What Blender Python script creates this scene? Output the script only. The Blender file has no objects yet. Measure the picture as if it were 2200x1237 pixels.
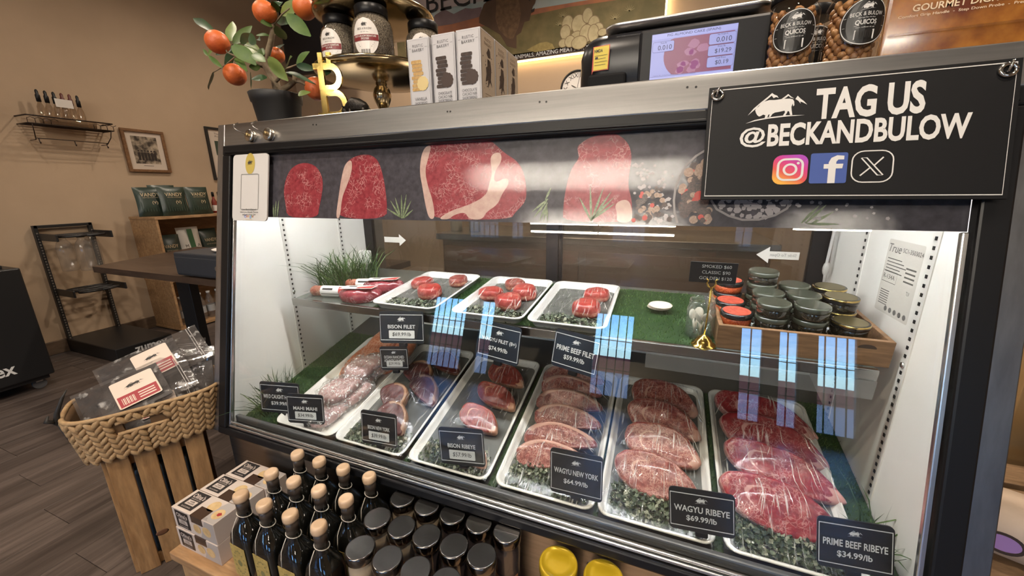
import bpy, bmesh, math, random
from mathutils import Matrix, Vector, Euler, noise
from mathutils.geometry import tessellate_polygon
random.seed(7)
PI = math.pi
sc = bpy.context.scene
COL = sc.collection

# ---------------------------------------------------------------- camera
cam_d = bpy.data.cameras.new('camera')
cam = bpy.data.objects.new('camera', cam_d)
COL.objects.link(cam)
YAW, PITCH, ROLL = 0.3727, 0.2532, -0.0118
fw = Vector((-math.sin(YAW)*math.cos(PITCH), math.cos(YAW)*math.cos(PITCH), -math.sin(PITCH)))
rt = fw.cross(Vector((0, 0, 1))).normalized()
up = rt.cross(fw)
r2 = rt*math.cos(ROLL) + up*math.sin(ROLL)
u2 = -rt*math.sin(ROLL) + up*math.cos(ROLL)
cm = Matrix((r2, u2, -fw)).transposed().to_4x4()
cm.translation = Vector((1.3111, -0.6861, 1.15))
cam.matrix_world = cm
cam_d.sensor_width = 36.0
cam_d.lens = 820.7/2200*36.0
cam_d.clip_start = 0.01
sc.camera = cam

# ---------------------------------------------------------------- sky and exposure
W = bpy.data.worlds.new('sky'); sc.world = W; W.use_nodes = True
nt = W.node_tree; nt.nodes.clear()
bg = nt.nodes.new('ShaderNodeBackground'); wo = nt.nodes.new('ShaderNodeOutputWorld')
sky = nt.nodes.new('ShaderNodeTexSky'); sky.sky_type = 'NISHITA'
sky.altitude = 2100; sky.dust_density = .2; sky.ozone_density = 3.0; sky.sun_disc = False; sky.sun_elevation = math.radians(50); sky.sun_rotation = math.radians(200)
bg.inputs['Strength'].default_value = 0.30
tin = nt.nodes.new('ShaderNodeMix'); tin.data_type = 'RGBA'; tin.blend_type = 'MULTIPLY'; tin.inputs['Factor'].default_value = 1; tin.inputs['B'].default_value = (.55, .85, 1.25, 1)
nt.links.new(sky.outputs['Color'], tin.inputs['A']); nt.links.new(tin.outputs['Result'], bg.inputs['Color']); nt.links.new(bg.outputs[0], wo.inputs[0])
sun_d = bpy.data.lights.new('sun', 'SUN'); sun_d.energy = 1.2; sun_d.angle = 0.01; sun_d.color = (1, .95, .88)
sun = bpy.data.objects.new('sun', sun_d); COL.objects.link(sun); sun.rotation_euler = (math.radians(-20), math.radians(25), 0)
sun.location = (0, 0, 9)
vs = sc.view_settings
vs.view_transform = 'Standard'; vs.look = 'None'; vs.gamma = 1.0; vs.use_curve_mapping = False
vs.exposure = 1.9
sc.cycles.use_denoising = True
sc.cycles.transparent_max_bounces = 24
sc.cycles.max_bounces = 8
sc.cycles.diffuse_bounces = 4
sc.cycles.glossy_bounces = 4
sc.cycles.sample_clamp_indirect = 6.0
sc.cycles.caustics_reflective = False
sc.cycles.caustics_refractive = False

# ---------------------------------------------------------------- materials
MATS = {}
def _new(name):
    m = bpy.data.materials.new(name); m.use_nodes = True
    n = m.node_tree.nodes; n.clear()
    out = n.new('ShaderNodeOutputMaterial')
    return m, n, m.node_tree.links, out
def _coords(n, l, kind='Object', scale=(1, 1, 1), rnd=False):
    tc = n.new('ShaderNodeTexCoord'); mp = n.new('ShaderNodeMapping')
    mp.inputs['Scale'].default_value = scale
    l.new(tc.outputs[kind], mp.inputs['Vector'])
    if rnd:
        oi = n.new('ShaderNodeObjectInfo'); va = n.new('ShaderNodeVectorMath'); va.operation = 'ADD'
        mu = n.new('ShaderNodeMath'); mu.operation = 'MULTIPLY'; mu.inputs[1].default_value = 37.0
        l.new(oi.outputs['Random'], mu.inputs[0]); l.new(mp.outputs[0], va.inputs[0]); l.new(mu.outputs[0], va.inputs[1])
        return va.outputs[0]
    return mp.outputs[0]
def _noise(n, l, vec, scale, detail=4, rough=.55, dist=0.0):
    t = n.new('ShaderNodeTexNoise'); t.inputs['Scale'].default_value = scale
    t.inputs['Detail'].default_value = detail; t.inputs['Roughness'].default_value = rough
    t.inputs['Distortion'].default_value = dist
    l.new(vec, t.inputs['Vector']); return t.outputs['Fac']
def _ramp(n, l, fac, stops):
    r = n.new('ShaderNodeValToRGB'); e = r.color_ramp.elements
    while len(e) < len(stops): e.new(.5)
    for k, (p, c) in enumerate(stops):
        e[k].position = p; e[k].color = (*c, 1) if len(c) == 3 else c
    l.new(fac, r.inputs['Fac']); return r.outputs['Color']
def _mix(n, l, fac, a, b):
    m = n.new('ShaderNodeMix'); m.data_type = 'RGBA'
    for s, v in ((m.inputs['Factor'], fac), (m.inputs['A'], a), (m.inputs['B'], b)):
        if hasattr(v, 'links') or isinstance(v, bpy.types.NodeSocket): l.new(v, s)
        elif isinstance(v, (int, float)): s.default_value = v
        else: s.default_value = (*v, 1)
    return m.outputs['Result']
def PM(name, col, rough=.5, metal=0, spec=.5, coat=0, emit=None, estr=0, bump=None, var=None, stretch=(1, 1, 1), rnd=True, aniso=0, sheen=0, sss=0):
    """plain procedural material; var = (colour2, scale, low, high); bump = (scale, strength)"""
    if name in MATS: return MATS[name]
    m, n, l, out = _new(name)
    p = n.new('ShaderNodeBsdfPrincipled')
    p.inputs['Base Color'].default_value = (*col, 1); p.inputs['Roughness'].default_value = rough
    p.inputs['Metallic'].default_value = metal; p.inputs['Specular IOR Level'].default_value = spec
    p.inputs['Coat Weight'].default_value = coat; p.inputs['Coat Roughness'].default_value = .08
    if aniso: p.inputs['Anisotropic'].default_value = aniso
    if sss:
        p.inputs['Subsurface Weight'].default_value = sss; p.inputs['Subsurface Radius'].default_value = (.01, .004, .002)
    if emit:
        p.inputs['Emission Color'].default_value = (*emit, 1); p.inputs['Emission Strength'].default_value = estr
    if var or bump: v = _coords(n, l, 'Object', stretch, rnd)
    if var:
        f = _noise(n, l, v, var[1], 5)
        c = _ramp(n, l, f, [(var[2], col), (var[3], var[0])])
        l.new(c, p.inputs['Base Color'])
    if bump:
        f2 = _noise(n, l, v, bump[0], 3)
        b = n.new('ShaderNodeBump'); b.inputs['Strength'].default_value = bump[1]; b.inputs['Distance'].default_value = .002
        l.new(f2, b.inputs['Height']); l.new(b.outputs[0], p.inputs['Normal'])
        if coat: l.new(b.outputs[0], p.inputs['Coat Normal'])
    l.new(p.outputs[0], out.inputs[0]); MATS[name] = m; return m
def clear(name, tint=(1, 1, 1), base=.04, power=.9, rough=.0, bump=None, haze=0.0, hcol=(.8, .8, .8), stretch=(1, 1, 1), streak=None):
    """thin clear sheet: transparent mixed with gloss towards grazing angles"""
    if name in MATS: return MATS[name]
    m, n, l, out = _new(name)
    tr = n.new('ShaderNodeBsdfTransparent'); tr.inputs[0].default_value = (*tint, 1)
    gl = n.new('ShaderNodeBsdfGlossy'); gl.inputs['Roughness'].default_value = rough
    lw = n.new('ShaderNodeLayerWeight'); lw.inputs['Blend'].default_value = .5
    pw = n.new('ShaderNodeMath'); pw.operation = 'POWER'; pw.inputs[1].default_value = 5
    ma = n.new('ShaderNodeMath'); ma.operation = 'MULTIPLY_ADD'; ma.inputs[1].default_value = power; ma.inputs[2].default_value = base
    l.new(lw.outputs['Facing'], pw.inputs[0]); l.new(pw.outputs[0], ma.inputs[0])
    fac = ma.outputs[0]
    if bump or streak: v = _coords(n, l, 'Object', stretch, True)
    if bump:
        f2 = _noise(n, l, v, bump[0], 4)
        b = n.new('ShaderNodeBump'); b.inputs['Strength'].default_value = bump[1]; b.inputs['Distance'].default_value = .004
        l.new(f2, b.inputs['Height']); l.new(b.outputs[0], gl.inputs['Normal']); l.new(b.outputs[0], lw.inputs['Normal'])
    if streak:      # glints on pulled wrinkles, painted as streaks of white diffuse
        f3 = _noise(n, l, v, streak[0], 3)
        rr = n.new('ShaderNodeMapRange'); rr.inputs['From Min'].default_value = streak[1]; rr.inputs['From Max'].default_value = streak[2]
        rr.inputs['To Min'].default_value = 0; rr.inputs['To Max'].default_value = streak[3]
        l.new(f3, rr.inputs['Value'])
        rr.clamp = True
    mx = n.new('ShaderNodeMixShader'); l.new(fac, mx.inputs[0]); l.new(tr.outputs[0], mx.inputs[1]); l.new(gl.outputs[0], mx.inputs[2])
    res = mx.outputs[0]
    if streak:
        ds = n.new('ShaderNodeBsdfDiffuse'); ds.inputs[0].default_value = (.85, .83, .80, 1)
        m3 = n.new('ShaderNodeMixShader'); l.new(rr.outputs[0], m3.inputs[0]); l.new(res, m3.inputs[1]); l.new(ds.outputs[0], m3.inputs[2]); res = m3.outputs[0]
    if haze:
        df = n.new('ShaderNodeBsdfDiffuse'); df.inputs[0].default_value = (*hcol, 1)
        m2 = n.new('ShaderNodeMixShader'); m2.inputs[0].default_value = haze
        l.new(res, m2.inputs[1]); l.new(df.outputs[0], m2.inputs[2]); res = m2.outputs[0]
    l.new(res, out.inputs[0]); MATS[name] = m; return m
def meat(name, lean, lean2, fat, marble=.5, cell=70, rough=.38, line=.05, mscale=30, soft=.7, bmp=.35, coat=0):
    if name in MATS: return MATS[name]
    m, n, l, out = _new(name)
    p = n.new('ShaderNodeBsdfPrincipled'); p.inputs['Roughness'].default_value = rough; p.inputs['Coat Weight'].default_value = coat; p.inputs['Coat Roughness'].default_value = .08
    v = _coords(n, l, 'Object', (1, 1, 1), True)
    nz = n.new('ShaderNodeTexNoise'); nz.inputs['Scale'].default_value = 28; nz.inputs['Detail'].default_value = 4; l.new(v, nz.inputs['Vector'])
    sb = n.new('ShaderNodeVectorMath'); sb.operation = 'MULTIPLY_ADD'; sb.inputs[1].default_value = (.05, .05, .05)
    l.new(nz.outputs['Color'], sb.inputs[0]); l.new(v, sb.inputs[2])
    vo = n.new('ShaderNodeTexVoronoi'); vo.feature = 'DISTANCE_TO_EDGE'; vo.inputs['Scale'].default_value = cell; l.new(sb.outputs[0], vo.inputs['Vector'])
    lines = _ramp(n, l, vo.outputs['Distance'], [(0.0, (1, 1, 1)), (line, (.55, .55, .55)), (line*2.4, (0, 0, 0))])
    msk = _noise(n, l, v, mscale, 3)
    mk = _ramp(n, l, msk, [(.62-.3*marble, (0, 0, 0)), (.72-.3*marble, (1, 1, 1))])
    mu = _mix(n, l, 1.0, lines, mk); mu.node.blend_type = 'MULTIPLY'
    vr = _noise(n, l, v, 90, 5)
    base = _ramp(n, l, vr, [(.32, lean), (.68, lean2)])
    mm = n.new('ShaderNodeMath'); mm.operation = 'MULTIPLY'; mm.inputs[1].default_value = soft; l.new(mu, mm.inputs[0])
    c1 = _mix(n, l, mm.outputs[0], base, fat)
    at = n.new('ShaderNodeAttribute'); at.attribute_name = 'fat'
    fn = _noise(n, l, v, 120, 4)
    fd = n.new('ShaderNodeMath'); fd.operation = 'MULTIPLY_ADD'; fd.inputs[1].default_value = .5; fd.inputs[2].default_value = -.25; l.new(fn, fd.inputs[0])
    fa = n.new('ShaderNodeMath'); fa.operation = 'ADD'; l.new(at.outputs['Fac'], fa.inputs[0]); l.new(fd.outputs[0], fa.inputs[1])
    fr = _ramp(n, l, fa.outputs[0], [(.42, (0, 0, 0)), (.58, (1, 1, 1))])
    c2 = _mix(n, l, fr, c1, fat)
    l.new(c2, p.inputs['Base Color'])
    b = n.new('ShaderNodeBump'); b.inputs['Strength'].default_value = bmp; b.inputs['Distance'].default_value = .002
    l.new(vr, b.inputs['Height']); l.new(b.outputs[0], p.inputs['Normal'])
    if coat:
        cb = n.new('ShaderNodeBump'); cb.inputs['Strength'].default_value = .028; cb.inputs['Distance'].default_value = .002
        l.new(_noise(n, l, v, 900, 3), cb.inputs['Height']); l.new(cb.outputs[0], p.inputs['Coat Normal'])
    l.new(p.outputs[0], out.inputs[0]); MATS[name] = m; return m
def wood(name, c1, c2, scale=9, stretch=(1, 1, 1), rough=.55, dist=2.2, rings=True, knot=None):
    if name in MATS: return MATS[name]
    m, n, l, out = _new(name)
    p = n.new('ShaderNodeBsdfPrincipled'); p.inputs['Roughness'].default_value = rough
    v = _coords(n, l, 'Object', stretch, True)
    f = _noise(n, l, v, scale, 6, .6, dist)
    c = _ramp(n, l, f, [(.3, c1), (.52, tuple((a+b)/2 for a, b in zip(c1, c2))), (.7, c2)])
    f2 = _noise(n, l, v, scale*6, 3)
    g = _ramp(n, l, f2, [(.35, (.72, .72, .72)), (.65, (1, 1, 1))])
    mu = _mix(n, l, 1.0, c, g); mu.node.blend_type = 'MULTIPLY'
    l.new(mu, p.inputs['Base Color'])
    b = n.new('ShaderNodeBump'); b.inputs['Strength'].default_value = .15; b.inputs['Distance'].default_value = .002
    l.new(f2, b.inputs['Height']); l.new(b.outputs[0], p.inputs['Normal'])
    l.new(p.outputs[0], out.inputs[0]); MATS[name] = m; return m

# ---------------------------------------------------------------- mesh helpers
T = Matrix.Translation
def RX(a): return Matrix.Rotation(a, 4, 'X')
def RY(a): return Matrix.Rotation(a, 4, 'Y')
def RZ(a): return Matrix.Rotation(a, 4, 'Z')
def SC(x, y, z): return Matrix.Diagonal((x, y, z, 1))
I4 = Matrix.Identity(4)
def circ(r, n=16, z=0, sx=1, sy=1, a0=0): return [Vector((r*sx*math.cos(a0+2*PI*k/n), r*sy*math.sin(a0+2*PI*k/n), z)) for k in range(n)]
def rr(w, h, r, n=4, z=0):
    o = []
    for cx, cy, a in ((w/2-r, h/2-r, 0), (-w/2+r, h/2-r, PI/2), (-w/2+r, -h/2+r, PI), (w/2-r, -h/2+r, 1.5*PI)):
        for k in range(n+1):
            t = a + PI/2*k/n; o.append(Vector((cx+r*math.cos(t), cy+r*math.sin(t), z)))
    return o
class MB:
    def __init__(s): s.v = []; s.f = []; s.sm = []; s.mi = []; s.fat = None
    def add(s, vs, fs, M=I4, smooth=False, mi=0):
        o = len(s.v); s.v += [M @ Vector(p) for p in vs]
        s.f += [tuple(i+o for i in f) for f in fs]; s.sm += [smooth]*len(fs); s.mi += [mi]*len(fs); return s
    def box(s, c, d, M=I4, mi=0):
        x, y, z = c; a, b, e = d[0]/2, d[1]/2, d[2]/2
        vs = [(x+i*a, y+j*b, z+k*e) for i in (-1, 1) for j in (-1, 1) for k in (-1, 1)]
        return s.add(vs, [(0, 1, 3, 2), (4, 6, 7, 5), (0, 4, 5, 1), (2, 3, 7, 6), (0, 2, 6, 4), (1, 5, 7, 3)], M, False, mi)
    def bb(s, lo, hi, M=I4, mi=0):
        return s.box([(a+b)/2 for a, b in zip(lo, hi)], [b-a for a, b in zip(lo, hi)], M, mi)
    def rbox(s, c, d, r=.003, M=I4, n=2, mi=0):
        """box with bevelled edges"""
        bm = bmesh.new(); bmesh.ops.create_cube(bm, size=1)
        for v in bm.verts: v.co = Vector((v.co.x*d[0]+c[0], v.co.y*d[1]+c[1], v.co.z*d[2]+c[2]))
        bmesh.ops.bevel(bm, geom=bm.edges[:], offset=min(r, min(d)*.49), segments=n, profile=.5, affect='EDGES')
        bm.verts.ensure_lookup_table()
        s.add([v.co.copy() for v in bm.verts], [tuple(v.index for v in f.verts) for f in bm.faces], M, False, mi); bm.free(); return s
    def loft(s, rings, M=I4, c0=True, c1=True, smooth=True, closed=True, mi=0):
        n = len(rings[0]); vs = [p for r in rings for p in r]; fs = []
        for i in range(len(rings)-1):
            for k in range(n if closed else n-1):
                a, b = i*n+k, i*n+(k+1) % n
                fs.append((a, b, b+n, a+n))
        s.add(vs, fs, M, smooth, mi)
        o = len(s.v)-len(vs)
        if c0: s.f.append(tuple(o+k for k in reversed(range(n)))); s.sm.append(False); s.mi.append(mi)
        if c1: s.f.append(tuple(o+(len(rings)-1)*n+k for k in range(n))); s.sm.append(False); s.mi.append(mi)
        return s
    def lathe(s, prof, n=20, M=I4, c0=True, c1=True, smooth=True, mi=0):
        return s.loft([circ(r, n, z) for r, z in prof], M, c0, c1, smooth, True, mi)
    def cyl(s, a, b, r, n=10, r1=None, M=I4, mi=0, smooth=True):
        return s.tube([a, b], r, n, r1, M, mi, smooth)
    def tube(s, pts, r, n=8, r1=None, M=I4, mi=0, smooth=True):
        pts = [Vector(p) for p in pts]; rings = []; up_ = None
        for i, p in enumerate(pts):
            d = (pts[min(i+1, len(pts)-1)]-pts[max(i-1, 0)]).normalized()
            if up_ is None: up_ = Vector((0, 0, 1)) if abs(d.z) < .9 else Vector((1, 0, 0))
            x = d.cross(up_).normalized(); y = x.cross(d); up_ = y
            t = i/max(1, len(pts)-1); q = r if r1 is None else r+(r1-r)*t
            if isinstance(r, (list, tuple)): q = r[i]
            rings.append([p+x*q*math.cos(2*PI*k/n)+y*q*math.sin(2*PI*k/n) for k in range(n)])
        return s.loft(rings, M, True, True, smooth, True, mi)
    def prism(s, out, z0, z1, M=I4, mi=0):
        out = [Vector((p[0], p[1], 0)) for p in out]; n = len(out)
        area = sum(out[k].x*out[(k+1) % n].y-out[(k+1) % n].x*out[k].y for k in range(n))
        if area < 0: out.reverse()
        tris = tessellate_polygon([out])
        vs = [(p.x, p.y, z0) for p in out]+[(p.x, p.y, z1) for p in out]
        fs = []
        for t in tris:
            a, b, c = t
            cr = (out[b]-out[a]).cross(out[c]-out[a]).z
            if cr < 0: a, c = c, a
            fs.append((a+n, b+n, c+n)); fs.append((c, b, a))
        for k in range(n): fs.append((k, (k+1) % n, n+(k+1) % n, n+k))
        return s.add(vs, fs, M, False, mi)
    def flat(s, out, z=0, M=I4, mi=0):
        out = [Vector((p[0], p[1], 0)) for p in out]
        fs = []
        for t in tessellate_polygon([out]):
            a, b, c = t
            if (out[b]-out[a]).cross(out[c]-out[a]).z < 0: a, c = c, a
            fs.append((a, b, c))
        return s.add([(p.x, p.y, z) for p in out], fs, M, False, mi)
    def strip(s, pts, w, z=0, M=I4, closed=False):
        """flat line of width w along 2-D points"""
        P = [Vector((p[0], p[1], 0)) for p in pts]; n = len(P); L = []; Rr = []
        for k in range(n):
            a = P[(k-1) % n] if (closed or k) else P[k]; b = P[(k+1) % n] if (closed or k < n-1) else P[k]
            d = (b-a).normalized(); q = Vector((-d.y, d.x, 0))*(w[k] if isinstance(w, (list, tuple)) else w)/2
            L.append(P[k]+q+Vector((0, 0, z))); Rr.append(P[k]-q+Vector((0, 0, z)))
        fs = [((k+1) % n, k, n+k, n+(k+1) % n) for k in range(n if closed else n-1)]
        return s.add(L+Rr, [tuple(reversed(f)) for f in fs] if False else [(k, n+k, n+(k+1) % n, (k+1) % n) for k in range(n if closed else n-1)], M)
    def ball(s, c, r, n=10, m=6, M=I4, sz=(1, 1, 1), mi=0):
        rings = []
        for i in range(m+1):
            t = PI*i/m; q = max(math.sin(t), 1e-3)
            rings.append([Vector((c[0]+r*sz[0]*q*math.cos(2*PI*k/n), c[1]+r*sz[1]*q*math.sin(2*PI*k/n), c[2]-r*sz[2]*math.cos(t))) for k in range(n)])
        return s.loft(rings, M, True, True, True, True, mi)
    def mesh(s, name, mats):
        me = bpy.data.meshes.new(name); me.from_pydata([tuple(p) for p in s.v], [], s.f)
        for m in (mats if isinstance(mats, (list, tuple)) else [mats]): me.materials.append(m)
        me.polygons.foreach_set('use_smooth', s.sm); me.polygons.foreach_set('material_index', s.mi)
        if s.fat:
            a = me.attributes.new('fat', 'FLOAT', 'POINT'); a.data.foreach_set('value', s.fat)
        me.update(); return me
    def part(s, name, mats, parent=None, label=None, kind=None):
        o = bpy.data.objects.new(name, s.mesh(name, mats)); COL.objects.link(o)
        if parent is not None: o.parent = parent
        if label: o['label'] = label
        if kind: o['kind'] = kind
        return o
    def thing(s, name, mats, label, cat, M=I4, group=None, kind=None):
        o = s.part(name, mats); o.matrix_world = M; tagit(o, label, cat, group, kind); return o
def tagit(o, label=None, cat=None, group=None, kind=None):
    for k, v in (('label', label), ('category', cat), ('group', group), ('kind', kind)):
        if v: o[k] = v
    return o
def root(name, label, cat, M=I4, group=None):
    o = bpy.data.objects.new(name, None); COL.objects.link(o); o.empty_display_size = .05
    if not isinstance(M, Matrix): M = T(M)
    o.matrix_world = M; return tagit(o, label, cat, group)
def child(name, parent, mesh, M=I4):
    o = bpy.data.objects.new(name, mesh); COL.objects.link(o); o.parent = parent; o.matrix_local = M; return o
def dup(o, M=None, label=None, parent=None):
    c = o.copy(); COL.objects.link(c)
    if parent is not None: c.parent = parent
    for ch in o.children: dup(ch, None, None, c)
    if M is not None: c.matrix_world = M
    if label: c['label'] = label
    return c
def struct(mb, name, mat, parent=None):
    o = mb.part(name, mat, parent); o['kind'] = 'structure'; return o
def smooth(L, n=2):
    for _ in range(n):
        o = []
        for k in range(len(L)):
            a, b = L[k], L[(k+1) % len(L)]; o += [(a[0]*.75+b[0]*.25, a[1]*.75+b[1]*.25), (a[0]*.25+b[0]*.75, a[1]*.25+b[1]*.75)]
        L = o
    return L
# lettering: outlines of the built-in font, fitted to a box w x h centred on the origin of M
_TX = {}
def glyphs(s, bold=0.0, sp=1.0, align='CENTER', lsp=1.0, shear=0):
    key = (s, bold, sp, align, lsp, shear)
    if key not in _TX:
        cu = bpy.data.curves.new('t', 'FONT'); cu.body = s; cu.size = 1; cu.offset = bold; cu.space_character = sp; cu.space_line = lsp
        cu.align_x = align; cu.resolution_u = 3; cu.shear = shear
        ob = bpy.data.objects.new('t', cu); COL.objects.link(ob)
        dg = bpy.context.evaluated_depsgraph_get(); me = ob.evaluated_get(dg).to_mesh()
        vs = [v.co.copy() for v in me.vertices]; fs = [tuple(p.vertices) for p in me.polygons]
        ob.evaluated_get(dg).to_mesh_clear(); bpy.data.objects.remove(ob); bpy.data.curves.remove(cu)
        x0 = min(v.x for v in vs); x1 = max(v.x for v in vs); y0 = min(v.y for v in vs); y1 = max(v.y for v in vs)
        _TX[key] = ([((v.x-(x0+x1)/2)/(x1-x0), (v.y-(y0+y1)/2)/(y1-y0), 0) for v in vs], fs, (x1-x0)/(y1-y0))
    return _TX[key]
def text(mb, s, cx, cy, h, w=None, M=I4, z=.0006, bold=0.0, mi=0, **k):
    vs, fs, asp = glyphs(s, bold, **k)
    if w is None: w = h*asp
    return mb.add([(x*w+cx, y*h+cy, z) for x, y, _ in vs], [tuple(f) for f in fs], M, False, mi)
# ================================================================ setting
WX0, WX1, WY0, WY1, WZ = -2.82, 4.6, -5.3, 3.0, 3.3
m_wall = PM('tan_plaster', (.47, .345, .235), .85, var=((.40, .29, .195), 1.2, .35, .7), bump=(60, .25))
m_ceil = PM('dark_ceiling', (.30, .27, .24), .9, var=((.24, .21, .19), 2, .3, .7))
m_floor = wood('grey_brown_plank', (.052, .038, .032), (.150, .116, .100), 6, (2.6, .18, 1), .40, 1.0)
m_base = wood('brown_baseboard', (.10, .065, .04), (.18, .12, .08), 8, (1, .3, 1))
fl = struct(MB().bb((WX0-.1, WY0-.1, -.1), (WX1+.1, WY1+.1, -.012)), 'floor', PM('dark_joint', (.035, .027, .023), .8))
PWD, PLN = .185, 1.25
plank = MB().rbox((0, 0, -.007), (PWD-.0012, PLN-.0012, .012), .0006, I4, 1).mesh('plank', m_floor)
for i in range(17):
    for j in range(4):
        x = WX0+.095+i*PWD; y = -1.0+((i*.47) % 1)*.9+j*PLN
        if x > .35 or (x > -.2 and y > .6): continue
        if y+PLN/2 > 2.98: continue
        child('plank', fl, plank, T((x, y, 0)))
far = MB()
struct(far.bb((.36, WY0, -.0125), (WX1, WY1, -.001)).bb((WX0, WY0, -.0125), (.36, -1.66, -.001)), 'floor_far', m_floor)
wl = struct(MB().bb((WX0-.1, WY0-.1, 0), (WX0, WY1+.1, WZ)), 'wall_left', m_wall)
wb = struct(MB().bb((WX0, WY1, 0), (WX1, WY1+.1, WZ)), 'wall_back', m_wall)
struct(MB().bb((WX1, WY0-.1, 0), (WX1+.1, WY1+.1, WZ)), 'wall_right', m_wall)
struct(MB().bb((WX0-.1, WY0-.1, WZ), (WX1+.1, WY1+.1, WZ+.1)), 'ceiling', m_ceil)
struct(MB().rbox((WX0+.008, (WY0+WY1)/2, .05), (.016, WY1-WY0, .1), .004), 'baseboard_left', m_base)
# shop front behind the camera: seen in the case's glass
wins = [(-2.6, -1.85, .12, 1.45), (-1.62, -1.30, .12, 1.45), (.42, 1.06, .12, 1.45), (2.46, 2.78, .12, 1.45), (2.92, 3.2, .12, 1.45), (3.36, 3.84, .12, 1.45)]
fr = MB(); xs = [WX0]+[q for w in wins for q in w[:2]]+[WX1]
for k in range(0, len(xs), 2): fr.bb((xs[k], WY0-.1, 0), (xs[k+1], WY0, WZ))
for w in wins: fr.bb((w[0], WY0-.1, 0), (w[1], WY0, w[2])); fr.bb((w[0], WY0-.1, w[3]), (w[1], WY0, WZ))
struct(fr, 'wall_front', PM('dark_panelling', (.085, .055, .042), .6, var=((.06, .04, .03), 5, .35, .7)))
m_black = PM('black_metal', (.012, .012, .013), .4, bump=(200, .1))
for k, w in enumerate(wins):
    o = bpy.data.objects.new('window_%d' % (k+1), None); COL.objects.link(o); o['kind'] = 'structure'
    f = MB(); t = .035
    f.bb((w[0], WY0-.08, w[2]), (w[0]+t, WY0-.02, w[3])).bb((w[1]-t, WY0-.08, w[2]), (w[1], WY0-.02, w[3]))
    f.bb((w[0]+t, WY0-.08, w[2]), (w[1]-t, WY0-.02, w[2]+t)).bb((w[0]+t, WY0-.08, w[3]-t), (w[1]-t, WY0-.02, w[3]))
    nb = max(2, int((w[1]-w[0])/.11))
    for q_ in range(1, nb): xx = w[0]+(w[1]-w[0])*q_/nb; f.bb((xx-.008, WY0-.07, w[2]+t), (xx+.008, WY0-.058, w[3]-t))
    for zz in (.55, 1.0): f.bb((w[0]+t, WY0-.072, zz), (w[1]-t, WY0-.056, zz+.012))
    f.part('window_frame', m_black, o)
    MB().bb((w[0]+t, WY0-.055, w[2]+t), (w[1]-t, WY0-.049, w[3]-t)).part('pane', clear('window_glass', (.97, .985, .98), .04), o)
    ld = bpy.data.lights.new('window_portal', 'AREA'); ld.shape = 'RECTANGLE'; ld.size = w[1]-w[0]; ld.size_y = w[3]-w[2]; ld.cycles.is_portal = True
    lo = bpy.data.objects.new('window_portal', ld); COL.objects.link(lo); lo.location = ((w[0]+w[1])/2, WY0-.11, (w[2]+w[3])/2); lo.rotation_euler = (PI/2, 0, 0)
struct(MB().bb((-30, -40, -.2), (30, WY0-.1, -.05)), 'ground_outside', PM('pale_paving', (.62, .60, .56), .9, var=((.5, .48, .45), 3, .3, .7)))
struct(MB().bb((-30, -18, -.05), (30, -17, .62)), 'wall_outside', PM('red_render', (.45, .12, .09), .8))

# ceiling lamps: rows of linear tubes on the ceiling near the shop front
m_tube = PM('lamp_tube', (1, 1, 1), .4, emit=(1, .90, .76), estr=42)
m_tube2 = PM('lamp_tube_cool', (1, 1, 1), .4, emit=(1, .90, .76), estr=42)
def tubes(x0, x1, y, z, label, m=m_tube):
    r = root('linear_ceiling_lamp', label, 'lamp', (x0, y, z), 'linear ceiling lamps near the shop front')
    n = 2; L = (x1-x0)/n
    MB().rbox(((x1-x0)/2, 0, .035), (x1-x0, .05, .04), .004).part('lamp_body', m_black, r)
    for k in range(n): MB().cyl((k*L+.01, 0, 0), ((k+1)*L-.01, 0, 0), .014, 10).part('tube', m, r)
    for k in (.1, .9): MB().cyl(((x1-x0)*k, 0, .05), ((x1-x0)*k, 0, WZ-z), .004, 6).part('hanging_rod', m_black, r)
tubes(-.78, 1.51, -2.9, 2.62, 'linear ceiling lamp row nearest the meat case')
tubes(-.6, 1.5, -4.5, 2.62, 'linear ceiling lamp in the middle row, left of two')
tubes(-.72, 1.5, -4.93, 2.62, 'linear ceiling lamp row added at the shop front to double the glass reflection')  # added row, stands in for the tubes' second reflection in double glazing
tubes(2.82, 3.6, -4.5, 2.62, 'short linear ceiling lamp in the middle row, right of two')
# round warm ceiling downlights over the counter and along the left wall
def downlight(x, y, label, w=60, col=(1, .85, .69), ang=150):
    r = root('ceiling_downlight', label, 'lamp', (x, y, WZ), 'round ceiling downlights')
    MB().lathe([(.07, 0), (.075, -.01), (.06, -.03), (.055, -.028)], 20, c0=True, c1=True).part('trim_ring', m_black, r)
    MB().lathe([(.054, -.031), (.054, -.034)], 20).part('lens', PM('lamp_lens', (1, 1, 1), .4, emit=(1, .8, .58), estr=4), r)
    ld = bpy.data.lights.new('downlight', 'SPOT'); ld.energy = w; ld.color = col; ld.spot_size = math.radians(ang); ld.spot_blend = .8; ld.shadow_soft_size = .06
    lo = bpy.data.objects.new('downlight', ld); COL.objects.link(lo); lo.parent = r; lo.location = (0, 0, -.05)
downlight(.5, -1.0, 'downlight above the left half of the counter front', 44)
downlight(1.75, -.55, 'downlight above the right half of the counter front', 40)
downlight(-1.3, 0.2, 'downlight between the counter and the left wall', 22)
downlight(-1.5, 1.9, 'downlight in the back left corner', 30)
downlight(.9, 1.7, 'downlight behind the counter', 75)
downlight(2.9, 1.2, 'downlight right of the counter', 20)
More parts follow.
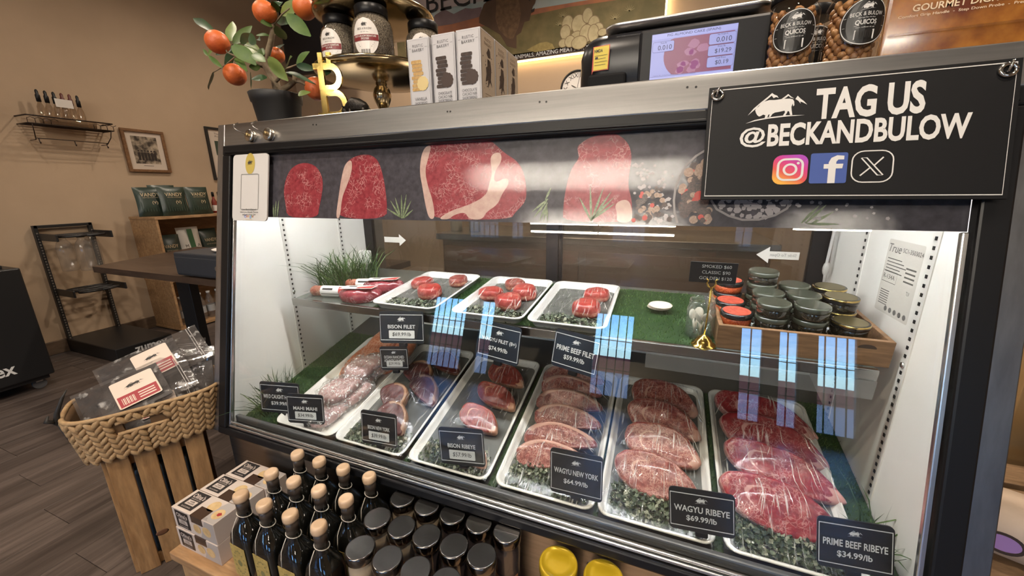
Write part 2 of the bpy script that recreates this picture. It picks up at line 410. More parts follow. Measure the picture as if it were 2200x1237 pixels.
# ================================================================ refrigerated display case
SL = .2058; CW = 1.83; FZ = .459
FM = Matrix(((1, 0, 0, 0), (0, math.sin(SL), -math.cos(SL), 0), (0, math.cos(SL), math.sin(SL), FZ), (0, 0, 0, 1)))   # (u, v, out) on the slanted front
m_steel = PM('brushed_steel', (.50, .49, .475), .30, 1.0, var=((.42, .41, .40), 30, .35, .65), stretch=(.15, 4, 4), bump=(90, .05), aniso=.5)
m_steelv = PM('brushed_steel_side', (.48, .47, .46), .33, 1.0, var=((.40, .39, .385), 30, .35, .65), stretch=(4, 4, .15), aniso=.3)
m_blackp = PM('black_plastic', (.007, .007, .008), .36, spec=.3)
m_dark = PM('dark_rubber', (.006, .006, .007), .5)
m_white = PM('white_enamel', (.80, .77, .72), .35, coat=.15, var=((.74, .70, .64), 6, .4, .75))
m_alu = PM('bright_aluminium', (.75, .75, .74), .25, 1.0)
m_glass = clear('case_glass', (.97, .985, .975), .055, .9)
case = root('display_case', 'long steel refrigerated meat display case with slanted glass front', 'display case')
TOPZ = FZ+.91*math.cos(SL); TOPY = .91*math.sin(SL); BK = .86
# outer shell
def sidepoly(y_front=None):
    return [(-.012, .40), (TOPY-.004, TOPZ), (BK, TOPZ), (BK, .04), (.02, .04), (.02, .36)]
PX = Matrix(((0, 0, 1, 0), (1, 0, 0, 0), (0, 1, 0, 0), (0, 0, 0, 1)))     # polygon (y,z) extruded along x
MB().prism(sidepoly(), .0, .022, PX).part('side_panel', m_steelv, case)
MB().prism(sidepoly(), CW-.022, CW, PX).part('side_panel', m_steelv, case)
MB().rbox((.0155, .425, .006), (.031, .97, .012), .002, FM).part('corner_strip', m_steelv, case)
MB().rbox((1.8125, .425, .006), (.035, .97, .012), .002, FM).part('corner_strip', PM('steel_dark_reflection', (.26, .26, .27), .38, 1.0, var=((.20, .20, .21), 12, .35, .65), stretch=(4, 4, .15)), case)  # right strip: its dark reflection is put into the steel colour
MB().rbox((CW/2, .878, .004), (CW-.03, .066, .014), .003, FM).part('top_band', m_steel, case)
MB().rbox((.015, .878, .0045), (.031, .066, .0145), .003, FM).part('top_band_end', m_steel, case)
MB().bb((0, TOPY, TOPZ-.03), (CW, BK, TOPZ)).part('top_panel', m_steel, case)
bp = MB().bb((.022, .005, .04), (CW-.022, .02, .40)).part('base_panel', m_steel, case)
for x in (.6, 1.22, 1.26): MB().lathe([(.006, 0), (.006, .002), (.003, .003)], 8, T((x, .005, .33)) @ RX(PI/2)).part('screw', m_alu, bp)
MB().bb((.03, .06, .0), (CW-.03, BK-.03, .04)).part('plinth', m_dark, case)
for (u, v) in ((.395, .885), (.407, .884), (.818, .886), (.826, .8855), (1.045, .888), (1.06, .887), (1.335, .889), (1.35, .888)):
    MB().lathe([(.0022, 0), (.0022, .0005)], 8, FM @ T((u, v, .0112))).part('screw_hole', m_dark, case)
# black surround, four rails with a stepped lip
def rail(u0, v0, u1, v1, nm):
    o = MB().rbox(((u0+u1)/2, (v0+v1)/2, .006), (u1-u0, v1-v0, .022), .004, FM).part(nm, m_blackp, case); return o
rail(.030, .815, 1.796, .845, 'frame_rail'); rail(.030, -.062, 1.796, -.040, 'frame_rail')
rail(.030, -.041, .066, .816, 'frame_rail'); rail(1.758, -.041, 1.796, .816, 'frame_rail')
MB().rbox((.914, .8235, .0185), (1.74, .006, .004), .0015, FM).part('frame_lip', m_blackp, case)
# bright inner trims
MB().rbox((.914, -.0345, .004), (1.70, .008, .010), .002, FM).part('glass_trim', m_alu, case)
MB().rbox((.914, -.024, .002), (1.70, .006, .008), .002, FM).part('glass_trim', m_alu, case)
MB().rbox((.0725, .30, .004), (.007, .66, .010), .002, FM).part('glass_trim', m_alu, case)
MB().rbox((1.751, .30, .004), (.009, .66, .010), .002, FM).part('glass_trim', m_alu, case)
MB().bb((.068, -.03, -.010), (1.758, .817, -.004), FM).part('glass_pane', m_glass, case)
# interior liner
IX0, IX1, IB = .050, 1.786, .70
MB().prism([(.012, .41), (.19, TOPZ-.035), (IB, TOPZ-.035), (IB, .40)], .030, IX0, PX).part('inner_wall', m_white, case)
MB().prism([(.012, .41), (.19, TOPZ-.035), (IB, TOPZ-.035), (IB, .40)], IX1, CW-.022, PX).part('inner_wall', m_white, case)
MB().bb((.03, .20, TOPZ-.045), (CW-.03, BK-.02, TOPZ-.031)).part('inner_roof', PM('grey_liner', (.32, .30, .28), .5), case)
MB().bb((.03, .02, .36), (CW-.03, BK-.02, .40)).part('inner_floor', PM('dark_liner', (.05, .05, .05), .5), case)
dk = MB().prism([(.004, .405), (IB-.02, .405+.2409*(IB-.02)), (IB-.02, .395+.2409*(IB-.02)), (.004, .40)], IX0+.001, IX1-.001, PX)
dk.part('tray_deck', PM('black_deck', (.03, .032, .03), .35), case)
MB().rbox((.914, .018, .425), (1.70, .014, .045), .004).part('deck_front_rail', PM('grey_smoked_rail', (.10, .10, .10), .25, .3), case)
# rear: lower riser, two sliding doors with dark frames
MB().bb((IX0, IB-.02, .40), (IX1, IB, .70)).part('rear_riser', m_white, case)
def reardoor(x0, x1, y, nm='rear_door'):
    d = MB(); z0, z1, t = .70, TOPZ-.046, .045
    d.bb((x0, y, z0), (x0+t, y+.02, z1)).bb((x1-t, y, z0), (x1, y+.02, z1)).bb((x0+t, y, z0), (x1-t, y+.02, z0+t)).bb((x0+t, y, z1-t), (x1-t, y+.02, z1))
    o = d.part(nm, m_blackp, case)
    MB().bb((x0+t, y+.008, z0+t), (x1-t, y+.013, z1-t)).part('door_pane', clear('rear_glass', (.62, .58, .52), .05, .8, haze=.045, hcol=(.42, .37, .31)), o)
    return o
rd1 = reardoor(IX0, .955, IB); rd2 = reardoor(.92, IX1, IB+.024)
m_sticker = PM('pale_sticker', (.66, .62, .56), .5)
arrow = [(0, .012), (.08, .012), (.08, .026), (.115, 0), (.08, -.026), (.08, -.012), (0, -.012)]
MB().flat(arrow, 0, T((.160, IB-.001, .939)) @ RX(PI/2)).part('arrow_sticker', m_sticker, rd1)
ar2 = MB().flat([(-x, y) for x, y in arrow], 0, T((1.715, IB+.0225, .939)) @ RX(PI/2)).part('arrow_sticker', m_sticker, rd2)
t = MB(); text(t, 'Slide To Open', 1.672, 0, .012, .07, T((0, IB+.0215, .939)) @ RX(PI/2) @ T((3.344, 0, 0)) @ SC(-1, 1, 1)); t.part('sticker_lettering', PM('grey_ink', (.25, .24, .23), .6), rd2)
# shelf standards
m_std = PM('standard_strip', (.74, .71, .66), .35, .2)
def standard(x, y, z0, z1, sgn):
    s = MB().bb((x-.001, y-.011, z0), (x+.001, y+.011, z1)).part('shelf_standard', m_std, case)
    q = MB(); n = int((z1-z0)/.018)
    for k in range(n): q.bb((x-.0014+sgn*.001, y-.0028, z0+.012+k*.018), (x+.0014+sgn*.001, y+.0028, z0+.019+k*.018))
    q.part('slot_row', m_dark, s, kind='stuff')
    for zz in (z1-.012, (z0+z1)/2): MB().lathe([(.006, 0), (.006, .003), (.002, .004)], 8, T((x+sgn*.001, y, zz)) @ RY(sgn*PI/2)).part('screw', m_alu, s)
for y in (.30, .56):
    standard(IX0+.001, y, .48, 1.10, 1); standard(IX1-.001, y-.05, .48, 1.12, -1)
# white door switch box at the rear left and white cable with tape at the rear right
MB().rbox((.078, .66, .862), (.05, .03, .06), .006).part('switch_box', PM('switch_white', (.72, .70, .66), .4), case)
MB().tube([(1.776, .665, 1.29), (1.774, .662, 1.1), (1.768, .66, 1.0), (1.766, .66, .93), (1.770, .66, .83)], .004, 8).part('cable', PM('cable_white', (.42, .40, .38), .5), case)
MB().ball((1.767, .66, .915), .009, 9, 7, sz=(1, .8, 2.4)).part('cable_tape', PM('cable_tape', (.40, .38, .35), .3, bump=(90, .8)), case)
# rating plate on the right inner wall
RM = Matrix(((0, 0, -1, IX1-.0006), (1, 0, 0, 0), (0, 1, 0, 0), (0, 0, 0, 1))) @ Matrix(((-1, 0, 0, 0), (0, 1, 0, 0), (0, 0, -1, 0), (0, 0, 0, 1)))
RM = Matrix(((0, 0, -1, IX1-.0006), (-1, 0, 0, 0), (0, 1, 0, 0), (0, 0, 0, 1)))
pl = MB().flat(rr(.13, .16, .004), 0, RM @ T((-.34, .955, 0))).part('rating_plate', PM('plate_paper', (.62, .58, .52), .5), case)
t = MB(); MP = RM @ T((-.34, .955, 0))
text(t, 'True', -.035, .062, .018, None, MP, shear=.2); text(t, 'SC1-3503024', .03, .062, .009, None, MP)
for k in range(5): t.flat([(-.055, .04-k*.007), (.0+.01*(k % 3), .04-k*.007), (.0+.01*(k % 3), .038-k*.007), (-.055, .038-k*.007)], .0006, MP)
for k in range(4): t.flat([(.02, .03-k*.009), (.055, .03-k*.009), (.055, .0265-k*.009), (.02, .0265-k*.009)], .0006, MP)
for k in range(7): t.flat([(-.055, -.03-k*.005), (-.02, -.03-k*.005), (-.02, -.032-k*.005), (-.055, -.032-k*.005)], .0006, MP)
for k in range(5): t.flat([(p.x*.006-.02+k*.018, p.y*.006-.068) for p in circ(1, 8)], .0006, MP)
text(t, 'TUV', .045, -.02, .008, .012, MP); t.strip([(-.06, .012), (-.005, .012), (-.005, -.012), (-.06, -.012)], .0012, .0006, MP, True); text(t, 'R-134A', -.034, 0, .010, .045, MP)
t.part('plate_lettering', PM('grey_ink2', (.16, .15, .14), .6), pl)
# lamp inside the case, behind the printed header
m_led = PM('case_lamp', (1, 1, 1), .4, emit=(.98, .98, 1.0), estr=29)
MB().cyl((.12, .215, 1.265), (1.71, .215, 1.265), .011, 10).part('lamp_tube', m_led, case)
MB().rbox((.914, .225, 1.288), (1.64, .03, .024), .003).part('lamp_holder', m_white, case)
# shelf : glass plate and steel front bar
SZ = .783; SS = .09
def shz(y): return SZ+SS*(y-.25)
SHM = T((0, .25, SZ)) @ RX(math.atan(SS))
MB().bb((.115, .0, -.008), (1.745, .40, 0), SHM).part('shelf_plate', clear('shelf_glass', (.80, .86, .83), .07, .8, haze=.25, hcol=(.22, .23, .21)), case)
MB().rbox((.93, -.006, -.009), (1.632, .012, .026), .002, SHM).part('shelf_front_bar', PM('shelf_bar', (.36, .36, .35), .22, 1.0), case)
for x in (.13, .92, 1.73): MB().prism([(0, -.008), (.40, -.008), (.42, -.055), (.40, -.06)], x-.003, x+.003, SHM @ PX).part('shelf_bracket', m_blackp, case)
# label strip hanging below the right end of the shelf
MB().bb((1.30, -.016, -.062), (1.745, -.0145, -.02), SHM).part('price_rail', clear('price_rail', (.8, .82, .82), .10, .8, haze=.10), case)
HDR = {
 'st1': [(0.277, 0.729), (0.287, 0.755), (0.305, 0.775), (0.335, 0.786), (0.365, 0.786), (0.397, 0.776), (0.419, 0.751), (0.425, 0.723), (0.42, 0.688), (0.413, 0.662), (0.409, 0.632), (0.291, 0.631), (0.283, 0.669), (0.274, 0.702)],
 'st2': [(0.491, 0.747), (0.501, 0.779), (0.524, 0.794), (0.557, 0.802), (0.591, 0.798), (0.613, 0.781), (0.628, 0.747), (0.639, 0.705), (0.645, 0.67), (0.646, 0.633), (0.475, 0.633), (0.481, 0.682), (0.486, 0.72)],
 'st2f': [(0.491, 0.747), (0.501, 0.779), (0.524, 0.791), (0.526, 0.758), (0.51, 0.72), (0.494, 0.688), (0.49, 0.632), (0.475, 0.633), (0.481, 0.682)],
 'st3': [(0.742, 0.79), (0.753, 0.812), (0.774, 0.817), (0.863, 0.818), (0.926, 0.819), (0.948, 0.802), (0.967, 0.786), (0.995, 0.77), (1.012, 0.748), (1.022, 0.718), (1.025, 0.682), (1.011, 0.664), (1.001, 0.655), (0.989, 0.637), (0.774, 0.635), (0.761, 0.671), (0.75, 0.715), (0.74, 0.75)],
 'st3f': [(0.742, 0.79), (0.753, 0.812), (0.771, 0.815), (0.765, 0.789), (0.755, 0.755), (0.766, 0.715), (0.782, 0.682), (0.792, 0.637), (0.774, 0.635), (0.761, 0.671), (0.75, 0.715), (0.74, 0.75)],
 'st3g': [(0.928, 0.783), (0.954, 0.792), (0.961, 0.771), (0.943, 0.745), (0.944, 0.719), (0.975, 0.734), (0.982, 0.718), (0.966, 0.697), (0.956, 0.671), (0.928, 0.654), (0.919, 0.636), (0.884, 0.637), (0.873, 0.654), (0.842, 0.646), (0.83, 0.635), (0.798, 0.636), (0.835, 0.657), (0.885, 0.671), (0.926, 0.692), (0.932, 0.719), (0.938, 0.745)],
 'st4': [(1.134, 0.779), (1.131, 0.793), (1.142, 0.803), (1.157, 0.811), (1.187, 0.817), (1.208, 0.816), (1.227, 0.804), (1.24, 0.785), (1.244, 0.76), (1.241, 0.737), (1.241, 0.709), (1.249, 0.686), (1.253, 0.662), (1.254, 0.636), (1.112, 0.635), (1.11, 0.661), (1.111, 0.691), (1.116, 0.726), (1.124, 0.752), (1.137, 0.769)],
 'st4f': [(1.217, 0.672), (1.23, 0.682), (1.245, 0.681), (1.253, 0.662), (1.254, 0.636), (1.224, 0.636), (1.224, 0.653)],
 'leaf': [[(0.69, 0.637), (0.656, 0.68)], [(0.69, 0.637), (0.67, 0.688)], [(0.693, 0.637), (0.689, 0.695)], [(0.696, 0.637), (0.704, 0.696)], [(0.697, 0.637), (0.719, 0.68)], [(0.695, 0.636), (0.646, 0.66)], [(0.698, 0.636), (0.726, 0.658)], [(1.075, 0.684), (1.04, 0.656)], [(1.073, 0.68), (1.045, 0.643)], [(1.074, 0.676), (1.059, 0.637)], [(1.073, 0.672), (1.068, 0.636)], [(1.072, 0.672), (1.077, 0.636)], [(1.069, 0.682), (1.08, 0.708)], [(1.172, 0.638), (1.165, 0.708)], [(1.172, 0.638), (1.144, 0.686)], [(1.172, 0.638), (1.192, 0.706)], [(1.173, 0.643), (1.214, 0.686)], [(1.173, 0.641), (1.217, 0.674)], [(1.173, 0.639), (1.208, 0.698)], [(0.242, 0.632), (0.244, 0.68)], [(0.25, 0.632), (0.256, 0.682)], [(0.236, 0.632), (0.233, 0.669)], [(1.546, 0.641), (1.573, 0.673)], [(1.553, 0.639), (1.584, 0.661)], [(1.549, 0.64), (1.593, 0.64)], [(1.54, 0.641), (1.563, 0.672)]],
 'pep': [(1.29, 0.688, 0.0058), (1.322, 0.667, 0.0028), (1.296, 0.638, 0.0048), (1.305, 0.666, 0.0038), (1.264, 0.666, 0.0058), (1.284, 0.656, 0.0058), (1.289, 0.648, 0.0048), (1.296, 0.66, 0.0068), (1.275, 0.686, 0.0058), (1.295, 0.706, 0.0038), (1.283, 0.64, 0.0048), (1.273, 0.677, 0.0048), (1.272, 0.69, 0.0048), (1.262, 0.648, 0.0068), (1.283, 0.648, 0.0068), (1.277, 0.645, 0.0058), (1.287, 0.651, 0.0048), (1.269, 0.695, 0.0038), (1.279, 0.647, 0.0028), (1.286, 0.647, 0.0068), (1.265, 0.677, 0.0078), (1.285, 0.67, 0.0038), (1.296, 0.702, 0.0048), (1.278, 0.693, 0.0068), (1.308, 0.681, 0.0058), (1.274, 0.665, 0.0058), (1.257, 0.641, 0.0048), (1.275, 0.683, 0.0058), (1.293, 0.639, 0.0058), (1.311, 0.674, 0.0028), (1.307, 0.667, 0.0038), (1.269, 0.663, 0.0048), (1.269, 0.66, 0.0058), (1.299, 0.664, 0.0068), (1.288, 0.698, 0.0048), (1.268, 0.689, 0.0048), (1.275, 0.688, 0.0058), (1.282, 0.655, 0.0038), (1.313, 0.672, 0.0058), (1.284, 0.653, 0.0038), (1.304, 0.702, 0.0048), (1.283, 0.692, 0.0048), (1.279, 0.65, 0.0048), (1.297, 0.691, 0.0058), (1.278, 0.646, 0.0058), (1.291, 0.676, 0.0038), (1.304, 0.653, 0.0058), (1.299, 0.653, 0.0058), (1.31, 0.653, 0.0038), (1.305, 0.654, 0.0048), (1.303, 0.69, 0.0048), (1.267, 0.643, 0.0048), (1.288, 0.664, 0.0058), (1.29, 0.671, 0.0048), (1.3, 0.652, 0.0038), (1.324, 0.644, 0.0058), (1.268, 0.645, 0.0058), (1.343, 0.667, 0.0058), (1.358, 0.678, 0.0088), (1.367, 0.644, 0.0088), (1.356, 0.727, 0.0108), (1.369, 0.663, 0.0068), (1.351, 0.693, 0.0108), (1.352, 0.661, 0.0108), (1.388, 0.658, 0.0048), (1.378, 0.653, 0.0058), (1.353, 0.725, 0.0078), (1.363, 0.7, 0.0098), (1.383, 0.745, 0.0078), (1.356, 0.719, 0.0068), (1.377, 0.686, 0.0068), (1.373, 0.671, 0.0068), (1.376, 0.663, 0.0078), (1.385, 0.682, 0.0078), (1.361, 0.697, 0.0088), (1.365, 0.674, 0.0078), (1.354, 0.692, 0.0088), (1.343, 0.706, 0.0078), (1.393, 0.645, 0.0068), (1.392, 0.662, 0.0068), (1.362, 0.741, 0.0098), (1.38, 0.65, 0.0098), (1.379, 0.669, 0.0088), (1.346, 0.686, 0.0058), (1.351, 0.664, 0.0048), (1.35, 0.655, 0.0098), (1.39, 0.643, 0.0088), (1.379, 0.751, 0.0098), (1.37, 0.671, 0.0058), (1.386, 0.645, 0.0048), (1.359, 0.689, 0.0098), (1.35, 0.735, 0.0068), (1.376, 0.666, 0.0078), (1.359, 0.709, 0.0078), (1.359, 0.746, 0.0078), (1.392, 0.706, 0.0098), (1.351, 0.674, 0.0098), (1.377, 0.694, 0.0078), (1.379, 0.649, 0.0058), (1.348, 0.666, 0.0108), (1.368, 0.703, 0.0098), (1.37, 0.719, 0.0068), (1.383, 0.643, 0.0058), (1.378, 0.706, 0.0098), (1.37, 0.725, 0.0058), (1.341, 0.699, 0.0068), (1.379, 0.739, 0.0108), (1.367, 0.685, 0.0088), (1.389, 0.658, 0.0088), (1.369, 0.671, 0.0098), (1.364, 0.669, 0.0118), (1.363, 0.729, 0.0068), (1.381, 0.676, 0.0108), (1.384, 0.727, 0.0058), (1.351, 0.734, 0.0098), (1.391, 0.649, 0.0068), (1.386, 0.719, 0.0068), (1.376, 0.745, 0.0058), (1.384, 0.721, 0.0068), (1.374, 0.676, 0.0048), (1.358, 0.704, 0.0078), (1.352, 0.687, 0.0118), (1.362, 0.691, 0.0058), (1.357, 0.677, 0.0058), (1.393, 0.648, 0.0048), (1.39, 0.711, 0.0098), (1.38, 0.721, 0.0088), (1.379, 0.66, 0.0068), (1.386, 0.642, 0.0088), (1.366, 0.742, 0.0078), (1.362, 0.671, 0.0088), (1.368, 0.734, 0.0088), (1.372, 0.735, 0.0098), (1.372, 0.741, 0.0108), (1.373, 0.69, 0.0098), (1.363, 0.719, 0.0068), (1.346, 0.671, 0.0098), (1.372, 0.668, 0.0078)],
 'salt': [(1.271, 0.708, 0.0058), (1.255, 0.695, 0.0038), (1.31, 0.711, 0.0038), (1.284, 0.69, 0.0048), (1.282, 0.655, 0.0038), (1.269, 0.741, 0.0038), (1.314, 0.669, 0.0038), (1.266, 0.705, 0.0048), (1.317, 0.666, 0.0048), (1.262, 0.707, 0.0038), (1.293, 0.687, 0.0038), (1.274, 0.662, 0.0038), (1.317, 0.65, 0.0058), (1.282, 0.689, 0.0048), (1.305, 0.64, 0.0058), (1.278, 0.653, 0.0048), (1.3, 0.669, 0.0038), (1.313, 0.677, 0.0038), (1.292, 0.699, 0.0038), (1.289, 0.748, 0.0038), (1.301, 0.701, 0.0048), (1.329, 0.65, 0.0038), (1.314, 0.681, 0.0038), (1.277, 0.726, 0.0038), (1.298, 0.645, 0.0038), (1.32, 0.673, 0.0038), (1.319, 0.683, 0.0058), (1.309, 0.667, 0.0048), (1.318, 0.645, 0.0058), (1.288, 0.665, 0.0048), (1.256, 0.748, 0.0038), (1.264, 0.735, 0.0048), (1.306, 0.691, 0.0048), (1.3, 0.717, 0.0048), (1.309, 0.706, 0.0038), (1.323, 0.67, 0.0038), (1.281, 0.692, 0.0048), (1.265, 0.753, 0.0038), (1.309, 0.735, 0.0048), (1.264, 0.729, 0.0038), (1.28, 0.733, 0.0038), (1.257, 0.734, 0.0048), (1.252, 0.751, 0.0048), (1.285, 0.672, 0.0038), (1.282, 0.707, 0.0038), (1.323, 0.727, 0.0038), (1.286, 0.734, 0.0048), (1.275, 0.739, 0.0038), (1.306, 0.721, 0.0048), (1.292, 0.645, 0.0038), (1.269, 0.723, 0.0058), (1.299, 0.713, 0.0038), (1.309, 0.641, 0.0048), (1.248, 0.75, 0.0038), (1.261, 0.749, 0.0038), (1.482, 0.651, 0.0048), (1.439, 0.662, 0.0078), (1.412, 0.674, 0.0068), (1.415, 0.671, 0.0058), (1.485, 0.65, 0.0048), (1.491, 0.657, 0.0068), (1.47, 0.65, 0.0058), (1.451, 0.677, 0.0068), (1.459, 0.675, 0.0048), (1.488, 0.662, 0.0068), (1.449, 0.666, 0.0048), (1.485, 0.685, 0.0058), (1.493, 0.66, 0.0048), (1.432, 0.653, 0.0058), (1.445, 0.683, 0.0058), (1.513, 0.682, 0.0058), (1.414, 0.683, 0.0058), (1.43, 0.684, 0.0048), (1.479, 0.663, 0.0048), (1.469, 0.67, 0.0068), (1.475, 0.655, 0.0068), (1.424, 0.679, 0.0048), (1.499, 0.681, 0.0038), (1.515, 0.678, 0.0068), (1.412, 0.667, 0.0048), (1.501, 0.662, 0.0058), (1.474, 0.669, 0.0048), (1.501, 0.663, 0.0068), (1.427, 0.664, 0.0058), (1.487, 0.683, 0.0058), (1.459, 0.683, 0.0058), (1.489, 0.67, 0.0068), (1.474, 0.678, 0.0048), (1.519, 0.673, 0.0048), (1.411, 0.677, 0.0048), (1.466, 0.67, 0.0078), (1.494, 0.67, 0.0068), (1.51, 0.675, 0.0068), (1.423, 0.682, 0.0068), (1.438, 0.665, 0.0058), (1.454, 0.673, 0.0068), (1.49, 0.675, 0.0048), (1.438, 0.67, 0.0048), (1.446, 0.679, 0.0058), (1.458, 0.665, 0.0058), (1.447, 0.653, 0.0048), (1.459, 0.651, 0.0068), (1.437, 0.676, 0.0068), (1.531, 0.673, 0.0038), (1.601, 0.672, 0.0028), (1.559, 0.65, 0.0038), (1.658, 0.651, 0.0038), (1.534, 0.671, 0.0038), (1.588, 0.665, 0.0028), (1.602, 0.674, 0.0028), (1.565, 0.649, 0.0038), (1.564, 0.676, 0.0038), (1.614, 0.654, 0.0038), (1.635, 0.669, 0.0028), (1.631, 0.651, 0.0028), (1.639, 0.659, 0.0028), (1.552, 0.677, 0.0038)],
 'ring': [(1.339, 0.637), (1.332, 0.658), (1.329, 0.681), (1.33, 0.703), (1.336, 0.726), (1.346, 0.748), (1.361, 0.764), (1.379, 0.776)], 'bowl': [(1.394, 0.681), (1.405, 0.664), (1.426, 0.652), (1.449, 0.645), (1.475, 0.646), (1.499, 0.654), (1.516, 0.666), (1.522, 0.681)],
}
# ================================================================ printed header on the glass
m_slate = PM('printed_slate', (.042, .039, .048), .35, spec=.3, coat=.8, var=((.075, .070, .084), 60, .35, .7), bump=(900, .028))
hp = MB().bb((.067, .632, -.0036), (1.757, .816, -.0014), FM).part('graphic_panel', m_slate, case)
m_pm = meat('printed_meat', (.20, .016, .028), (.33, .046, .060), (.56, .30, .29), .55, 80, .35, .035, 26, .7, .04, .8)
m_pf = PM('printed_fat', (.48, .31, .27), .35, coat=.8, var=((.60, .44, .38), 60, .3, .7), bump=(900, .028))
for _m in (m_slate, m_pm, m_pf):
    for _n in _m.node_tree.nodes:
        if _n.type == 'BSDF_PRINCIPLED': _n.inputs['Coat Roughness'].default_value = .03
def clampv(l): return [(u, min(max(v, .633), .815)) for u, v in l]
for k, f in (('st1', ()), ('st2', ('st2f',)), ('st3', ('st3f', 'st3g')), ('st4', ('st4f',))):
    o = MB().flat(clampv(smooth(HDR[k])), -.0010, FM).part('printed_steak', m_pm, hp)
    # darker printed cut edge on the right flank
    for q in f: MB().flat(clampv(smooth(HDR[q])), -.0007, FM).part('printed_fat', m_pf, hp)
m_ros = PM('printed_rosemary', (.10, .15, .07), .3, var=((.30, .36, .22), 200, .3, .7))
q = MB()
for a, b in HDR['leaf']:
    a, b = clampv([a, b]); q.strip([a, ((a[0]+b[0])/2, (a[1]+b[1])/2), b], [.0022, .0052, .0008], -.0005, FM)
q.part('printed_rosemary', m_ros, hp, kind='stuff')
q = MB()
for u, v, r in HDR['salt']:
    if .634+r < v < .814-r: n = random.randint(5, 6); a = random.random()*6; q.flat([(u+r*random.uniform(.7, 1)*math.cos(a+2*PI*k/n), v+r*random.uniform(.7, 1)*math.sin(a+2*PI*k/n)) for k in range(n)], -.0006+random.random()*.0003, FM)
q.part('printed_salt', PM('printed_salt', (.40, .37, .38), .2), hp, kind='stuff')
q1, q2, q3 = MB(), MB(), MB()
for k, (u, v, r) in enumerate(HDR['pep']):
    if .634+r < v < .814-r: (q1 if k % 9 < 5 else q2 if k % 9 < 8 else q3).flat([(u+p.x, v+p.y) for p in circ(r*.9, 12)], -.0003+k*.000002, FM)
q1.part('printed_peppercorn', PM('pepper_dark', (.045, .03, .03), .3, var=((.12, .08, .07), 300, .4, .7)), hp, kind='stuff')
q2.part('printed_peppercorn', PM('pepper_pale', (.30, .20, .15), .3, var=((.45, .33, .26), 300, .4, .7)), hp, kind='stuff')
q3.part('printed_peppercorn', PM('pepper_red', (.5, .06, .05), .3), hp, kind='stuff')
MB().strip(clampv(HDR['ring']), .004, -.0002, FM).strip(clampv(HDR['bowl']), .004, -.0002, FM).part('printed_bowl_rim', PM('bowl_rim_print', (.28, .26, .26), .3), hp)

# review card on the left of the header
m_card = PM('card_white', (.66, .64, .63), .25, coat=.4)
CM = FM @ T((.157, .716, .0175))
card = root('review_card', 'white rounded review card with gold emblem on the left of the case glass', 'card', CM)
MB().prism(rr(.150, .196, .012, 5), -.004, 0).part('card_body', m_card, card)
MB().flat([(p.x, p.y+.07) for p in circ(1, 24, 0, .0205, .031)], .0005).part('gold_emblem', PM('emblem_gold', (.52, .40, .10), .4), card)
MB().strip(rr(.075, .104, .004), .0022, .0006, T((0, -.013, 0)), True).part('printed_frame', PM('frame_grey', (.45, .45, .45), .3, .5), card)
# bison-and-mountain emblem, unit width
_lg = lambda L: [((x-612)/415, (365-y)/415) for x, y in L]
BISON = _lg([(466, 378), (472, 362), (488, 350), (500, 330), (525, 312), (560, 303), (600, 306), (650, 302), (700, 304), (722, 312), (732, 330), (735, 360), (728, 368), (722, 345), (716, 372), (720, 400), (727, 436), (712, 436), (704, 408), (694, 402), (688, 420), (680, 436), (664, 436), (676, 412), (672, 398), (640, 404), (606, 408), (590, 418), (578, 440), (566, 440), (572, 420), (562, 422), (556, 444), (538, 446), (542, 426), (526, 418), (510, 428), (498, 432), (484, 420), (474, 402)])
MOUNT = [_lg(L) for L in ([(415, 418), (455, 362), (500, 318), (545, 278), (575, 247), (592, 262), (612, 272), (624, 292), (606, 282), (588, 290), (574, 268), (540, 300), (500, 330), (470, 365)],
                          [(640, 305), (665, 285), (687, 266), (708, 288), (730, 306), (716, 300), (704, 296), (690, 280), (672, 296), (652, 308)],
                          [(738, 312), (752, 286), (772, 310), (796, 332), (820, 362), (790, 342), (772, 334), (776, 350), (758, 326), (748, 318)],
                          [(405, 483), (470, 458), (560, 444), (680, 436), (812, 444), (690, 446), (560, 454), (470, 468)])]
def bison(mb, cx, cy, w, M=I4, z=.0006, mi=0):
    for L in [BISON]+MOUNT: mb.flat([(cx+x*w, cy+y*w) for x, y in L], z, M, mi)
    return mb
q = MB(); bison(q, 0, .073, .026, I4, .001); q.part('emblem_bison', PM('card_ink', (.05, .045, .04), .5), card)
q = MB(); text(q, 'Love Beck & Bulow?\nLeave us a Google Review\nand get a Free Gift!', 0, -.073, .022, .078, I4, .0007); q.part('card_lettering', PM('card_ink', (.05, .045, .04), .5), card)
q = MB(); text(q, '*****', 0, -.0945, .003, .028, I4, .0007); q.part('star_row', PM('star_gold', (.5, .35, .08), .5), card)
for s, x, w, c in (('G', -.0165, .0085, (.08, .2, .7)), ('o', -.0085, .006, (.6, .08, .06)), ('o', -.0015, .006, (.7, .45, .03)), ('g', .006, .0065, (.08, .2, .7)), ('l', .0115, .002, (.08, .4, .12)), ('e', .0165, .006, (.6, .08, .06))):
    q = MB(); text(q, s, x, -.0855 if s != 'g' else -.0875, {'G': .0085, 'l': .0085}.get(s, .006 if s != 'g' else .0085), w, I4, .0007); q.part('logo_letter', PM('ink_%s_%.2f' % (s, x), c, .5), card)

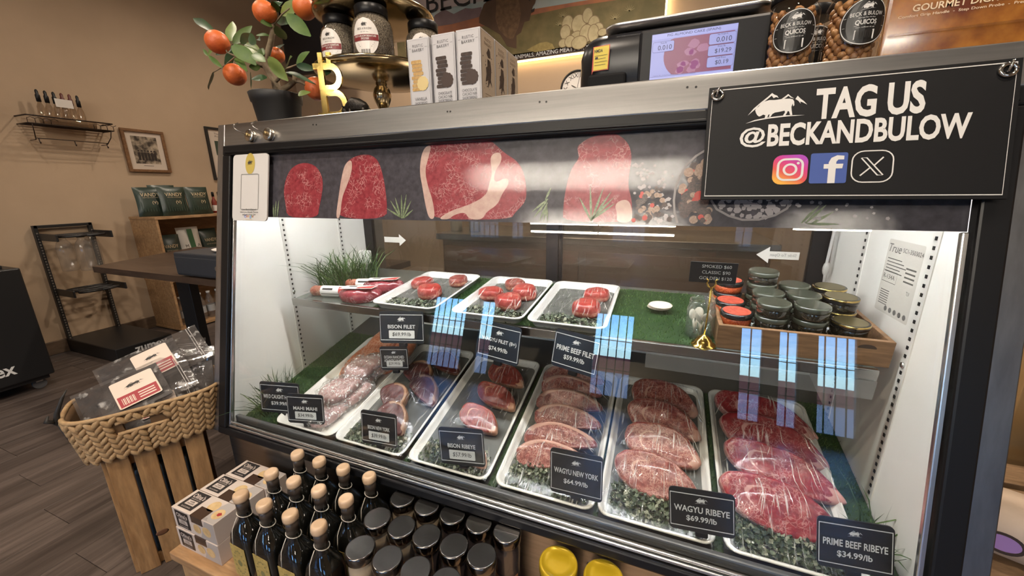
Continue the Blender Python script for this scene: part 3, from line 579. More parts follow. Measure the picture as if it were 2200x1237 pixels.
# two magnetic hooks on the top band
for k, (u, nm) in enumerate(((.156, 'left'), (.233, 'right'))):
    h = root('magnetic_hook', 'round magnetic hook on the steel top band, %s one of the two beside the tree' % nm, 'hook', FM @ T((u, .8665, .011)), 'magnetic hooks on the top band')
    MB().lathe([(.0165, 0), (.0175, .002), (.0175, .012), (.016, .0135), (.006, .0138)], 20).part('magnet', PM('nickel', (.62, .58, .52), .22, 1), h)
    MB().lathe([(.0055, .0138), (.0055, .019), (.003, .021)], 12).part('nut', PM('brass_nut', (.55, .40, .2), .3, 1), h)
    MB().tube([(0, 0, .02), (-.001, .001, .028), (-.006, .004, .038), (-.014, .010, .044), (-.021, .017, .043), (-.024, .025, .036), (-.021, .031, .029)], .0016, 8).part('hook_wire', PM('hook_steel', (.35, .33, .31), .3, 1), h)

# hanging sign
SM = FM @ T((1.576, .778, .030)) @ RX(math.radians(-3))
sg = root('hanging_sign', 'black hanging sign reading TAG US with social media icons', 'sign', SM)
m_sblk = PM('sign_black', (.006, .006, .007), .5, spec=.25, bump=(500, .08)); m_swht = PM('sign_white', (.62, .61, .60), .5)
MB().prism([(-.203, -.102), (.199, -.102), (.202, .102), (-.204, .100)], -.004, 0).part('sign_board', m_sblk, sg)
MB().strip([(-.197, -.096), (.193, -.096), (.196, .096), (-.198, .094)], .0016, .0006, I4, True).part('border_line', m_swht, sg)
q = MB(); text(q, 'TAG US', .028, .056, .052, .140, I4, bold=.034); text(q, 'BECKANDBULOW', .023, .008, .039, .260, I4, bold=.032); text(q, '@', -.129, .006, .035, .040, I4, bold=.02)
q.part('lettering', m_swht, sg)
bison(MB(), -.098, .056, .088).part('bison_emblem', m_swht, sg)
ic = root('icon_row', None, None); bpy.data.objects.remove(ic)
m_ig = None
def igmat():
    m, n, l, out = _new('icon_gradient'); p = n.new('ShaderNodeBsdfPrincipled'); p.inputs['Roughness'].default_value = .45
    v = _coords(n, l, 'Object', (1, 1, 1)); sx = n.new('ShaderNodeSeparateXYZ'); l.new(v, sx.inputs[0])
    a = n.new('ShaderNodeMath'); a.operation = 'MULTIPLY_ADD'; a.inputs[1].default_value = 16; a.inputs[2].default_value = .5; l.new(sx.outputs['Y'], a.inputs[0])
    b = n.new('ShaderNodeMath'); b.operation = 'MULTIPLY_ADD'; b.inputs[1].default_value = 8; l.new(sx.outputs['X'], b.inputs[0]); l.new(a.outputs[0], b.inputs[2])
    c = _ramp(n, l, b.outputs[0], [(.05, (.75, .38, .05)), (.35, (.62, .08, .06)), (.65, (.55, .03, .20)), (.95, (.35, .05, .42))])
    l.new(c, p.inputs['Base Color']); l.new(p.outputs[0], out.inputs[0]); return m
o = MB().flat(rr(.050, .050, .013, 5), .0006).part('camera_icon', igmat(), sg); o.location = (-.070, -.052, 0)
q = MB().strip(rr(.035, .035, .010, 5), .0035, .001, I4, True).strip([(p.x, p.y) for p in circ(.0088, 24)], .0035, .001, I4, True).flat([(p.x+.011, p.y+.0105) for p in circ(.0022, 10)], .001)
q.part('camera_outline', m_swht, o)
o = MB().flat(rr(.050, .050, .003, 3), .0006).part('letter_f_icon', PM('icon_blue', (.045, .085, .30), .45), sg); o.location = (-.017, -.051, 0)
q = MB().flat([(.000, -.025), (.010, -.025), (.010, -.001), (.0185, -.001), (.0195, .0065), (.010, .0065), (.010, .010), (.0125, .0135), (.020, .0135), (.020, .0195), (.0105, .0205), (.003, .0165), (.000, .0095), (.000, .0065), (-.0065, .0065), (-.0065, -.001), (.000, -.001)], .001)
q.part('letter_f', m_swht, o)
o = MB().strip(rr(.052, .050, .015, 5), .0018, .0006, I4, True).part('letter_x_icon', m_swht, sg); o.location = (.040, -.050, 0)
MB().strip([(-.0145, .014), (-.0075, .014), (.0145, -.014), (.0075, -.014)], .0018, .0006, I4, True).strip([(.0135, .0145), (.0025, .0015)], .002, .0006).strip([(-.0145, -.0145), (-.0025, -.002)], .002, .0006).part('letter_x', m_swht, o)
m_chrome = PM('chrome', (.70, .69, .67), .12, 1)
for x in (-.190, .186):
    y = .085
    ring = [Vector((.0085*math.cos(a*2*PI/16)+x, .0085*math.sin(a*2*PI/16)+y, .002)) for a in range(17)]
    MB().tube(ring, .0028, 8).part('grommet', m_chrome, sg)
    MB().tube([(x, y-.002, -.004), (x-.002, y-.003, .006), (x-.001, y+.004, .010), (x+.002, y+.010, .008), (x+.003, y+.013, 0)], .0016, 6).part('hook', m_chrome, sg)
# ================================================================ food in the case
m_traywh = PM('tray_white', (.72, .70, .66), .35, coat=.2)
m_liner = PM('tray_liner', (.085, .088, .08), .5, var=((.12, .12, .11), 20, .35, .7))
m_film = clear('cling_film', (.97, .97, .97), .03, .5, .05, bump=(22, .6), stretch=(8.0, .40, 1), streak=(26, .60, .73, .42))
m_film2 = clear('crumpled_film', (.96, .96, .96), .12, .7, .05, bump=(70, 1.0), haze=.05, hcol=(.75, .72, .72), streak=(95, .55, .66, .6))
m_crease = clear('film_crease', (.97, .97, .97), .15, .7, .12, haze=.38, hcol=(.92, .86, .76))
DA = math.atan(.2409)
def deckM(x, y): return T((x, y, .4052+.2409*y)) @ RX(DA)
def shelfM(x, y, dz=0.0): return T((x, y, shz(y)+dz+.0004)) @ RX(math.atan(SS))
def tray(M, w, L, label, group, bumps=()):
    r = root('meat_tray', label, 'tray', M, group); c = T((0, L/2, 0)); h = .025
    rings = [rr(w-.034, L-.034, .018, 5, 0), rr(w-.03, L-.03, .02, 5, .002), rr(w-.014, L-.014, .024, 5, h-.003), rr(w-.004, L-.004, .026, 5, h-.004), rr(w, L, .027, 5, h-.001),
             rr(w-.003, L-.003, .026, 5, h+.002), rr(w-.012, L-.012, .024, 5, h+.001), rr(w-.020, L-.020, .022, 5, h-.004), rr(w-.034, L-.034, .018, 5, .004)]
    MB().loft(rings, c, True, True).part('tray_body', m_traywh, r)
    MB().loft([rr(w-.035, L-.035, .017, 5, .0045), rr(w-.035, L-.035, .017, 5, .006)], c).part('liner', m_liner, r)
    nx, ny = 22, 44; vs = []; fs = []
    for j in range(ny+1):
        for i in range(nx+1):
            a = -1+2*i/nx; b = j/ny; x = a*(w/2-.001); y = b*L*.998+.001*L
            z = h+.0035
            e = min(1, (1-abs(a))*5)*min(1, min(b, 1-b)*9)
            for (bx, by, rx, ry, hh) in bumps:
                d2 = ((x-bx)/rx)**2+((y-by)/ry)**2
                z = max(z, h+.0035+(hh-h)*math.exp(-d2*.55)*e)
            z += .0016*e*noise.noise(Vector((x*150, y*18, w*9+L)))
            if e < 1: z -= .002*(1-e)
            vs.append((x, y, z))
    for j in range(ny):
        for i in range(nx):
            k = j*(nx+1)+i; fs.append((k, k+1, k+nx+2, k+nx+1))
    fo = MB().add(vs, fs, I4, True).part('cling_film', m_film, r)
    q = MB()
    def fz(x, y):
        i = min(nx-1, max(0, int((x/(w/2-.001)+1)/2*nx))); j = min(ny-1, max(0, int(y/L*ny))); return vs[j*(nx+1)+i][2]
    for bx, by, rx, ry, hh in bumps:
        for _ in range(13):
            x0 = bx+random.uniform(-1.0, 1.0)*rx; y0 = by+random.uniform(-.5, .5)*ry; ln = random.uniform(.02, .06); dx = (x0-bx)*.35+random.uniform(-.004, .004); P_ = []
            for k in range(6):
                t_ = k/5; x = max(-w/2+.012, min(w/2-.012, x0+dx*t_)); y = max(.012, min(L-.012, y0-ln*t_)); P_.append(Vector((x, y, fz(x, y)+.0012)))
            ww = random.uniform(.0003, .0009); d = Vector((1, 0, 0))
            q.add([p-d*ww*math.sin(PI*(k+.3)/5.6) for k, p in enumerate(P_)]+[p+d*ww*math.sin(PI*(k+.3)/5.6)+Vector((0, 0, .0006)) for k, p in enumerate(P_)], [(k, k+1, k+7, k+6) for k in range(5)], I4, True)
    q.part('film_crease', m_crease, fo, kind='stuff')
    return r
def slab(outf, t, fatf, n=56, rings=None):
    mb = MB(); rg = rings or [(.80, 0), (.95, .08), (1, .3), (1.0, .55), (.995, .8), (.975, .93), (.93, 1.0), (.87, 1.02), (.80, 1.0), (.72, .99), (.64, 1.0), (.56, 1.01), (.46, 1.0), (.34, 1.01), (.2, 1.0), (.06, 1.0)]
    o = [outf(2*PI*k/n) for k in range(n)]; R = []; fat = []
    for s, z in rg:
        R.append([Vector((x*s, y*s, z*t+.0022*noise.noise(Vector((x*s*40, y*s*40, t*90))))) for x, y in o])
        fat += [fatf(2*PI*k/n, s, z) for k in range(n)]
    mb.loft(R); mb.fat = fat; return mb
def wob(a, s, amp=.05): return 1+amp*noise.noise(Vector((math.cos(a)*1.3, math.sin(a)*1.3, s*7.1)))+amp*.5*noise.noise(Vector((math.cos(a)*3.5, math.sin(a)*3.5, s*3.3)))
def ny_out(L, w, s):
    def f(a):
        c, d = math.cos(a), math.sin(a); k = wob(a, s)
        x = L*(abs(c)**.85)*(1 if c > 0 else -1)*k; ww = w*(1-.30*(x/L)-.12*(x/L)**2)
        return x, ww*(abs(d)**.8)*(1 if d > 0 else -1)*k+.012*(1-(x/L)**2)-.006
    return f
def ny_fat(a, s, z):
    d = (a-PI/2+PI) % (2*PI)-PI
    return 1.0 if abs(d) < 1.15 and s > .86 else .55 if abs(d) < 1.3 and s > .78 else (.5 if s > .99 and z > .5 else 0)
def rib_out(L, w, s):
    def f(a):
        c, d = math.cos(a), math.sin(a); k = wob(a, s, .06)
        x = L*c*k; ww = w*(1-.42*max(0, x/L)**1.3)
        return x, ww*d*k+.010*math.sin(x/L*2)
    return f
def rib_fat(a, s, z):
    f = 0
    if s > .95: f = .55
    d = (a-PI+PI) % (2*PI)-PI            # towards the broad end
    if abs(d) < 1.3 and .53 < s < .63: f = .80*(1-abs(d)/2.6)+.05
    if abs(a) < .5 or abs(a-2*PI) < .5:
        if s > .78: f = .7
    return f
def fil_out(r, s): return lambda a: (r*1.12*math.cos(a)*wob(a, s, .12), r*math.sin(a)*wob(a, s+2, .12))
m_wagyu = meat('wagyu_meat', (.135, .018, .016), (.25, .052, .042), (.42, .22, .165), .8, 150, .36, .06, 45, .85)
m_prime = meat('prime_meat', (.16, .006, .011), (.27, .020, .024), (.46, .23, .20), .6, 115, .34, .045, 34, .8)
m_bison = meat('bison_meat', (.050, .008, .007), (.105, .020, .015), (.30, .16, .09), .12, 60, .36, .04, 25, .5)
m_bisonr = meat('bison_ribeye_meat', (.16, .022, .017), (.28, .052, .038), (.48, .24, .15), .35, 80, .36, .04, 30, .5)
m_filet = meat('filet_meat', (.25, .018, .015), (.38, .055, .042), (.60, .27, .19), .30, 70, .34, .04, 25, .5)
FP = [(.80, 0), (.94, .06), (1, .22), (1.02, .45), (1.0, .68), (.94, .86), (.84, .96), (.72, 1.0), (.5, 1.03), (.3, 1.02), (.1, 1.0)]
def frnd(a, s, z): return .5 if (s > .97 and .15 < z < .5) else 0
meshes = {
 'ny1': slab(ny_out(.096, .034, 1), .024, ny_fat).mesh('steak', m_wagyu), 'ny2': slab(ny_out(.100, .032, 2), .024, ny_fat).mesh('steak', m_wagyu),
 'wr1': slab(rib_out(.100, .052, 3), .026, rib_fat).mesh('steak', m_wagyu), 'wr2': slab(rib_out(.096, .056, 4), .026, rib_fat).mesh('steak', m_wagyu),
 'pr1': slab(rib_out(.118, .056, 5), .028, rib_fat).mesh('steak', m_prime), 'pr2': slab(rib_out(.120, .052, 6), .028, rib_fat).mesh('steak', m_prime),
 'br1': slab(rib_out(.078, .038, 7), .024, rib_fat).mesh('steak', m_bisonr), 'br2': slab(rib_out(.072, .040, 8), .024, rib_fat).mesh('steak', m_bisonr),
 'bn1': slab(ny_out(.070, .038, 9), .026, ny_fat).mesh('steak', m_bison), 'bn2': slab(ny_out(.062, .042, 10), .03, ny_fat).mesh('steak', m_bison),
 'fi1': slab(fil_out(.034, 11), .034, frnd, 40, FP).mesh('filet', m_filet), 'fi2': slab(fil_out(.037, 12), .040, frnd, 40, FP).mesh('filet', m_filet), 'fi3': slab(fil_out(.031, 13), .032, frnd, 40, FP).mesh('filet', m_bisonr)}
def steak(key, M, label, group, nm='steak'):
    o = bpy.data.objects.new(nm, meshes[key]); COL.objects.link(o); o.matrix_world = M; return tagit(o, label, nm, group)
m_par = [PM('parsley_dark', (.022, .036, .018), .5), PM('parsley_mid', (.055, .078, .040), .5), PM('parsley_pale', (.26, .27, .19), .5), PM('parsley_light', (.10, .125, .07), .5)]
def parsley(M, w, d, h, n, label):
    mb = MB()
    for _ in range(n):
        x = random.uniform(-w/2, w/2); y = random.uniform(0, d); e = (1-(2*x/w)**4)*(1-(2*y/d-1)**4)
        z = random.uniform(0, h)*e+.002; s = random.uniform(.004, .009)
        q = Euler((random.uniform(-.9, .9), random.uniform(-.9, .9), random.uniform(0, 6.3))).to_matrix().to_4x4()
        mb.add([(-s*.2, 0, 0), (s*.2, 0, 0), (s*.8, s*.5, s*.1), (s*.45, s*.75, 0), (s*.25, s*1.3, s*.15), (-s*.2, s*.9, 0), (-s*.75, s*.7, s*.1)], [(0, 1, 2, 3, 4, 5, 6)], T((x, y, z)) @ q, False, random.choice((0, 0, 1, 1, 3, 2)))
    return mb.thing('parsley_garnish', m_par, label, 'garnish', M, 'parsley garnishes at the front of the trays', 'stuff')
m_gr = [PM('grass_dark', (.014, .042, .008), .6), PM('grass_mid', (.036, .085, .014), .6), PM('grass_light', (.085, .135, .032), .6)]
def tuft(label, M, rx, ry, n, h0, h1, spread, nm='artificial_grass', w=.0035):
    mb = MB()
    for _ in range(n):
        a = random.uniform(0, 2*PI); q = math.sqrt(random.random()); x, y = rx*q*math.cos(a), ry*q*math.sin(a)
        h = random.uniform(h0, h1); dx = (x/rx*.5+random.uniform(-.6, .6))*spread*h; dy = (y/ry*.5+random.uniform(-.6, .6))*spread*h
        b = random.uniform(0, PI); wx, wy = math.cos(b)*w/2, math.sin(b)*w/2; vs = []
        for k, t in enumerate((0, .35, .7)):
            cx, cy, cz = x+dx*t*t, y+dy*t*t, h*t*(1-.12*t*spread); g = 1-.35*t
            vs += [(cx-wx*g, cy-wy*g, cz), (cx+wx*g, cy+wy*g, cz)]
        vs.append((x+dx, y+dy, h*(1-.2*spread)))
        mb.add(vs, [(0, 1, 3, 2), (2, 3, 5, 4), (4, 5, 6)], I4, True, random.choice((0, 0, 1, 1, 2)))
    return mb.thing(nm, m_gr, label, 'artificial grass', M, None, 'stuff')
def mat_grass(label, rects, Mf, n_per=52000, hh=.012):
    mb = MB(); base = MB()
    for (x0, y0, x1, y1) in rects:
        M = Mf(x0, y0); L = (y1-y0); mb.box(((x1-x0)/2, L/2, .0015), (x1-x0, L, .003), M, 0)
        for _ in range(int((x1-x0)*L*n_per)):
            x, y = random.uniform(0, x1-x0), random.uniform(0, L); a = random.uniform(0, 2*PI); s = .0011
            lx, ly = random.uniform(-.007, .007), random.uniform(-.007, .007)
            mb.add([(x-s*math.cos(a), y-s*math.sin(a), .002), (x+s*math.cos(a), y+s*math.sin(a), .002), (x+lx, y+ly, random.uniform(.4, 1)*hh)], [(0, 1, 2)], M, False, random.choice((0, 1, 1, 2)))
    return mb.thing('grass_mat', m_gr, label, 'grass mat', I4, None, 'stuff')
ORD = ['nearest the glass', 'second from the glass', 'third from the glass', 'fourth from the glass', 'fifth from the glass', 'sixth from the glass']
# ---- six long trays on the deck: x centre, width
TL = .485
def put(name, xc, w, label, items, bump_h, group, glabel, par, tiltd):
    M = deckM(xc, .045)
    tray(M, w, TL, label, 'long meat trays on the deck', [(x, y, rx, ry, h) for (_, x, y, _, _, rx, ry, h) in items])
    for k, (key, x, y, rot, tl, rx, ry, h) in enumerate(items):
        steak(key, M @ T((x, y, .0075+.030*math.sin(math.radians(tl)))) @ RX(math.radians(tl)) @ RZ(math.radians(rot)), '%s, %s in its tray' % (glabel, ORD[k]), group)
    if par: parsley(M @ T((0, .018, .006)), w-.05, par[0], par[1], par[2], '%s at the front of the %s tray' % ('green parsley bed', par[3]))
put('t2', .570, .250, 'white rimmed tray of dark bison strip steaks under film', [('bn1', .02, .115, -35, 12, .07, .05, .05), ('bn2', -.030, .185, -50, 14, .07, .06, .055), ('bn1', .05, .25, -35, 16, .07, .05, .06), ('bn2', -.01, .315, -25, 18, .07, .05, .065), ('bn1', .05, .395, -20, 20, .07, .06, .07)], .05, 'bison strip steaks', 'dark bison strip steak', (.075, .018, 900, 'bison strip'), 0)
put('t3', .830, .246, 'white rimmed tray of red bison ribeye steaks under film', [('br1', .03, .075, -32, 14, .075, .05, .05), ('br2', .02, .185, -34, 16, .07, .045, .05), ('br1', .035, .285, -32, 18, .075, .045, .055), ('br2', .03, .385, -30, 20, .07, .05, .06)], .05, 'bison ribeye steaks', 'red bison ribeye steak', (.075, .016, 700, 'bison ribeye'), 0)
put('t4', 1.094, .250, 'white rimmed tray of marbled strip steaks stacked in a row', [('ny1', .0, .115, 6, 30, .10, .035, .062), ('ny2', .006, .18, 5, 32, .10, .035, .065), ('ny1', .008, .25, 4, 34, .10, .035, .068), ('ny2', .0, .315, 4, 36, .10, .035, .07), ('ny1', -.008, .375, 3, 36, .10, .035, .07), ('ny2', -.012, .43, 3, 38, .10, .035, .07)], .06, 'marbled strip steaks', 'marbled pink strip steak', (.085, .024, 1200, 'marbled strip'), 0)
put('t5', 1.346, .244, 'white rimmed tray of marbled ribeye steaks under film', [('wr1', .0, .13, -22, 24, .09, .05, .07), ('wr2', .01, .225, -22, 26, .09, .05, .075), ('wr1', .012, .315, -24, 28, .09, .05, .08), ('wr2', .012, .40, -24, 28, .09, .05, .08)], .07, 'marbled ribeye steaks', 'heavily marbled ribeye steak', (.085, .020, 1100, 'marbled ribeye'), 0)
put('t6', 1.603, .244, 'white rimmed tray of dark red prime ribeye steaks at the right end', [('pr1', -.005, .125, -24, 24, .10, .055, .075), ('pr2', .015, .225, -24, 26, .10, .055, .08), ('pr1', .012, .315, -24, 28, .10, .055, .085), ('pr2', .008, .40, -22, 28, .10, .055, .085)], .07, 'prime ribeye steaks', 'dark red prime ribeye steak', (.085, .020, 1300, 'prime ribeye'), 0)
# ---- fish tray at the left: bagged white fish and salmon sides
M1 = deckM(.322, .045)
tr1 = root('meat_tray', 'white rimmed tray of bagged fish at the left end of the case', 'tray', M1, 'long meat trays on the deck')
w, L, h = .245, TL, .025
MB().loft([rr(w-.034, L-.034, .018, 5, 0), rr(w-.014, L-.014, .024, 5, h-.003), rr(w, L, .027, 5, h-.001), rr(w-.003, L-.003, .026, 5, h+.002), rr(w-.02, L-.02, .022, 5, h-.004), rr(w-.034, L-.034, .018, 5, .004)], T((0, L/2, 0))).part('tray_body', m_traywh, tr1)
m_fish = meat('white_fish', (.36, .18, .17), (.48, .29, .27), (.62, .50, .46), .5, 45, .3, .06, 25)
m_salm = meat('salmon', (.40, .095, .03), (.50, .15, .055), (.62, .34, .22), .8, 60, .35, .07, 20)
def fish_out(L, w, s): return lambda a: (L*math.cos(a)*wob(a, s, .1), w*math.sin(a)*wob(a, s+1, .12)*(1-.25*math.cos(a)))
FR = [(.75, 0), (.95, .12), (1, .4), (.96, .7), (.85, .9), (.7, 1.0), (.45, 1.04), (.2, 1.02), (.05, 1.0)]
nofat = lambda a, s, z: .2
fishmesh = [slab(fish_out(.072, .046, 20+k), .030, nofat, 36, FR) for k in range(3)]
fm = [f.mesh('fish_fillet', m_fish) for f in fishmesh]
bagm = []
for k in range(3):
    f = slab(fish_out(.080, .054, 20+k), .038, nofat, 64, FR)
    for i, p in enumerate(f.v):
        n_ = Vector((p.x, p.y, (p.z-.015)*1.5)); d = .009*noise.noise(Vector((p.x*70, p.y*70, p.z*60+k)))+.006*noise.noise(Vector((p.x*160, p.y*160, k)))
        p += n_.normalized()*d
    f.sm = [False]*len(f.f)
    me = f.mesh('plastic_bag', m_film2); bagm.append(me)
for k, (x, y, z, r) in enumerate([(.030, .085, .010, 62), (.050, .165, .016, 48), (.035, .235, .024, 70), (.060, .305, .034, 55), (.030, .155, .044, 58), (.045, .26, .056, 62)]):
    o = root('fish_fillet', 'pale pink white-fish fillet in a clear bag, %s in the pile' % ['nearest the glass', 'second from the glass', 'third from the glass', 'at the far end below', 'upper front one', 'upper rear one'][k], 'fish', M1 @ T((x, y, z)) @ RZ(math.radians(r)) @ RX(.12), 'bagged white fish')
    child('fillet', o, fm[k % 3], T((0, 0, .003))); child('plastic_bag', o, bagm[k % 3])
sal = slab(lambda a: (.105*math.cos(a)*wob(a, 31, .06), .055*math.sin(a)*wob(a, 32, .06)), .032, nofat, 40, FR).mesh('salmon_side', m_salm)
for k, (x, y, z, r, l) in enumerate([(.015, .40, .055, 78, 'orange salmon side standing highest behind the bagged fish'), (-.035, .33, .014, 72, 'orange salmon side low on the left of the bagged fish'), (.085, .40, .030, 80, 'orange salmon side on the right behind the bagged fish')]):
    o = bpy.data.objects.new('salmon_side', sal); COL.objects.link(o); o.matrix_world = M1 @ T((x, y, z)) @ RX(.3) @ RZ(math.radians(r)); tagit(o, l, 'fish', 'salmon sides')
# ---- three smaller trays of filets on the shelf
def shelf_tray(xc, w, label, items, plabel):
    M = shelfM(xc, .238, .0); L = .345
    tray(M, w, L, label, 'filet trays on the shelf', [(x, y, .05, .045, h) for (_, x, y, _, h) in items])
    for k, (key, x, y, rot, hh) in enumerate(items):
        steak(key, M @ T((x, y, .007)) @ RZ(math.radians(rot)), '%s filet steak, %s' % (plabel, ['front one in its tray', 'second from the front in its tray', 'third from the front in its tray', 'rearmost of the four in its tray'][k]), 'filet steaks on the shelf', 'filet')
    parsley(M @ T((0, .016, .006)), w-.05, .075, .012, 420, 'pale parsley bed at the front of the %s filet tray' % plabel)
shelf_tray(.580, .236, 'filet tray on the left of the shelf with three small red steaks', [('fi2', .02, .135, 0, .048), ('fi1', -.06, .215, 30, .044), ('fi3', .055, .27, 60, .042)], 'small bison')
shelf_tray(.864, .226, 'filet tray in the middle of the shelf with four steaks', [('fi2', .03, .115, 20, .048), ('fi1', -.055, .175, 0, .044), ('fi2', .05, .205, 70, .048), ('fi3', -.01, .28, 0, .042)], 'thick marbled')
shelf_tray(1.094, .216, 'filet tray on the right of the shelf with two steaks', [('fi2', .035, .125, 40, .048), ('fi1', .045, .245, 10, .046)], 'bright red')
mat_grass('green artificial grass mat on the upper shelf', [(.46, .252, 1.452, .615)], lambda x, y: shelfM(x, y, -.0002), 30000)
mat_grass('green artificial grass strips between the trays on the deck', [(.052, .05, .198, .56), (.444, .05, .447, .54), (.692, .04, .710, .53), (.950, .04, .972, .53), (1.216, .04, 1.227, .53), (1.466, .04, 1.484, .53), (1.722, .05, 1.782, .56), (.95, .028, 1.75, .046)], lambda x, y: deckM(x, y), 42000)
tuft('tall artificial grass clump at the left end of the shelf', shelfM(.175, .455), .105, .12, 330, .06, .165, 1.0)
tuft('wispy artificial grass tuft in the front left corner of the case', deckM(.115, .13), .05, .07, 130, .06, .14, .9)
tuft('small artificial grass tuft in the front right corner of the case', deckM(1.752, .14), .02, .05, 34, .05, .12, .9)
# ---- packaged sausages and vacuum packs
m_saus = meat('cured_sausage', (.22, .05, .03), (.36, .11, .06), (.6, .4, .3), .6, 140, .3, .08, 60)
m_label = PM('label_white', (.74, .70, .66), .4); m_red = PM('label_red', (.48, .045, .035), .4); m_ink = PM('ink_black', (.025, .022, .02), .5)
def salami(M, label):
    r = root('packed_salami', label, 'sausage', M, 'packed salami sticks')
    MB().tube([(-.105, 0, .02), (-.10, 0, .02), (-.09, 0, .02), (.09, 0, .02), (.10, 0, .02), (.106, 0, .02)], [.004, .013, .0185, .0185, .013, .004], 14).part('sausage', m_saus, r)
    q = MB().loft([[Vector((x, .0198*math.cos(a), .02+.0198*math.sin(a))) for a in [k*2*PI/16 for k in range(17)]] for x in (-.055, .07)], I4, False, False, True, False); q.part('paper_label', m_label, r)
    def band(x0, x1, a0, a1, nm, m):
        MB().loft([[Vector((x, .0204*math.cos(a0+(a1-a0)*k/6), .02+.0204*math.sin(a0+(a1-a0)*k/6))) for k in range(7)] for x in (x0, x1)], I4, False, False, True, False).part(nm, m, r)
    band(.018, .055, PI*.62, PI*1.0, 'red_panel', m_red); band(-.045, -.005, PI*.72, PI*.82, 'animal_mark', m_ink); band(-.05, .06, -PI*.97, -PI*.94, 'text_line', m_ink)
    MB().flat([(-.125, -.02), (-.10, -.008), (-.10, .008), (-.125, .02)], .02).flat([(.10, -.008), (.13, -.022), (.13, .022), (.10, .008)], .02).part('film_end', m_film2, r)
salami(shelfM(.262, .305) @ RZ(.16), 'packed salami stick with white label, nearest the glass')
salami(shelfM(.330, .405) @ RZ(.22), 'packed salami stick with white label, behind the first one')
m_vac = meat('vacuum_meat', (.16, .018, .028), (.28, .05, .06), (.5, .30, .30), .4, 60, .18, .06, 30)
def vac(M, label):
    r = root('vacuum_pack', label, 'meat pack', M, 'vacuum packed meats')
    f = slab(lambda a: (.075*math.cos(a)*wob(a, 41, .15), .042*math.sin(a)*wob(a, 42, .15)), .042, nofat, 40, FR)
    for p in f.v: p.z += .005*noise.noise(Vector((p.x*60, p.y*60, 3)))*(p.z/.04)
    f.part('meat_pack', m_vac, r)
    MB().rbox((0, -.006, .047), (.115, .05, .001), .0004, RX(-.12)).part('paper_label', m_label, r)
    MB().flat([(.0, -.028), (.055, -.028), (.055, .012), (.0, -.012)], .0482, RX(-.12)).part('red_panel', m_red, r)
    MB().flat([(-.04, -.006), (-.01, -.004), (-.012, .008), (-.038, .006)], .0482, RX(-.12)).part('animal_mark', m_ink, r)
vac(shelfM(.372, .298) @ RZ(.25), 'purple red vacuum meat pack with label, nearest the glass')
vac(shelfM(.392, .395) @ RZ(.3), 'purple red vacuum meat pack with label, behind the nearer one')

# ---- price signs
m_sg = PM('price_black', (.012, .013, .015), .30, coat=.3); m_sw = PM('price_white', (.66, .66, .65), .5)
def price(x, y, zc, w, h, lines, label, roll=0, yaw=0, lean=-6, hand=None, foot=True):
    M = T((x, y, zc)) @ RZ(math.radians(yaw)) @ RX(PI/2+math.radians(lean)) @ RZ(math.radians(roll))
    r = root('price_sign', label, 'sign', M, 'black price signs in the case')
    MB().prism([(p.x, p.y) for p in rr(w, h, .009, 4)], -.003, 0).part('sign_plate', m_sg, r)
    MB().strip([(-w/2+.003, -h/2+.010), (w/2-.003, -h/2+.010), (w/2-.003, h/2-.011), (-w/2+.003, h/2-.011)], .0022, .0006, I4, True).part('border_line', m_sw, r)
    q = MB(); n = len(lines); bison(q, 0, h*.25, w*.20)
    if hand:
        for k, s in enumerate(lines): text(q, s, 0, h*(.02 if n == 1 else .06)-k*.013, .0115 if n == 1 else .0105, w*.62 if n == 1 and len(s) > 10 else None if n == 1 else w*.72, bold=.02)
        q.part('lettering', m_sw, r)
        MB().flat(rr(w*.58, h*.25, .002, 2), .0007, T((0, -h*.22, 0))).part('price_sticker', m_sw, r)
        t = MB(); text(t, hand, 0, -h*.22, h*.13, w*.42, I4, .0012, shear=.15); t.part('handwriting', m_ink, r)
    else:
        text(q, lines[0], 0, h*.03, .0135, w*.84 if len(lines[0]) > 10 else None, bold=.02); text(q, lines[1], 0, -h*.19, .0135, None if False else w*.46, bold=.02)
        q.part('lettering', m_sw, r)
    MB().rbox((0, -h/2-.006, -.008), (.024, .014, .014), .003).rbox((0, -h/2+.004, -.006), (.012, .02, .006), .002).part('clip', m_blackp, r)
    return r
price(.603, .205, .750, .142, .098, ['BISON FILET'], 'black price sign reading bison filet below the shelf', 2, 12, -10, '$69.99/lb')
price(.922, .205, .745, .128, .105, ['WAGYU FILET (8+)', '$74.99/lb'], 'black price sign reading wagyu filet below the shelf', -3, -6, -10)
price(1.132, .205, .748, .122, .100, ['PRIME BEEF FILET', '$59.99/lb'], 'black price sign reading prime beef filet below the shelf', -4, -10, -10)
price(.485, .30, .588, .100, .086, ['OCEAN RANCHED', 'ATLANTIC SALMON'], 'black price sign reading ocean ranched Atlantic salmon', 2, 15, -4, '$29.99/lb')
price(.200, .075, .503, .138, .105, ['WILD CAUGHT HALIBUT', '$39.99/lb'], 'black price sign reading wild caught halibut in the left corner', -1, 14, -6)
price(.330, .058, .500, .122, .096, ['MAHI MAHI'], 'black price sign reading mahi mahi in front of the fish', 0, 14, -6, '$34.99/lb')
price(.610, .058, .497, .114, .102, ['BISON NEW YORK'], 'black price sign reading bison New York', 0, 6, -6, '$39.99/lb')
price(.875, .058, .508, .124, .102, ['BISON RIBEYE'], 'black price sign reading bison ribeye', 5, 6, -6, '$57.99/lb')
price(1.172, .060, .510, .122, .112, ['WAGYU NEW YORK', '$64.99/lb'], 'black price sign reading wagyu New York', 2, 0, -6)
price(1.433, .048, .508, .122, .092, ['WAGYU RIBEYE', '$69.99/lb'], 'black price sign reading wagyu ribeye', 6, 0, -8)
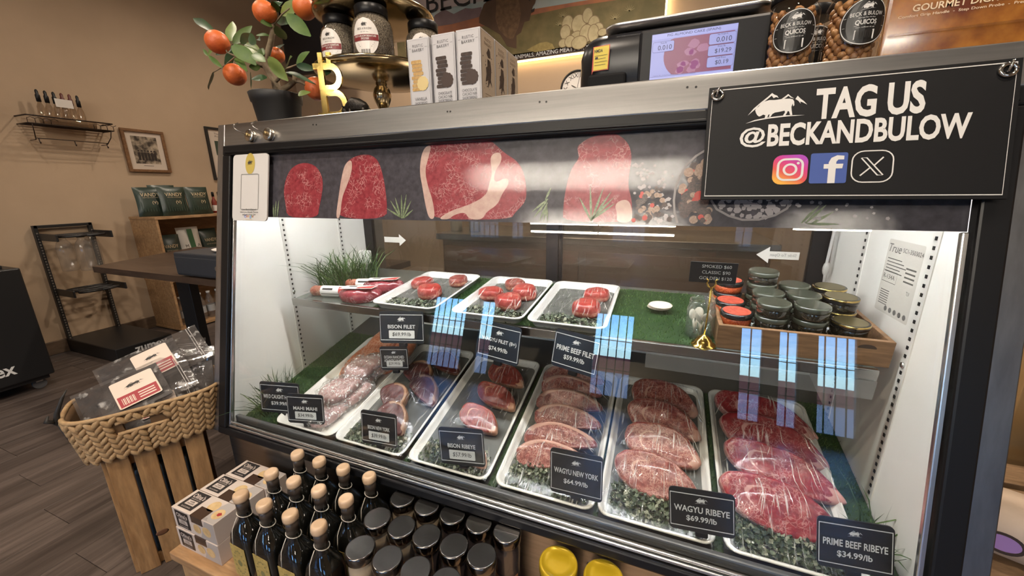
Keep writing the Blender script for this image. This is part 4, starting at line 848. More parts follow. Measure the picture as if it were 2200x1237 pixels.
price(1.684, .052, .515, .112, .098, ['PRIME BEEF RIBEYE', '$34.99/lb'], 'black price sign reading prime beef ribeye in the right corner', 6, 0, -8)

# ---- shell dish, jar of spoons, brass sign holder, caviar box
m_shell = PM('shell', (.74, .66, .55), .3, var=((.62, .50, .40), 40, .4, .7), coat=.3)
sh = root('shell_spoons', 'small stack of pale shell dishes on the grass mat', 'shell', shelfM(1.322, .440, .011))
for k in range(3):
    MB().lathe([(.004, .002), (.018, .001), (.030, .006), (.032, .0075), (.029, .007), (.017, .003), (.004, .0035)], 22, T((.002*k, -.002*k, k*.0045)) @ RX(.05*k) @ SC(1, .75, 1)).part('shell', m_shell, sh)
jr = root('spoon_jar', 'clear glass jar holding pale shell spoons beside the wooden box', 'jar', shelfM(1.418, .315, .0))
m_jar = clear('jar_glass', (.93, .95, .94), .09, .85, haze=.04)
MB().lathe([(.028, 0), (.032, .004), (.032, .075), (.028, .086), (.029, .090), (.028, .098), (.0255, .098), (.0265, .086), (.030, .074), (.030, .006), (.01, .004)], 28, c0=True, c1=True).part('glass_body', m_jar, jr)
for k in range(5):
    a = k*1.3; M = T((.012*math.cos(a), .012*math.sin(a), .008)) @ RZ(a) @ RX(.28)
    MB().ball((0, 0, .050), .012, 10, 6, M, (1, .25, 1.2)).tube([(0, 0, .002), (0, 0, .040)], .003, 6, None, M).part('shell_spoon', m_shell, jr)
m_brass = PM('polished_brass', (.72, .48, .12), .14, 1)
sd = root('brass_sign_stand', 'small brass stand holding a black caviar price card', 'sign stand', shelfM(1.425, .264, .0))
MB().lathe([(.026, 0), (.027, .003), (.026, .006), (.020, .008), (.017, .016), (.010, .024), (.004, .028), (.0022, .030)], 26).part('domed_base', m_brass, sd)
MB().cyl((0, 0, .028), (.002, 0, .148), .0018, 8).part('rod', m_brass, sd)
q = MB()
for s in (-1, 1): q.tube([(0, 0, .146), (s*.006, -.003, .150), (s*.009, -.004, .158), (s*.007, -.005, .164), (s*.011, -.005, .168)], .0018, 6)
q.part('clip', m_brass, sd)
cd_ = MB().rbox((0, -.002, .182), (.094, .002, .048), .0008).part('price_card', PM('card_black', (.012, .012, .012), .4), sd)
q = MB()
for k, s in enumerate(('SMOKED $60', 'CLASSIC $90', 'GOLDEN $120')): text(q, s, 0, .012-k*.0135, .0082, None, T((.006, -.0032, .184)) @ RX(PI/2))
q.part('price_lettering', m_sw, cd_)
m_oak = wood('box_oak', (.20, .105, .05), (.34, .19, .095), 14, (.25, 2, 2), .5)
BXM = shelfM(1.611, .262)
bx = root('caviar_box', 'open wooden box of caviar tins on the right of the shelf', 'box', BXM)
bw, bd, bh = .318, .235, .058
MB().rbox((0, .006, bh/2), (bw, .010, bh), .001).part('side', m_oak, bx); MB().rbox((0, bd, bh/2), (bw, .010, bh), .001).part('side', m_oak, bx)
for s in (-1, 1): MB().rbox((s*(bw/2-.005), bd/2, bh/2), (.010, bd-.012, bh), .001).part('side', m_oak, bx)
MB().bb((-bw/2+.005, .008, .002), (bw/2-.005, bd, .012)).part('bottom', m_oak, bx)
MB().flat([(p.x*.016+.115, max(p.y, -.15)*.008+.040) for p in circ(1, 16)], 0, RX(PI/2) @ T((0, 0, -.0007))).part('stamp', PM('stamp_dark', (.05, .03, .02), .6), bx)
q = MB()
for _ in range(230):
    x, y, s = random.uniform(-bw/2+.02, bw/2-.02), random.uniform(.018, bd-.02), random.uniform(.004, .009)
    q.add([tuple(Vector(v)*s) for v in ((1, 0, 0), (-1, .2, 0), (0, 1, .1), (0, -1, .2), (0, 0, 1), (.1, 0, -1))], [(0, 2, 4), (2, 1, 4), (1, 3, 4), (3, 0, 4), (2, 0, 5), (1, 2, 5), (3, 1, 5), (0, 3, 5)], T((x, y, random.uniform(.013, .036))) @ Euler((random.random()*3, random.random()*3, 0)).to_matrix().to_4x4())
q.part('ice', PM('crushed_ice', (.82, .84, .86), .08, spec=.8), bx, kind='stuff')
m_lidk = PM('tin_black', (.012, .012, .012), .22, coat=.5); m_lidr = PM('tin_red_label', (.50, .10, .06), .4, var=((.36, .05, .03), 120, .4, .6)); m_lidg = PM('tin_gold_lid', (.20, .16, .07), .30, .8); m_tgl = PM('caviar_dark', (.015, .013, .010), .12, coat=.6, var=((.04, .035, .02), 300, .4, .7)); m_roe = PM('salmon_roe', (.34, .045, .015), .15, coat=.6, var=((.55, .12, .03), 350, .4, .6), bump=(350, .8)); m_gold = PM('gold_band', (.62, .45, .16), .22, 1); m_olive = PM('tin_olive', (.045, .05, .035), .22, coat=.5)
def tin(kind):
    R_, H_ = .0335, .031
    r = root('caviar_tin', 'x', 'tin', I4, 'tins in the wooden box')
    body = {'roe': m_roe, 'dark': m_tgl, 'gold': m_tgl}[kind]
    MB().lathe([(R_*.90, 0), (R_*.97, .003), (R_*.97, .017), (R_*.93, .019)], 26).part('tin_body', body, r)
    MB().lathe([(R_, .019), (R_*1.02, .021), (R_*1.02, .028), (R_*.98, .0305), (R_*.90, .0308)], 26).part('tin_lid', {'roe': m_lidk, 'dark': m_olive, 'gold': m_lidk}[kind], r)
    MB().lathe([(R_*.88, .0308), (R_*.88, .0312)], 26).part('lid_label', {'roe': m_lidr, 'dark': m_olive, 'gold': m_lidg}[kind], r)
    if kind == 'gold':
        MB().lathe([(R_*1.025, .0262), (R_*1.03, .027), (R_*1.03, .029), (R_*1.0, .0305)], 26, I4, False, False).part('gold_rim', m_gold, r)
    return r
protos = {}
tin_pos = []
for kind, cols in (('roe', [(-.118, .055, 2), (-.122, .128, 2), (-.120, .198, 3)]), ('dark', [(-.048, .050, 3), (-.045, .122, 3), (-.046, .194, 4)]), ('dark', [(.025, .052, 3), (.028, .124, 3), (.026, .196, 3)]), ('gold', [(.060, .022, 1)]), ('gold', [(.098, .052, 2), (.098, .124, 3), (.098, .196, 3)])):
    for x, y, n in cols:
        for k in range(n): tin_pos.append((kind, x, y, k, n))
names = {'roe': 'red-labelled roe tin', 'dark': 'dark olive caviar tin', 'gold': 'black caviar tin with gold lid'}
seen = {}
for kind, x, y, k, n in tin_pos:
    if kind == 'gold' and n == 1: x, y = .128, .005
    if (kind, x) == ('gold', .128): continue
    M = BXM @ T((x, y, .0135+k*.0318)) @ RZ(random.random()*6)
    col = {-.118: 'left', -.122: 'left', -.120: 'left', -.048: 'centre left', -.045: 'centre left', -.046: 'centre left', .025: 'centre right', .028: 'centre right', .026: 'centre right', .098: 'right'}[x]
    row = 'front' if y < .08 else 'middle' if y < .16 else 'rear'
    lab = '%s, %s of the %s %s stack' % (names[kind], ['bottom', 'second', 'third', 'fourth'][k], row, col)
    if kind not in protos: protos[kind] = tin(kind); o = protos[kind]; o.matrix_world = M; o['label'] = lab
    else: dup(protos[kind], M, lab)
# ================================================================ on top of the case
TZ = TOPZ
LEAVES = [((-0.14, 0.315, 1.67), (-0.303, 0.339, 1.764), 0.027), ((-0.095, 0.335, 1.643), (-0.146, 0.38, 1.737), 0.036), ((-0.082, 0.329, 1.633), (-0.037, 0.371, 1.697), 0.03), ((0.034, 0.243, 1.589), (0.119, 0.24, 1.529), 0.045), ((-0.116, 0.353, 1.641), (-0.206, 0.368, 1.556), 0.039), ((-0.116, 0.348, 1.636), (-0.149, 0.309, 1.605), 0.024), ((-0.107, 0.296, 1.626), (-0.139, 0.271, 1.593), 0.021), ((-0.176, 0.305, 1.6), (-0.224, 0.313, 1.636), 0.012), ((-0.08, 0.242, 1.571), (0.0, 0.213, 1.528), 0.015), ((-0.123, 0.274, 1.538), (-0.239, 0.315, 1.512), 0.027), ((-0.053, 0.332, 1.634), (0.04, 0.298, 1.637), 0.027), ((-0.037, 0.336, 1.633), (0.074, 0.3, 1.576), 0.036), ((-0.061, 0.314, 1.589), (0.022, 0.277, 1.537), 0.024), ((0.092, 0.24, 1.523), (0.097, 0.277, 1.529), 0.021), ((0.13, 0.265, 1.493), (0.096, 0.237, 1.49), 0.024), ((-0.057, 0.358, 1.552), (-0.131, 0.395, 1.515), 0.015), ((0.189, 0.275, 1.63), (0.164, 0.321, 1.608), 0.033), ((0.061, 0.305, 1.633), (0.103, 0.322, 1.633), 0.015), ((0.139, 0.265, 1.645), (0.15, 0.309, 1.65), 0.021), ((0.054, 0.323, 1.624), (-0.022, 0.37, 1.661), 0.018), ((0.065, 0.347, 1.59), (0.141, 0.327, 1.609), 0.027), ((0.13, 0.283, 1.552), (0.223, 0.25, 1.477), 0.039), ((0.222, 0.257, 1.507), (0.295, 0.214, 1.522), 0.033), ((0.247, 0.276, 1.521), (0.29, 0.286, 1.555), 0.024), ((0.286, 0.24, 1.504), (0.337, 0.258, 1.494), 0.021), ((0.191, 0.281, 1.506), (0.317, 0.262, 1.47), 0.015), ((0.146, 0.338, 1.688), (0.239, 0.336, 1.712), 0.042), ((0.236, 0.278, 1.651), (0.311, 0.276, 1.591), 0.039), ((0.148, 0.325, 1.689), (0.179, 0.28, 1.701), 0.021), ((0.096, 0.357, 1.687), (0.207, 0.309, 1.651), 0.027), ((0.136, 0.33, 1.708), (0.12, 0.364, 1.742), 0.027), ((0.276, 0.242, 1.425), (0.293, 0.271, 1.444), 0.021), ((0.092, 0.284, 1.563), (0.098, 0.292, 1.589), 0.021), ((0.118, 0.241, 1.551), (0.21, 0.196, 1.519), 0.027), ((0.34, 0.262, 1.474), (0.36, 0.307, 1.513), 0.027), ((0.107, 0.264, 1.592), (0.041, 0.289, 1.631), 0.03), ((0.103, 0.352, 1.728), (0.099, 0.396, 1.735), 0.027)]
ORANGES = [((0.132, 0.29, 1.679), 0.033), ((-0.08, 0.275, 1.622), 0.0347), ((-0.032, 0.28, 1.523), 0.033), ((0.096, 0.34, 1.581), 0.0238), ((0.24, 0.34, 1.693), 0.033), ((0.269, 0.32, 1.461), 0.0347)]
PADS= [((0.428, 2.501), 0.05, 0.067), ((0.523, 2.487), 0.061, 0.072), ((0.595, 2.541), 0.042, 0.056), ((0.65, 2.478), 0.047, 0.053), ((0.686, 2.43), 0.045, 0.045), ((0.409, 2.442), 0.045, 0.056), ((0.511, 2.393), 0.056, 0.045), ((0.59, 2.409), 0.056, 0.067), ((0.649, 2.401), 0.045, 0.067), ((0.725, 2.399), 0.039, 0.028), ((0.391, 2.361), 0.039, 0.033), ((0.452, 2.366), 0.045, 0.045), ((0.533, 2.347), 0.067, 0.05)]
MU_mtn = [(-1.248, 2.659), (-1.192, 2.802), (-1.069, 2.813), (-0.958, 2.718), (-0.919, 2.708), (-0.864, 2.763), (-0.76, 2.795), (-0.663, 2.742), (-0.539, 2.771), (-0.468, 2.755), (-0.373, 2.754), (-0.377, 2.662), (-0.668, 2.648), (-1.005, 2.626)]
MU_dusk = [(-1.252, 2.618), (-1.002, 2.67), (-0.692, 2.661), (-0.376, 2.672), (-0.382, 2.503), (-1.2, 2.581)]
MU_dusk2 = [(0.116, 2.617), (0.116, 2.652), (0.444, 2.653), (0.779, 2.649), (1.09, 2.637), (1.093, 2.598), (0.78, 2.616), (0.445, 2.627)]
MU_bison = [(-0.4, 2.675), (-0.35, 2.769), (-0.268, 2.81), (-0.189, 2.815), (-0.078, 2.779), (0.03, 2.797), (0.147, 2.734), (0.137, 2.701), (0.116, 2.678), (0.084, 2.577), (0.04, 2.574), (0.007, 2.497), (-0.037, 2.476), (-0.038, 2.374), (-0.128, 2.404), (-0.195, 2.506), (-0.309, 2.578), (-0.401, 2.629)]
MU_mane = [(-0.223, 2.785), (-0.122, 2.804), (-0.013, 2.751), (0.008, 2.642), (-0.015, 2.546), (-0.071, 2.453), (-0.127, 2.469), (-0.206, 2.545), (-0.238, 2.642)]
MU_field = [(-0.038, 2.365), (0.029, 2.476), (0.116, 2.617), (0.445, 2.627), (0.78, 2.616), (1.177, 2.607), (1.201, 2.318), (0.653, 2.305)]
# ---- potted orange tree
tree = root('orange_tree', 'small artificial orange tree in a black pot on the case top', 'potted tree', (.114, .30, TZ))
TO = T((-.114, -.30, -TZ))
m_pot = PM('pot_black', (.016, .016, .017), .55)
MB().lathe([(.056, 0), (.060, .004), (.070, .076), (.0735, .078), (.078, .103), (.0755, .105), (.072, .103), (.070, .09), (.01, .088)], 30).part('pot', m_pot, tree)
MB().lathe([(.068, .088), (.05, .093), (.01, .095)], 20).part('soil', PM('moss', (.05, .045, .025), .9, bump=(150, 1)), tree)
m_bark = PM('bark', (.15, .105, .065), .8, var=((.23, .18, .11), 40, .35, .7), bump=(120, .8))
tk = MB().tube([(.122, .3, 1.438), (.124, .3, 1.46), (.12, .3, 1.493), (.089, .3, 1.538), (.095, .3, 1.56), (.125, .3, 1.601), (.142, .3, 1.63), (.144, .3, 1.649)], [.016, .013, .012, .0105, .009, .008, .007, .005], 10, None, TO)
tk.tube([(.089, .3, 1.538), (.05, .29, 1.552), (.0, .285, 1.568), (-.05, .28, 1.590)], [.008, .006, .004, .002], 8, None, TO)
tk.tube([(.126, .3, 1.462), (.172, .3, 1.472), (.203, .3, 1.484), (.206, .3, 1.50)], [.010, .0085, .007, .006], 8, None, TO)
tk.tube([(.118, .3, 1.49), (.147, .29, 1.494), (.187, .29, 1.519), (.231, .29, 1.525)], [.006, .005, .003, .002], 6, None, TO)
tk.tube([(.203, .3, 1.484), (.235, .29, 1.478), (.257, .29, 1.467)], [.005, .004, .003], 6, None, TO)
tk.tube([(.144, .3, 1.649), (.15, .31, 1.659), (.178, .31, 1.674), (.212, .31, 1.685)], [.005, .003, .0025, .002], 6, None, TO)
tk.tube([(-.05, .28, 1.59), (-.10, .30, 1.645), (-.14, .315, 1.67)], [.0025, .002, .0012], 6, None, TO).tube([(-.02, .283, 1.575), (-.07, .28, 1.555), (-.123, .274, 1.538)], [.002, .0016, .001], 6, None, TO)
tk.part('trunk', m_bark, tree)
m_leaf = [PM('leaf_dark', (.022, .052, .022), .42, var=((.04, .085, .03), 25, .35, .7)), PM('leaf_green', (.055, .11, .025), .42, var=((.10, .165, .04), 25, .35, .7)), PM('leaf_yellow', (.16, .21, .055), .42, var=((.10, .15, .04), 25, .35, .7))]
for k, (a, b, w_) in enumerate(LEAVES):
    a, b = Vector(a), Vector(b); d = b-a; Ln = d.length; d.normalize()
    side = d.cross(Vector((.45, -.85, .25+.5*math.sin(k*2.3)))).normalized(); nrm = side.cross(d)
    mb = MB(); vs = []; n = 6
    for i in range(n+1):
        t = i/n; ww = w_*.58*math.sin(PI*min(1, t*.93+.05))**.8*(1-.25*t); c = a+d*Ln*t+nrm*(-.10*Ln*t*t+.03*Ln*math.sin(t*5+k))
        vs += [c-side*ww+nrm*ww*.25, c, c+side*ww+nrm*ww*.25]
    fs = []
    for i in range(n):
        for j in (0, 1): q_ = i*3+j; fs.append((q_, q_+1, q_+4, q_+3))
    mb.add(vs, fs, TO, True).part('leaf', m_leaf[(k*7) % 5 % 3], tree)
m_or = PM('orange_skin', (.66, .155, .03), .42, var=((.58, .11, .035), 12, .35, .7), bump=(260, .35))
for p_, r_ in ORANGES: MB().ball(p_, r_, 18, 12, TO, (1, 1, .98)).part('orange', m_or, tree)
# ---- gold letter with double strokes
m_goldm = PM('gold_mirror', (.62, .47, .15), .10, 1)
gl = root('gold_letter', 'mirrored gold capital B sign with double strokes beside the orange tree', 'ornament', T((.402, .238, TZ)) @ SC(.80, .9, .88))
MLT = RZ(.25) @ RX(PI/2) @ T((0, 0, -.006))
def ringpoly(outer, inner):
    # outer outline with a slit into the hole, counter-clockwise
    return outer+[outer[0]]+list(reversed(inner+[inner[0]]))
def dsh(x0, x1, y0, y1):
    h_ = (y1-y0)/2; return [(x0, y0), (x1-h_, y0)]+[(x1-h_+h_*math.cos(a), (y0+y1)/2+h_*math.sin(a)) for a in [-PI/2+PI*k/8 for k in range(1, 8)]]+[(x1-h_, y1), (x0, y1)]
gb = MB()
gb.prism([(-.052, .005), (-.052, .022), (-.036, .022), (-.036, .150), (-.052, .150), (-.052, .167), (-.015, .167), (-.015, .005)], 0, .008, MLT)
for (y0, y1, x1) in ((.005, .090, .060), (.084, .167, .050)):
    O_ = dsh(-.016, x1, y0, y1); I_ = dsh(-.016, x1-.019, y0+.019, y1-.019)
    for k in range(len(O_)-1): gb.prism([O_[k], O_[k+1], I_[k+1], I_[k]], 0, .008, MLT)
for x in (-.030, .000):
    gb.bb((x, .165, 0), (x+.016, .197, .008), MLT); gb.bb((x, -.0, 0), (x+.016, .008, .008), MLT)
gb.part('letter', m_goldm, gl)
# ---- two-tier brass stand
m_br = PM('aged_brass', (.50, .40, .24), .16, 1, var=((.42, .33, .20), 14, .35, .7))
st = root('tiered_stand', 'two-tier brass serving stand holding spice jars', 'serving stand', (.43, .43, TZ))
MB().lathe([(.095, 0), (.097, .004), (.085, .012), (.05, .022), (.022, .034), (.012, .05), (.014, .058)], 32).part('foot', m_br, st)
MB().lathe([(.014, .058), (.026, .085), (.029, .10), (.024, .118), (.015, .128), (.018, .132), (.013, .136)], 20).part('stem', m_br, st)
def plate(z, R_, nm):
    MB().lathe([(.02, z), (R_*.55, z+.002), (R_*.86, z+.010), (R_*.98, z+.020), (R_, z+.026), (R_*.99, z+.030), (R_*.965, z+.028), (R_*.93, z+.020), (R_*.5, z+.006), (.02, z+.005)], 48).part(nm, m_br, st)
plate(.134, .196, 'lower_plate'); plate(.292, .180, 'upper_plate')
MB().cyl((0, 0, .14), (0, 0, .294), .007, 10).part('post', m_br, st)
# ---- spice jars
m_clr = clear('spice_jar_plastic', (.95, .95, .93), .05, .8)
def spice(M, label, c1, c2, logo):
    r = root('spice_jar', label, 'jar', M, 'spice jars on the brass stand')
    MB().lathe([(.050, .001), (.054, .004), (.054, .085), (.049, .102), (.040, .112), (.040, .124)], 28).part('spice', PM('spice_'+label[:12], c1, .9, var=(c2, 330, .42, .58), bump=(300, 1)), r)
    MB().lathe([(.052, 0), (.0565, .004), (.0565, .086), (.051, .104), (.042, .114), (.042, .120)], 28).part('jar_body', m_clr, r)
    MB().lathe([(.044, .116), (.045, .117), (.045, .138), (.043, .140), (.01, .140)], 28).part('lid', m_blackp, r)
    def wrap(mb, nm, m): # bend a flat print around the jar, facing the camera
        for p in mb.v: a = p.x/.057; rr_ = .057+p.z; p.x, p.y, p.z = rr_*math.sin(a), -rr_*math.cos(a), p.y
        return mb.part(nm, m, r)
    def subd(L): return L
    e = MB()
    for k in range(24):
        t0 = -1+2*k/24; t1 = -1+2*(k+1)/24; w0 = .037*math.sqrt(max(0, 1-t0*t0)); w1 = .037*math.sqrt(max(0, 1-t1*t1))
        for j in range(6): e.add([(-w0+2*w0*j/6, .052+.046*t0, 0), (-w0+2*w0*(j+1)/6, .052+.046*t0, 0), (-w1+2*w1*(j+1)/6, .052+.046*t1, 0), (-w1+2*w1*j/6, .052+.046*t1, 0)], [(0, 1, 2, 3)])
    wrap(e, 'oval_label', m_label)
    b = MB()
    for j in range(10): b.add([(-.036+.0072*j, .043, .0005), (-.036+.0072*(j+1), .043, .0005), (-.036+.0072*(j+1), .058, .0005), (-.036+.0072*j, .058, .0005)], [(0, 1, 2, 3)])
    wrap(b, 'red_band', PM('label_maroon', (.20, .022, .025), .4))
    q = MB(); bison(q, 0, .082, .020, I4, .0005); text(q, 'BECK & BULOW', 0, .0715, .005, .040, I4, .0005); text(q, 'NET WT 10oz', 0, .0635, .0025, .022, I4, .0005)
    for k in range(3): q.flat([(-.024+.003*k, .0375-.004*k), (.024-.003*k, .0375-.004*k), (.024-.003*k, .0365-.004*k), (-.024+.003*k, .0365-.004*k)], .0005)
    for k in range(11): q.flat([(-.013+k*.0024, .012), (-.013+k*.0024+(.0008 if k % 3 else .0016), .012), (-.013+k*.0024+(.0008 if k % 3 else .0016), .022), (-.013+k*.0024, .022)], .0005)
    wrap(q, 'label_print', m_ink)
    q = MB(); text(q, 'BECK & BULOW SIGNATURE\nSPICE RUB', 0, .0505, .011, .060, I4, .001, bold=.01); wrap(q, 'band_lettering', m_label)
    return r
ZP = TZ+.1405
spice(T((.372, .335, ZP+.012)) @ RZ(.10), 'spice jar with dark peppery rub, left one on the brass stand', (.07, .055, .042), (.26, .22, .17), 0)
spice(T((.505, .318, ZP+.012)) @ RZ(.28), 'spice jar with sandy rub, middle one on the brass stand', (.26, .18, .10), (.46, .34, .21), 0)
spice(T((.585, .452, ZP+.008)) @ RZ(.45), 'spice jar with brown rub, right one partly behind the cookie boxes', (.16, .09, .06), (.32, .21, .14), 0)
# ---- dark bison figurine at the foot of the stand
bf = MB()
bf.tube([(-.034, 0, .020), (-.026, 0, .026), (-.010, 0, .034), (.006, 0, .032), (.022, 0, .027), (.033, 0, .024)], [.008, .014, .019, .017, .013, .005], 10)
bf.ball((-.038, 0, .018), .012, 10, 6, sz=(1, .9, 1.2))
for x, y in ((-.018, .009), (-.018, -.009), (.022, .008), (.022, -.008)): bf.tube([(x, y, .022), (x, y, .008), (x+.002, y, 0)], [.006, .004, .0045], 6)
for s in (-1, 1): bf.tube([(-.036, s*.009, .026), (-.037, s*.015, .028), (-.036, s*.016, .035)], [.0025, .002, .0008], 6)
bf.tube([(.033, 0, .026), (.039, 0, .018), (.038, 0, .010)], [.002, .0015, .002], 6)
bf.thing('bison_figurine', PM('bronze_dark', (.03, .026, .022), .35, .7, bump=(200, .8)), 'small dark bison figurine at the foot of the brass stand', 'figurine', T((.492, .240, TZ)) @ RZ(.15))
MB().rbox((0, 0, .05), (.30, .10, .10), .004).part('case_shell', m_blackp, root('black_cash_tin', 'plain black box behind the brass stand on the case top', 'box', (.46, .70, TZ)))
# ---- shortbread boxes
m_box = PM('box_white', (.54, .535, .56), .45); m_boxs = PM('box_cream', (.58, .47, .36), .45); m_van = PM('biscuit', (.62, .42, .17), .6, var=((.50, .30, .10), 160, .4, .6)); m_cho = PM('chocolate', (.035, .022, .018), .6, var=((.07, .042, .032), 160, .4, .6)); m_line = PM('box_line', (.10, .10, .11), .6); m_vand = PM('biscuit_pale', (.68, .54, .26), .6)
BW, BD, BH = .0635, .0815, .162
def cookie_box(M, label, vanilla, side):
    r = root('cookie_box', label, 'box', M, 'tall shortbread boxes')
    MB().rbox((0, BD/2, BH/2), (BW, BD, BH), .0012).part('carton', m_box, r)
    F_ = T((0, -.0001, 0)) @ RX(PI/2)
    MB().strip([(-BW/2+.003, .004), (BW/2-.003, .004), (BW/2-.003, BH-.004), (-BW/2+.003, BH-.004)], .0006, .0005, F_, True).part('border_line', m_line, r)
    q = MB(); text(q, 'RUSTIC', 0, .145, .0062, .030, F_, sp=1.2); text(q, 'BAKERY', 0, .1355, .0062, .034, F_, sp=1.1)
    q.flat([(-.026, .1402), (-.020, .1402), (-.020, .1408), (-.026, .1408)], .0006, F_).flat([(.020, .1402), (.026, .1402), (.026, .1408), (.020, .1408)], .0006, F_); q.part('brand_lettering', m_line, r); q = MB()
    if vanilla: text(q, 'VANILLA', 0, .025, .0075, .036, F_); text(q, 'SHORTBREAD', 0, .0155, .0055, .036, F_)
    else:
        for k, s in enumerate(('CHOCOLATE', 'CACAO NIB', 'SHORTBREAD')): text(q, s, 0, .032-k*.0085, .0062, .039, F_)
    text(q, 'Net Weight 5oz', 0, .0075, .0022, .018, F_); q.part('box_lettering', m_line, r)
    q = MB(); q2 = MB()
    for k in range(8):
        y = .044+k*.0088; dx = random.uniform(-.003, .003)
        q.flat(rr(.030, .0080, .003, 3), .0006, F_ @ T((-.006+dx, y+.004, 0)))
        for j in range(6): q2.flat([(-.019+dx+j*.0048, y+.0008), (-.0182+dx+j*.0048, y+.0008), (-.0182+dx+j*.0048, y+.0072), (-.019+dx+j*.0048, y+.0072)], .0008, F_)
    q.part('printed_cookies', m_van if vanilla else m_cho, r); q2.part('printed_ridges', PM('ridge_v', (.36, .20, .07), .6) if vanilla else PM('ridge_c', (.012, .008, .007), .6), r, kind='stuff')
    MB().flat([(.008+(.0165+.0008*math.cos(12*a))*math.cos(a), .060+(.0165+.0008*math.cos(12*a))*math.sin(a)) for a in [k*2*PI/48 for k in range(48)]], .0010, F_).part('printed_round_cookie', m_vand if vanilla else PM('choc_disc', (.055, .033, .026), .6), r)
    if side:
        G_ = T((BW/2+.0001, BD/2, 0)) @ RZ(PI/2) @ RX(PI/2)
        MB().flat([(-BD/2+.002, .002), (BD/2-.002, .002), (BD/2-.002, BH-.002), (-BD/2+.002, BH-.002)], .0003, G_).part('side_panel', m_boxs, r)
        MB().strip([(-BD/2+.004, .004), (BD/2-.004, .004), (BD/2-.004, BH-.004), (-BD/2+.004, BH-.004)], .0006, .0006, G_, True).part('side_border', m_line, r)
        q = MB(); text(q, 'RUSTIC', 0, .145, .0062, .036, G_); text(q, 'BAKERY', 0, .1355, .0062, .042, G_)
        for k in range(3): q.flat([(-.02, .026-k*.006), (.02, .026-k*.006), (.02, .025-k*.006), (-.02, .025-k*.006)], .0006, G_)
        q.part('side_lettering', PM('side_ink', (.22, .15, .10), .6), r)
        q = MB()
        q.flat([(-.004, .105), (.012, .103), (.017, .085), (.013, .062), (.020, .046), (.008, .056), (-.004, .040), (-.003, .058), (-.018, .052), (-.012, .070), (-.014, .084), (-.006, .088)], .0006, G_)
        q.flat([(.000, .108), (.014, .110), (.012, .124), (.004, .130), (-.004, .122), (-.010, .116)], .0006, G_)
        for _ in range(22):
            x, y, s = random.gauss(0, .015), random.uniform(.032, .128), random.uniform(.0008, .0022); q.flat([(x-s, y), (x, y-s), (x+s*1.3, y+s*.3), (x, y+s)], .0006, G_)
        q.part('printed_splash', m_cho, r, kind='stuff')
    return r
cookie_box(T((.714, .222, TZ)), 'white box of vanilla shortbread with pale cookies printed on it', True, False)
cookie_box(T((.786, .220, TZ)), 'white box of chocolate shortbread between two other boxes', False, False)
cookie_box(T((.8545, .218, TZ)), 'white box of chocolate shortbread at the right front of the boxes', False, True)
cookie_box(T((.8545, .3015, TZ)), 'shortbread box second from the front in the right column', False, True)
cookie_box(T((.8545, .385, TZ)), 'shortbread box rearmost in the right column', False, True)
# ---- deli scale
m_scb = PM('scale_black', (.010, .010, .012), .30, spec=.4); m_sbz = PM('scale_bezel', (.010, .010, .012), .4, spec=.25)
scl = root('deli_scale', 'black deli weighing scale with a lit price screen', 'scale', (1.29, .30, TZ))
MB().loft([rr(.352, .22, .05, 6, .006), rr(.366, .234, .055, 6, .02), rr(.366, .234, .055, 6, .082), rr(.356, .222, .055, 6, .105), rr(.336, .20, .05, 6, .118)], T((.0, .06, 0))).part('housing', m_scb, scl)
MB().rbox((.065, -.048, .055), (.235, .03, .112), .006).part('display_bezel', m_sbz, scl)
MB().rbox((-.115, -.062, .022), (.08, .012, .032), .005).part('printer_slot', PM('slot_matt', (.008, .008, .009), .7, spec=.15), scl)
MB().loft([rr(.30, .22, .03, 5, .124), rr(.318, .24, .035, 5, .134), rr(.32, .242, .036, 5, .139), rr(.30, .22, .03, 5, .141)], T((.03, .08, 0))).part('weighing_platter', m_steel, scl)
for x in (-.05, .1): MB().cyl((x, .07, .115), (x, .07, .127), .02, 12).part('platter_support', m_blackp, scl)
SMt = T((.049, -.0635, .055)) @ RX(PI/2)
m_scr = PM('screen_blue', (.02, .02, .03), .3, emit=(.36, .38, .80), estr=.22)
so = MB().flat([(-.0765, -.044), (.0765, -.044), (.0765, .044), (-.0765, .044)], 0, SMt).part('screen', m_scr, scl)
MB().flat([(-.0765, .034), (.0765, .034), (.0765, .043), (-.0765, .043)], .0003, SMt).flat([(-.0765, -.043), (.0765, -.043), (.0765, -.035), (-.0765, -.035)], .0003, SMt).part('screen_bar', PM('screen_bar', (.02, .02, .03), .3, emit=(.45, .47, .92), estr=.22), so)
dsk = [(.0+.052*math.cos(a), .002+.046*math.sin(a)) for a in [PI*(.62+.76*k/14) for k in range(15)]]
MB().flat([(x-.002 if x > .03 else x, max(-.0335, min(.0325, y))) for x, y in dsk]+[(.072, -.0335), (.072, .0325)], .0004, SMt).part('screen_picture', PM('screen_meat', (.02, .01, .02), .3, emit=(.26, .05, .13), estr=.22, var=None), so)
q = MB()
for _ in range(12): x, y = random.uniform(-.032, .022), random.uniform(-.028, .028); q.flat([(x+p.x*random.uniform(.8, 1.2), y+p.y*random.uniform(.6, 1)) for p in circ(random.uniform(.006, .010), 9)], .0006, SMt)
q.part('picture_slices', PM('screen_meat2', (.02, .01, .02), .3, emit=(.42, .16, .30), estr=.22), so, kind='stuff')
m_rd = PM('readout', (.02, .02, .03), .3, emit=(.38, .40, .82), estr=.22); q2 = MB()
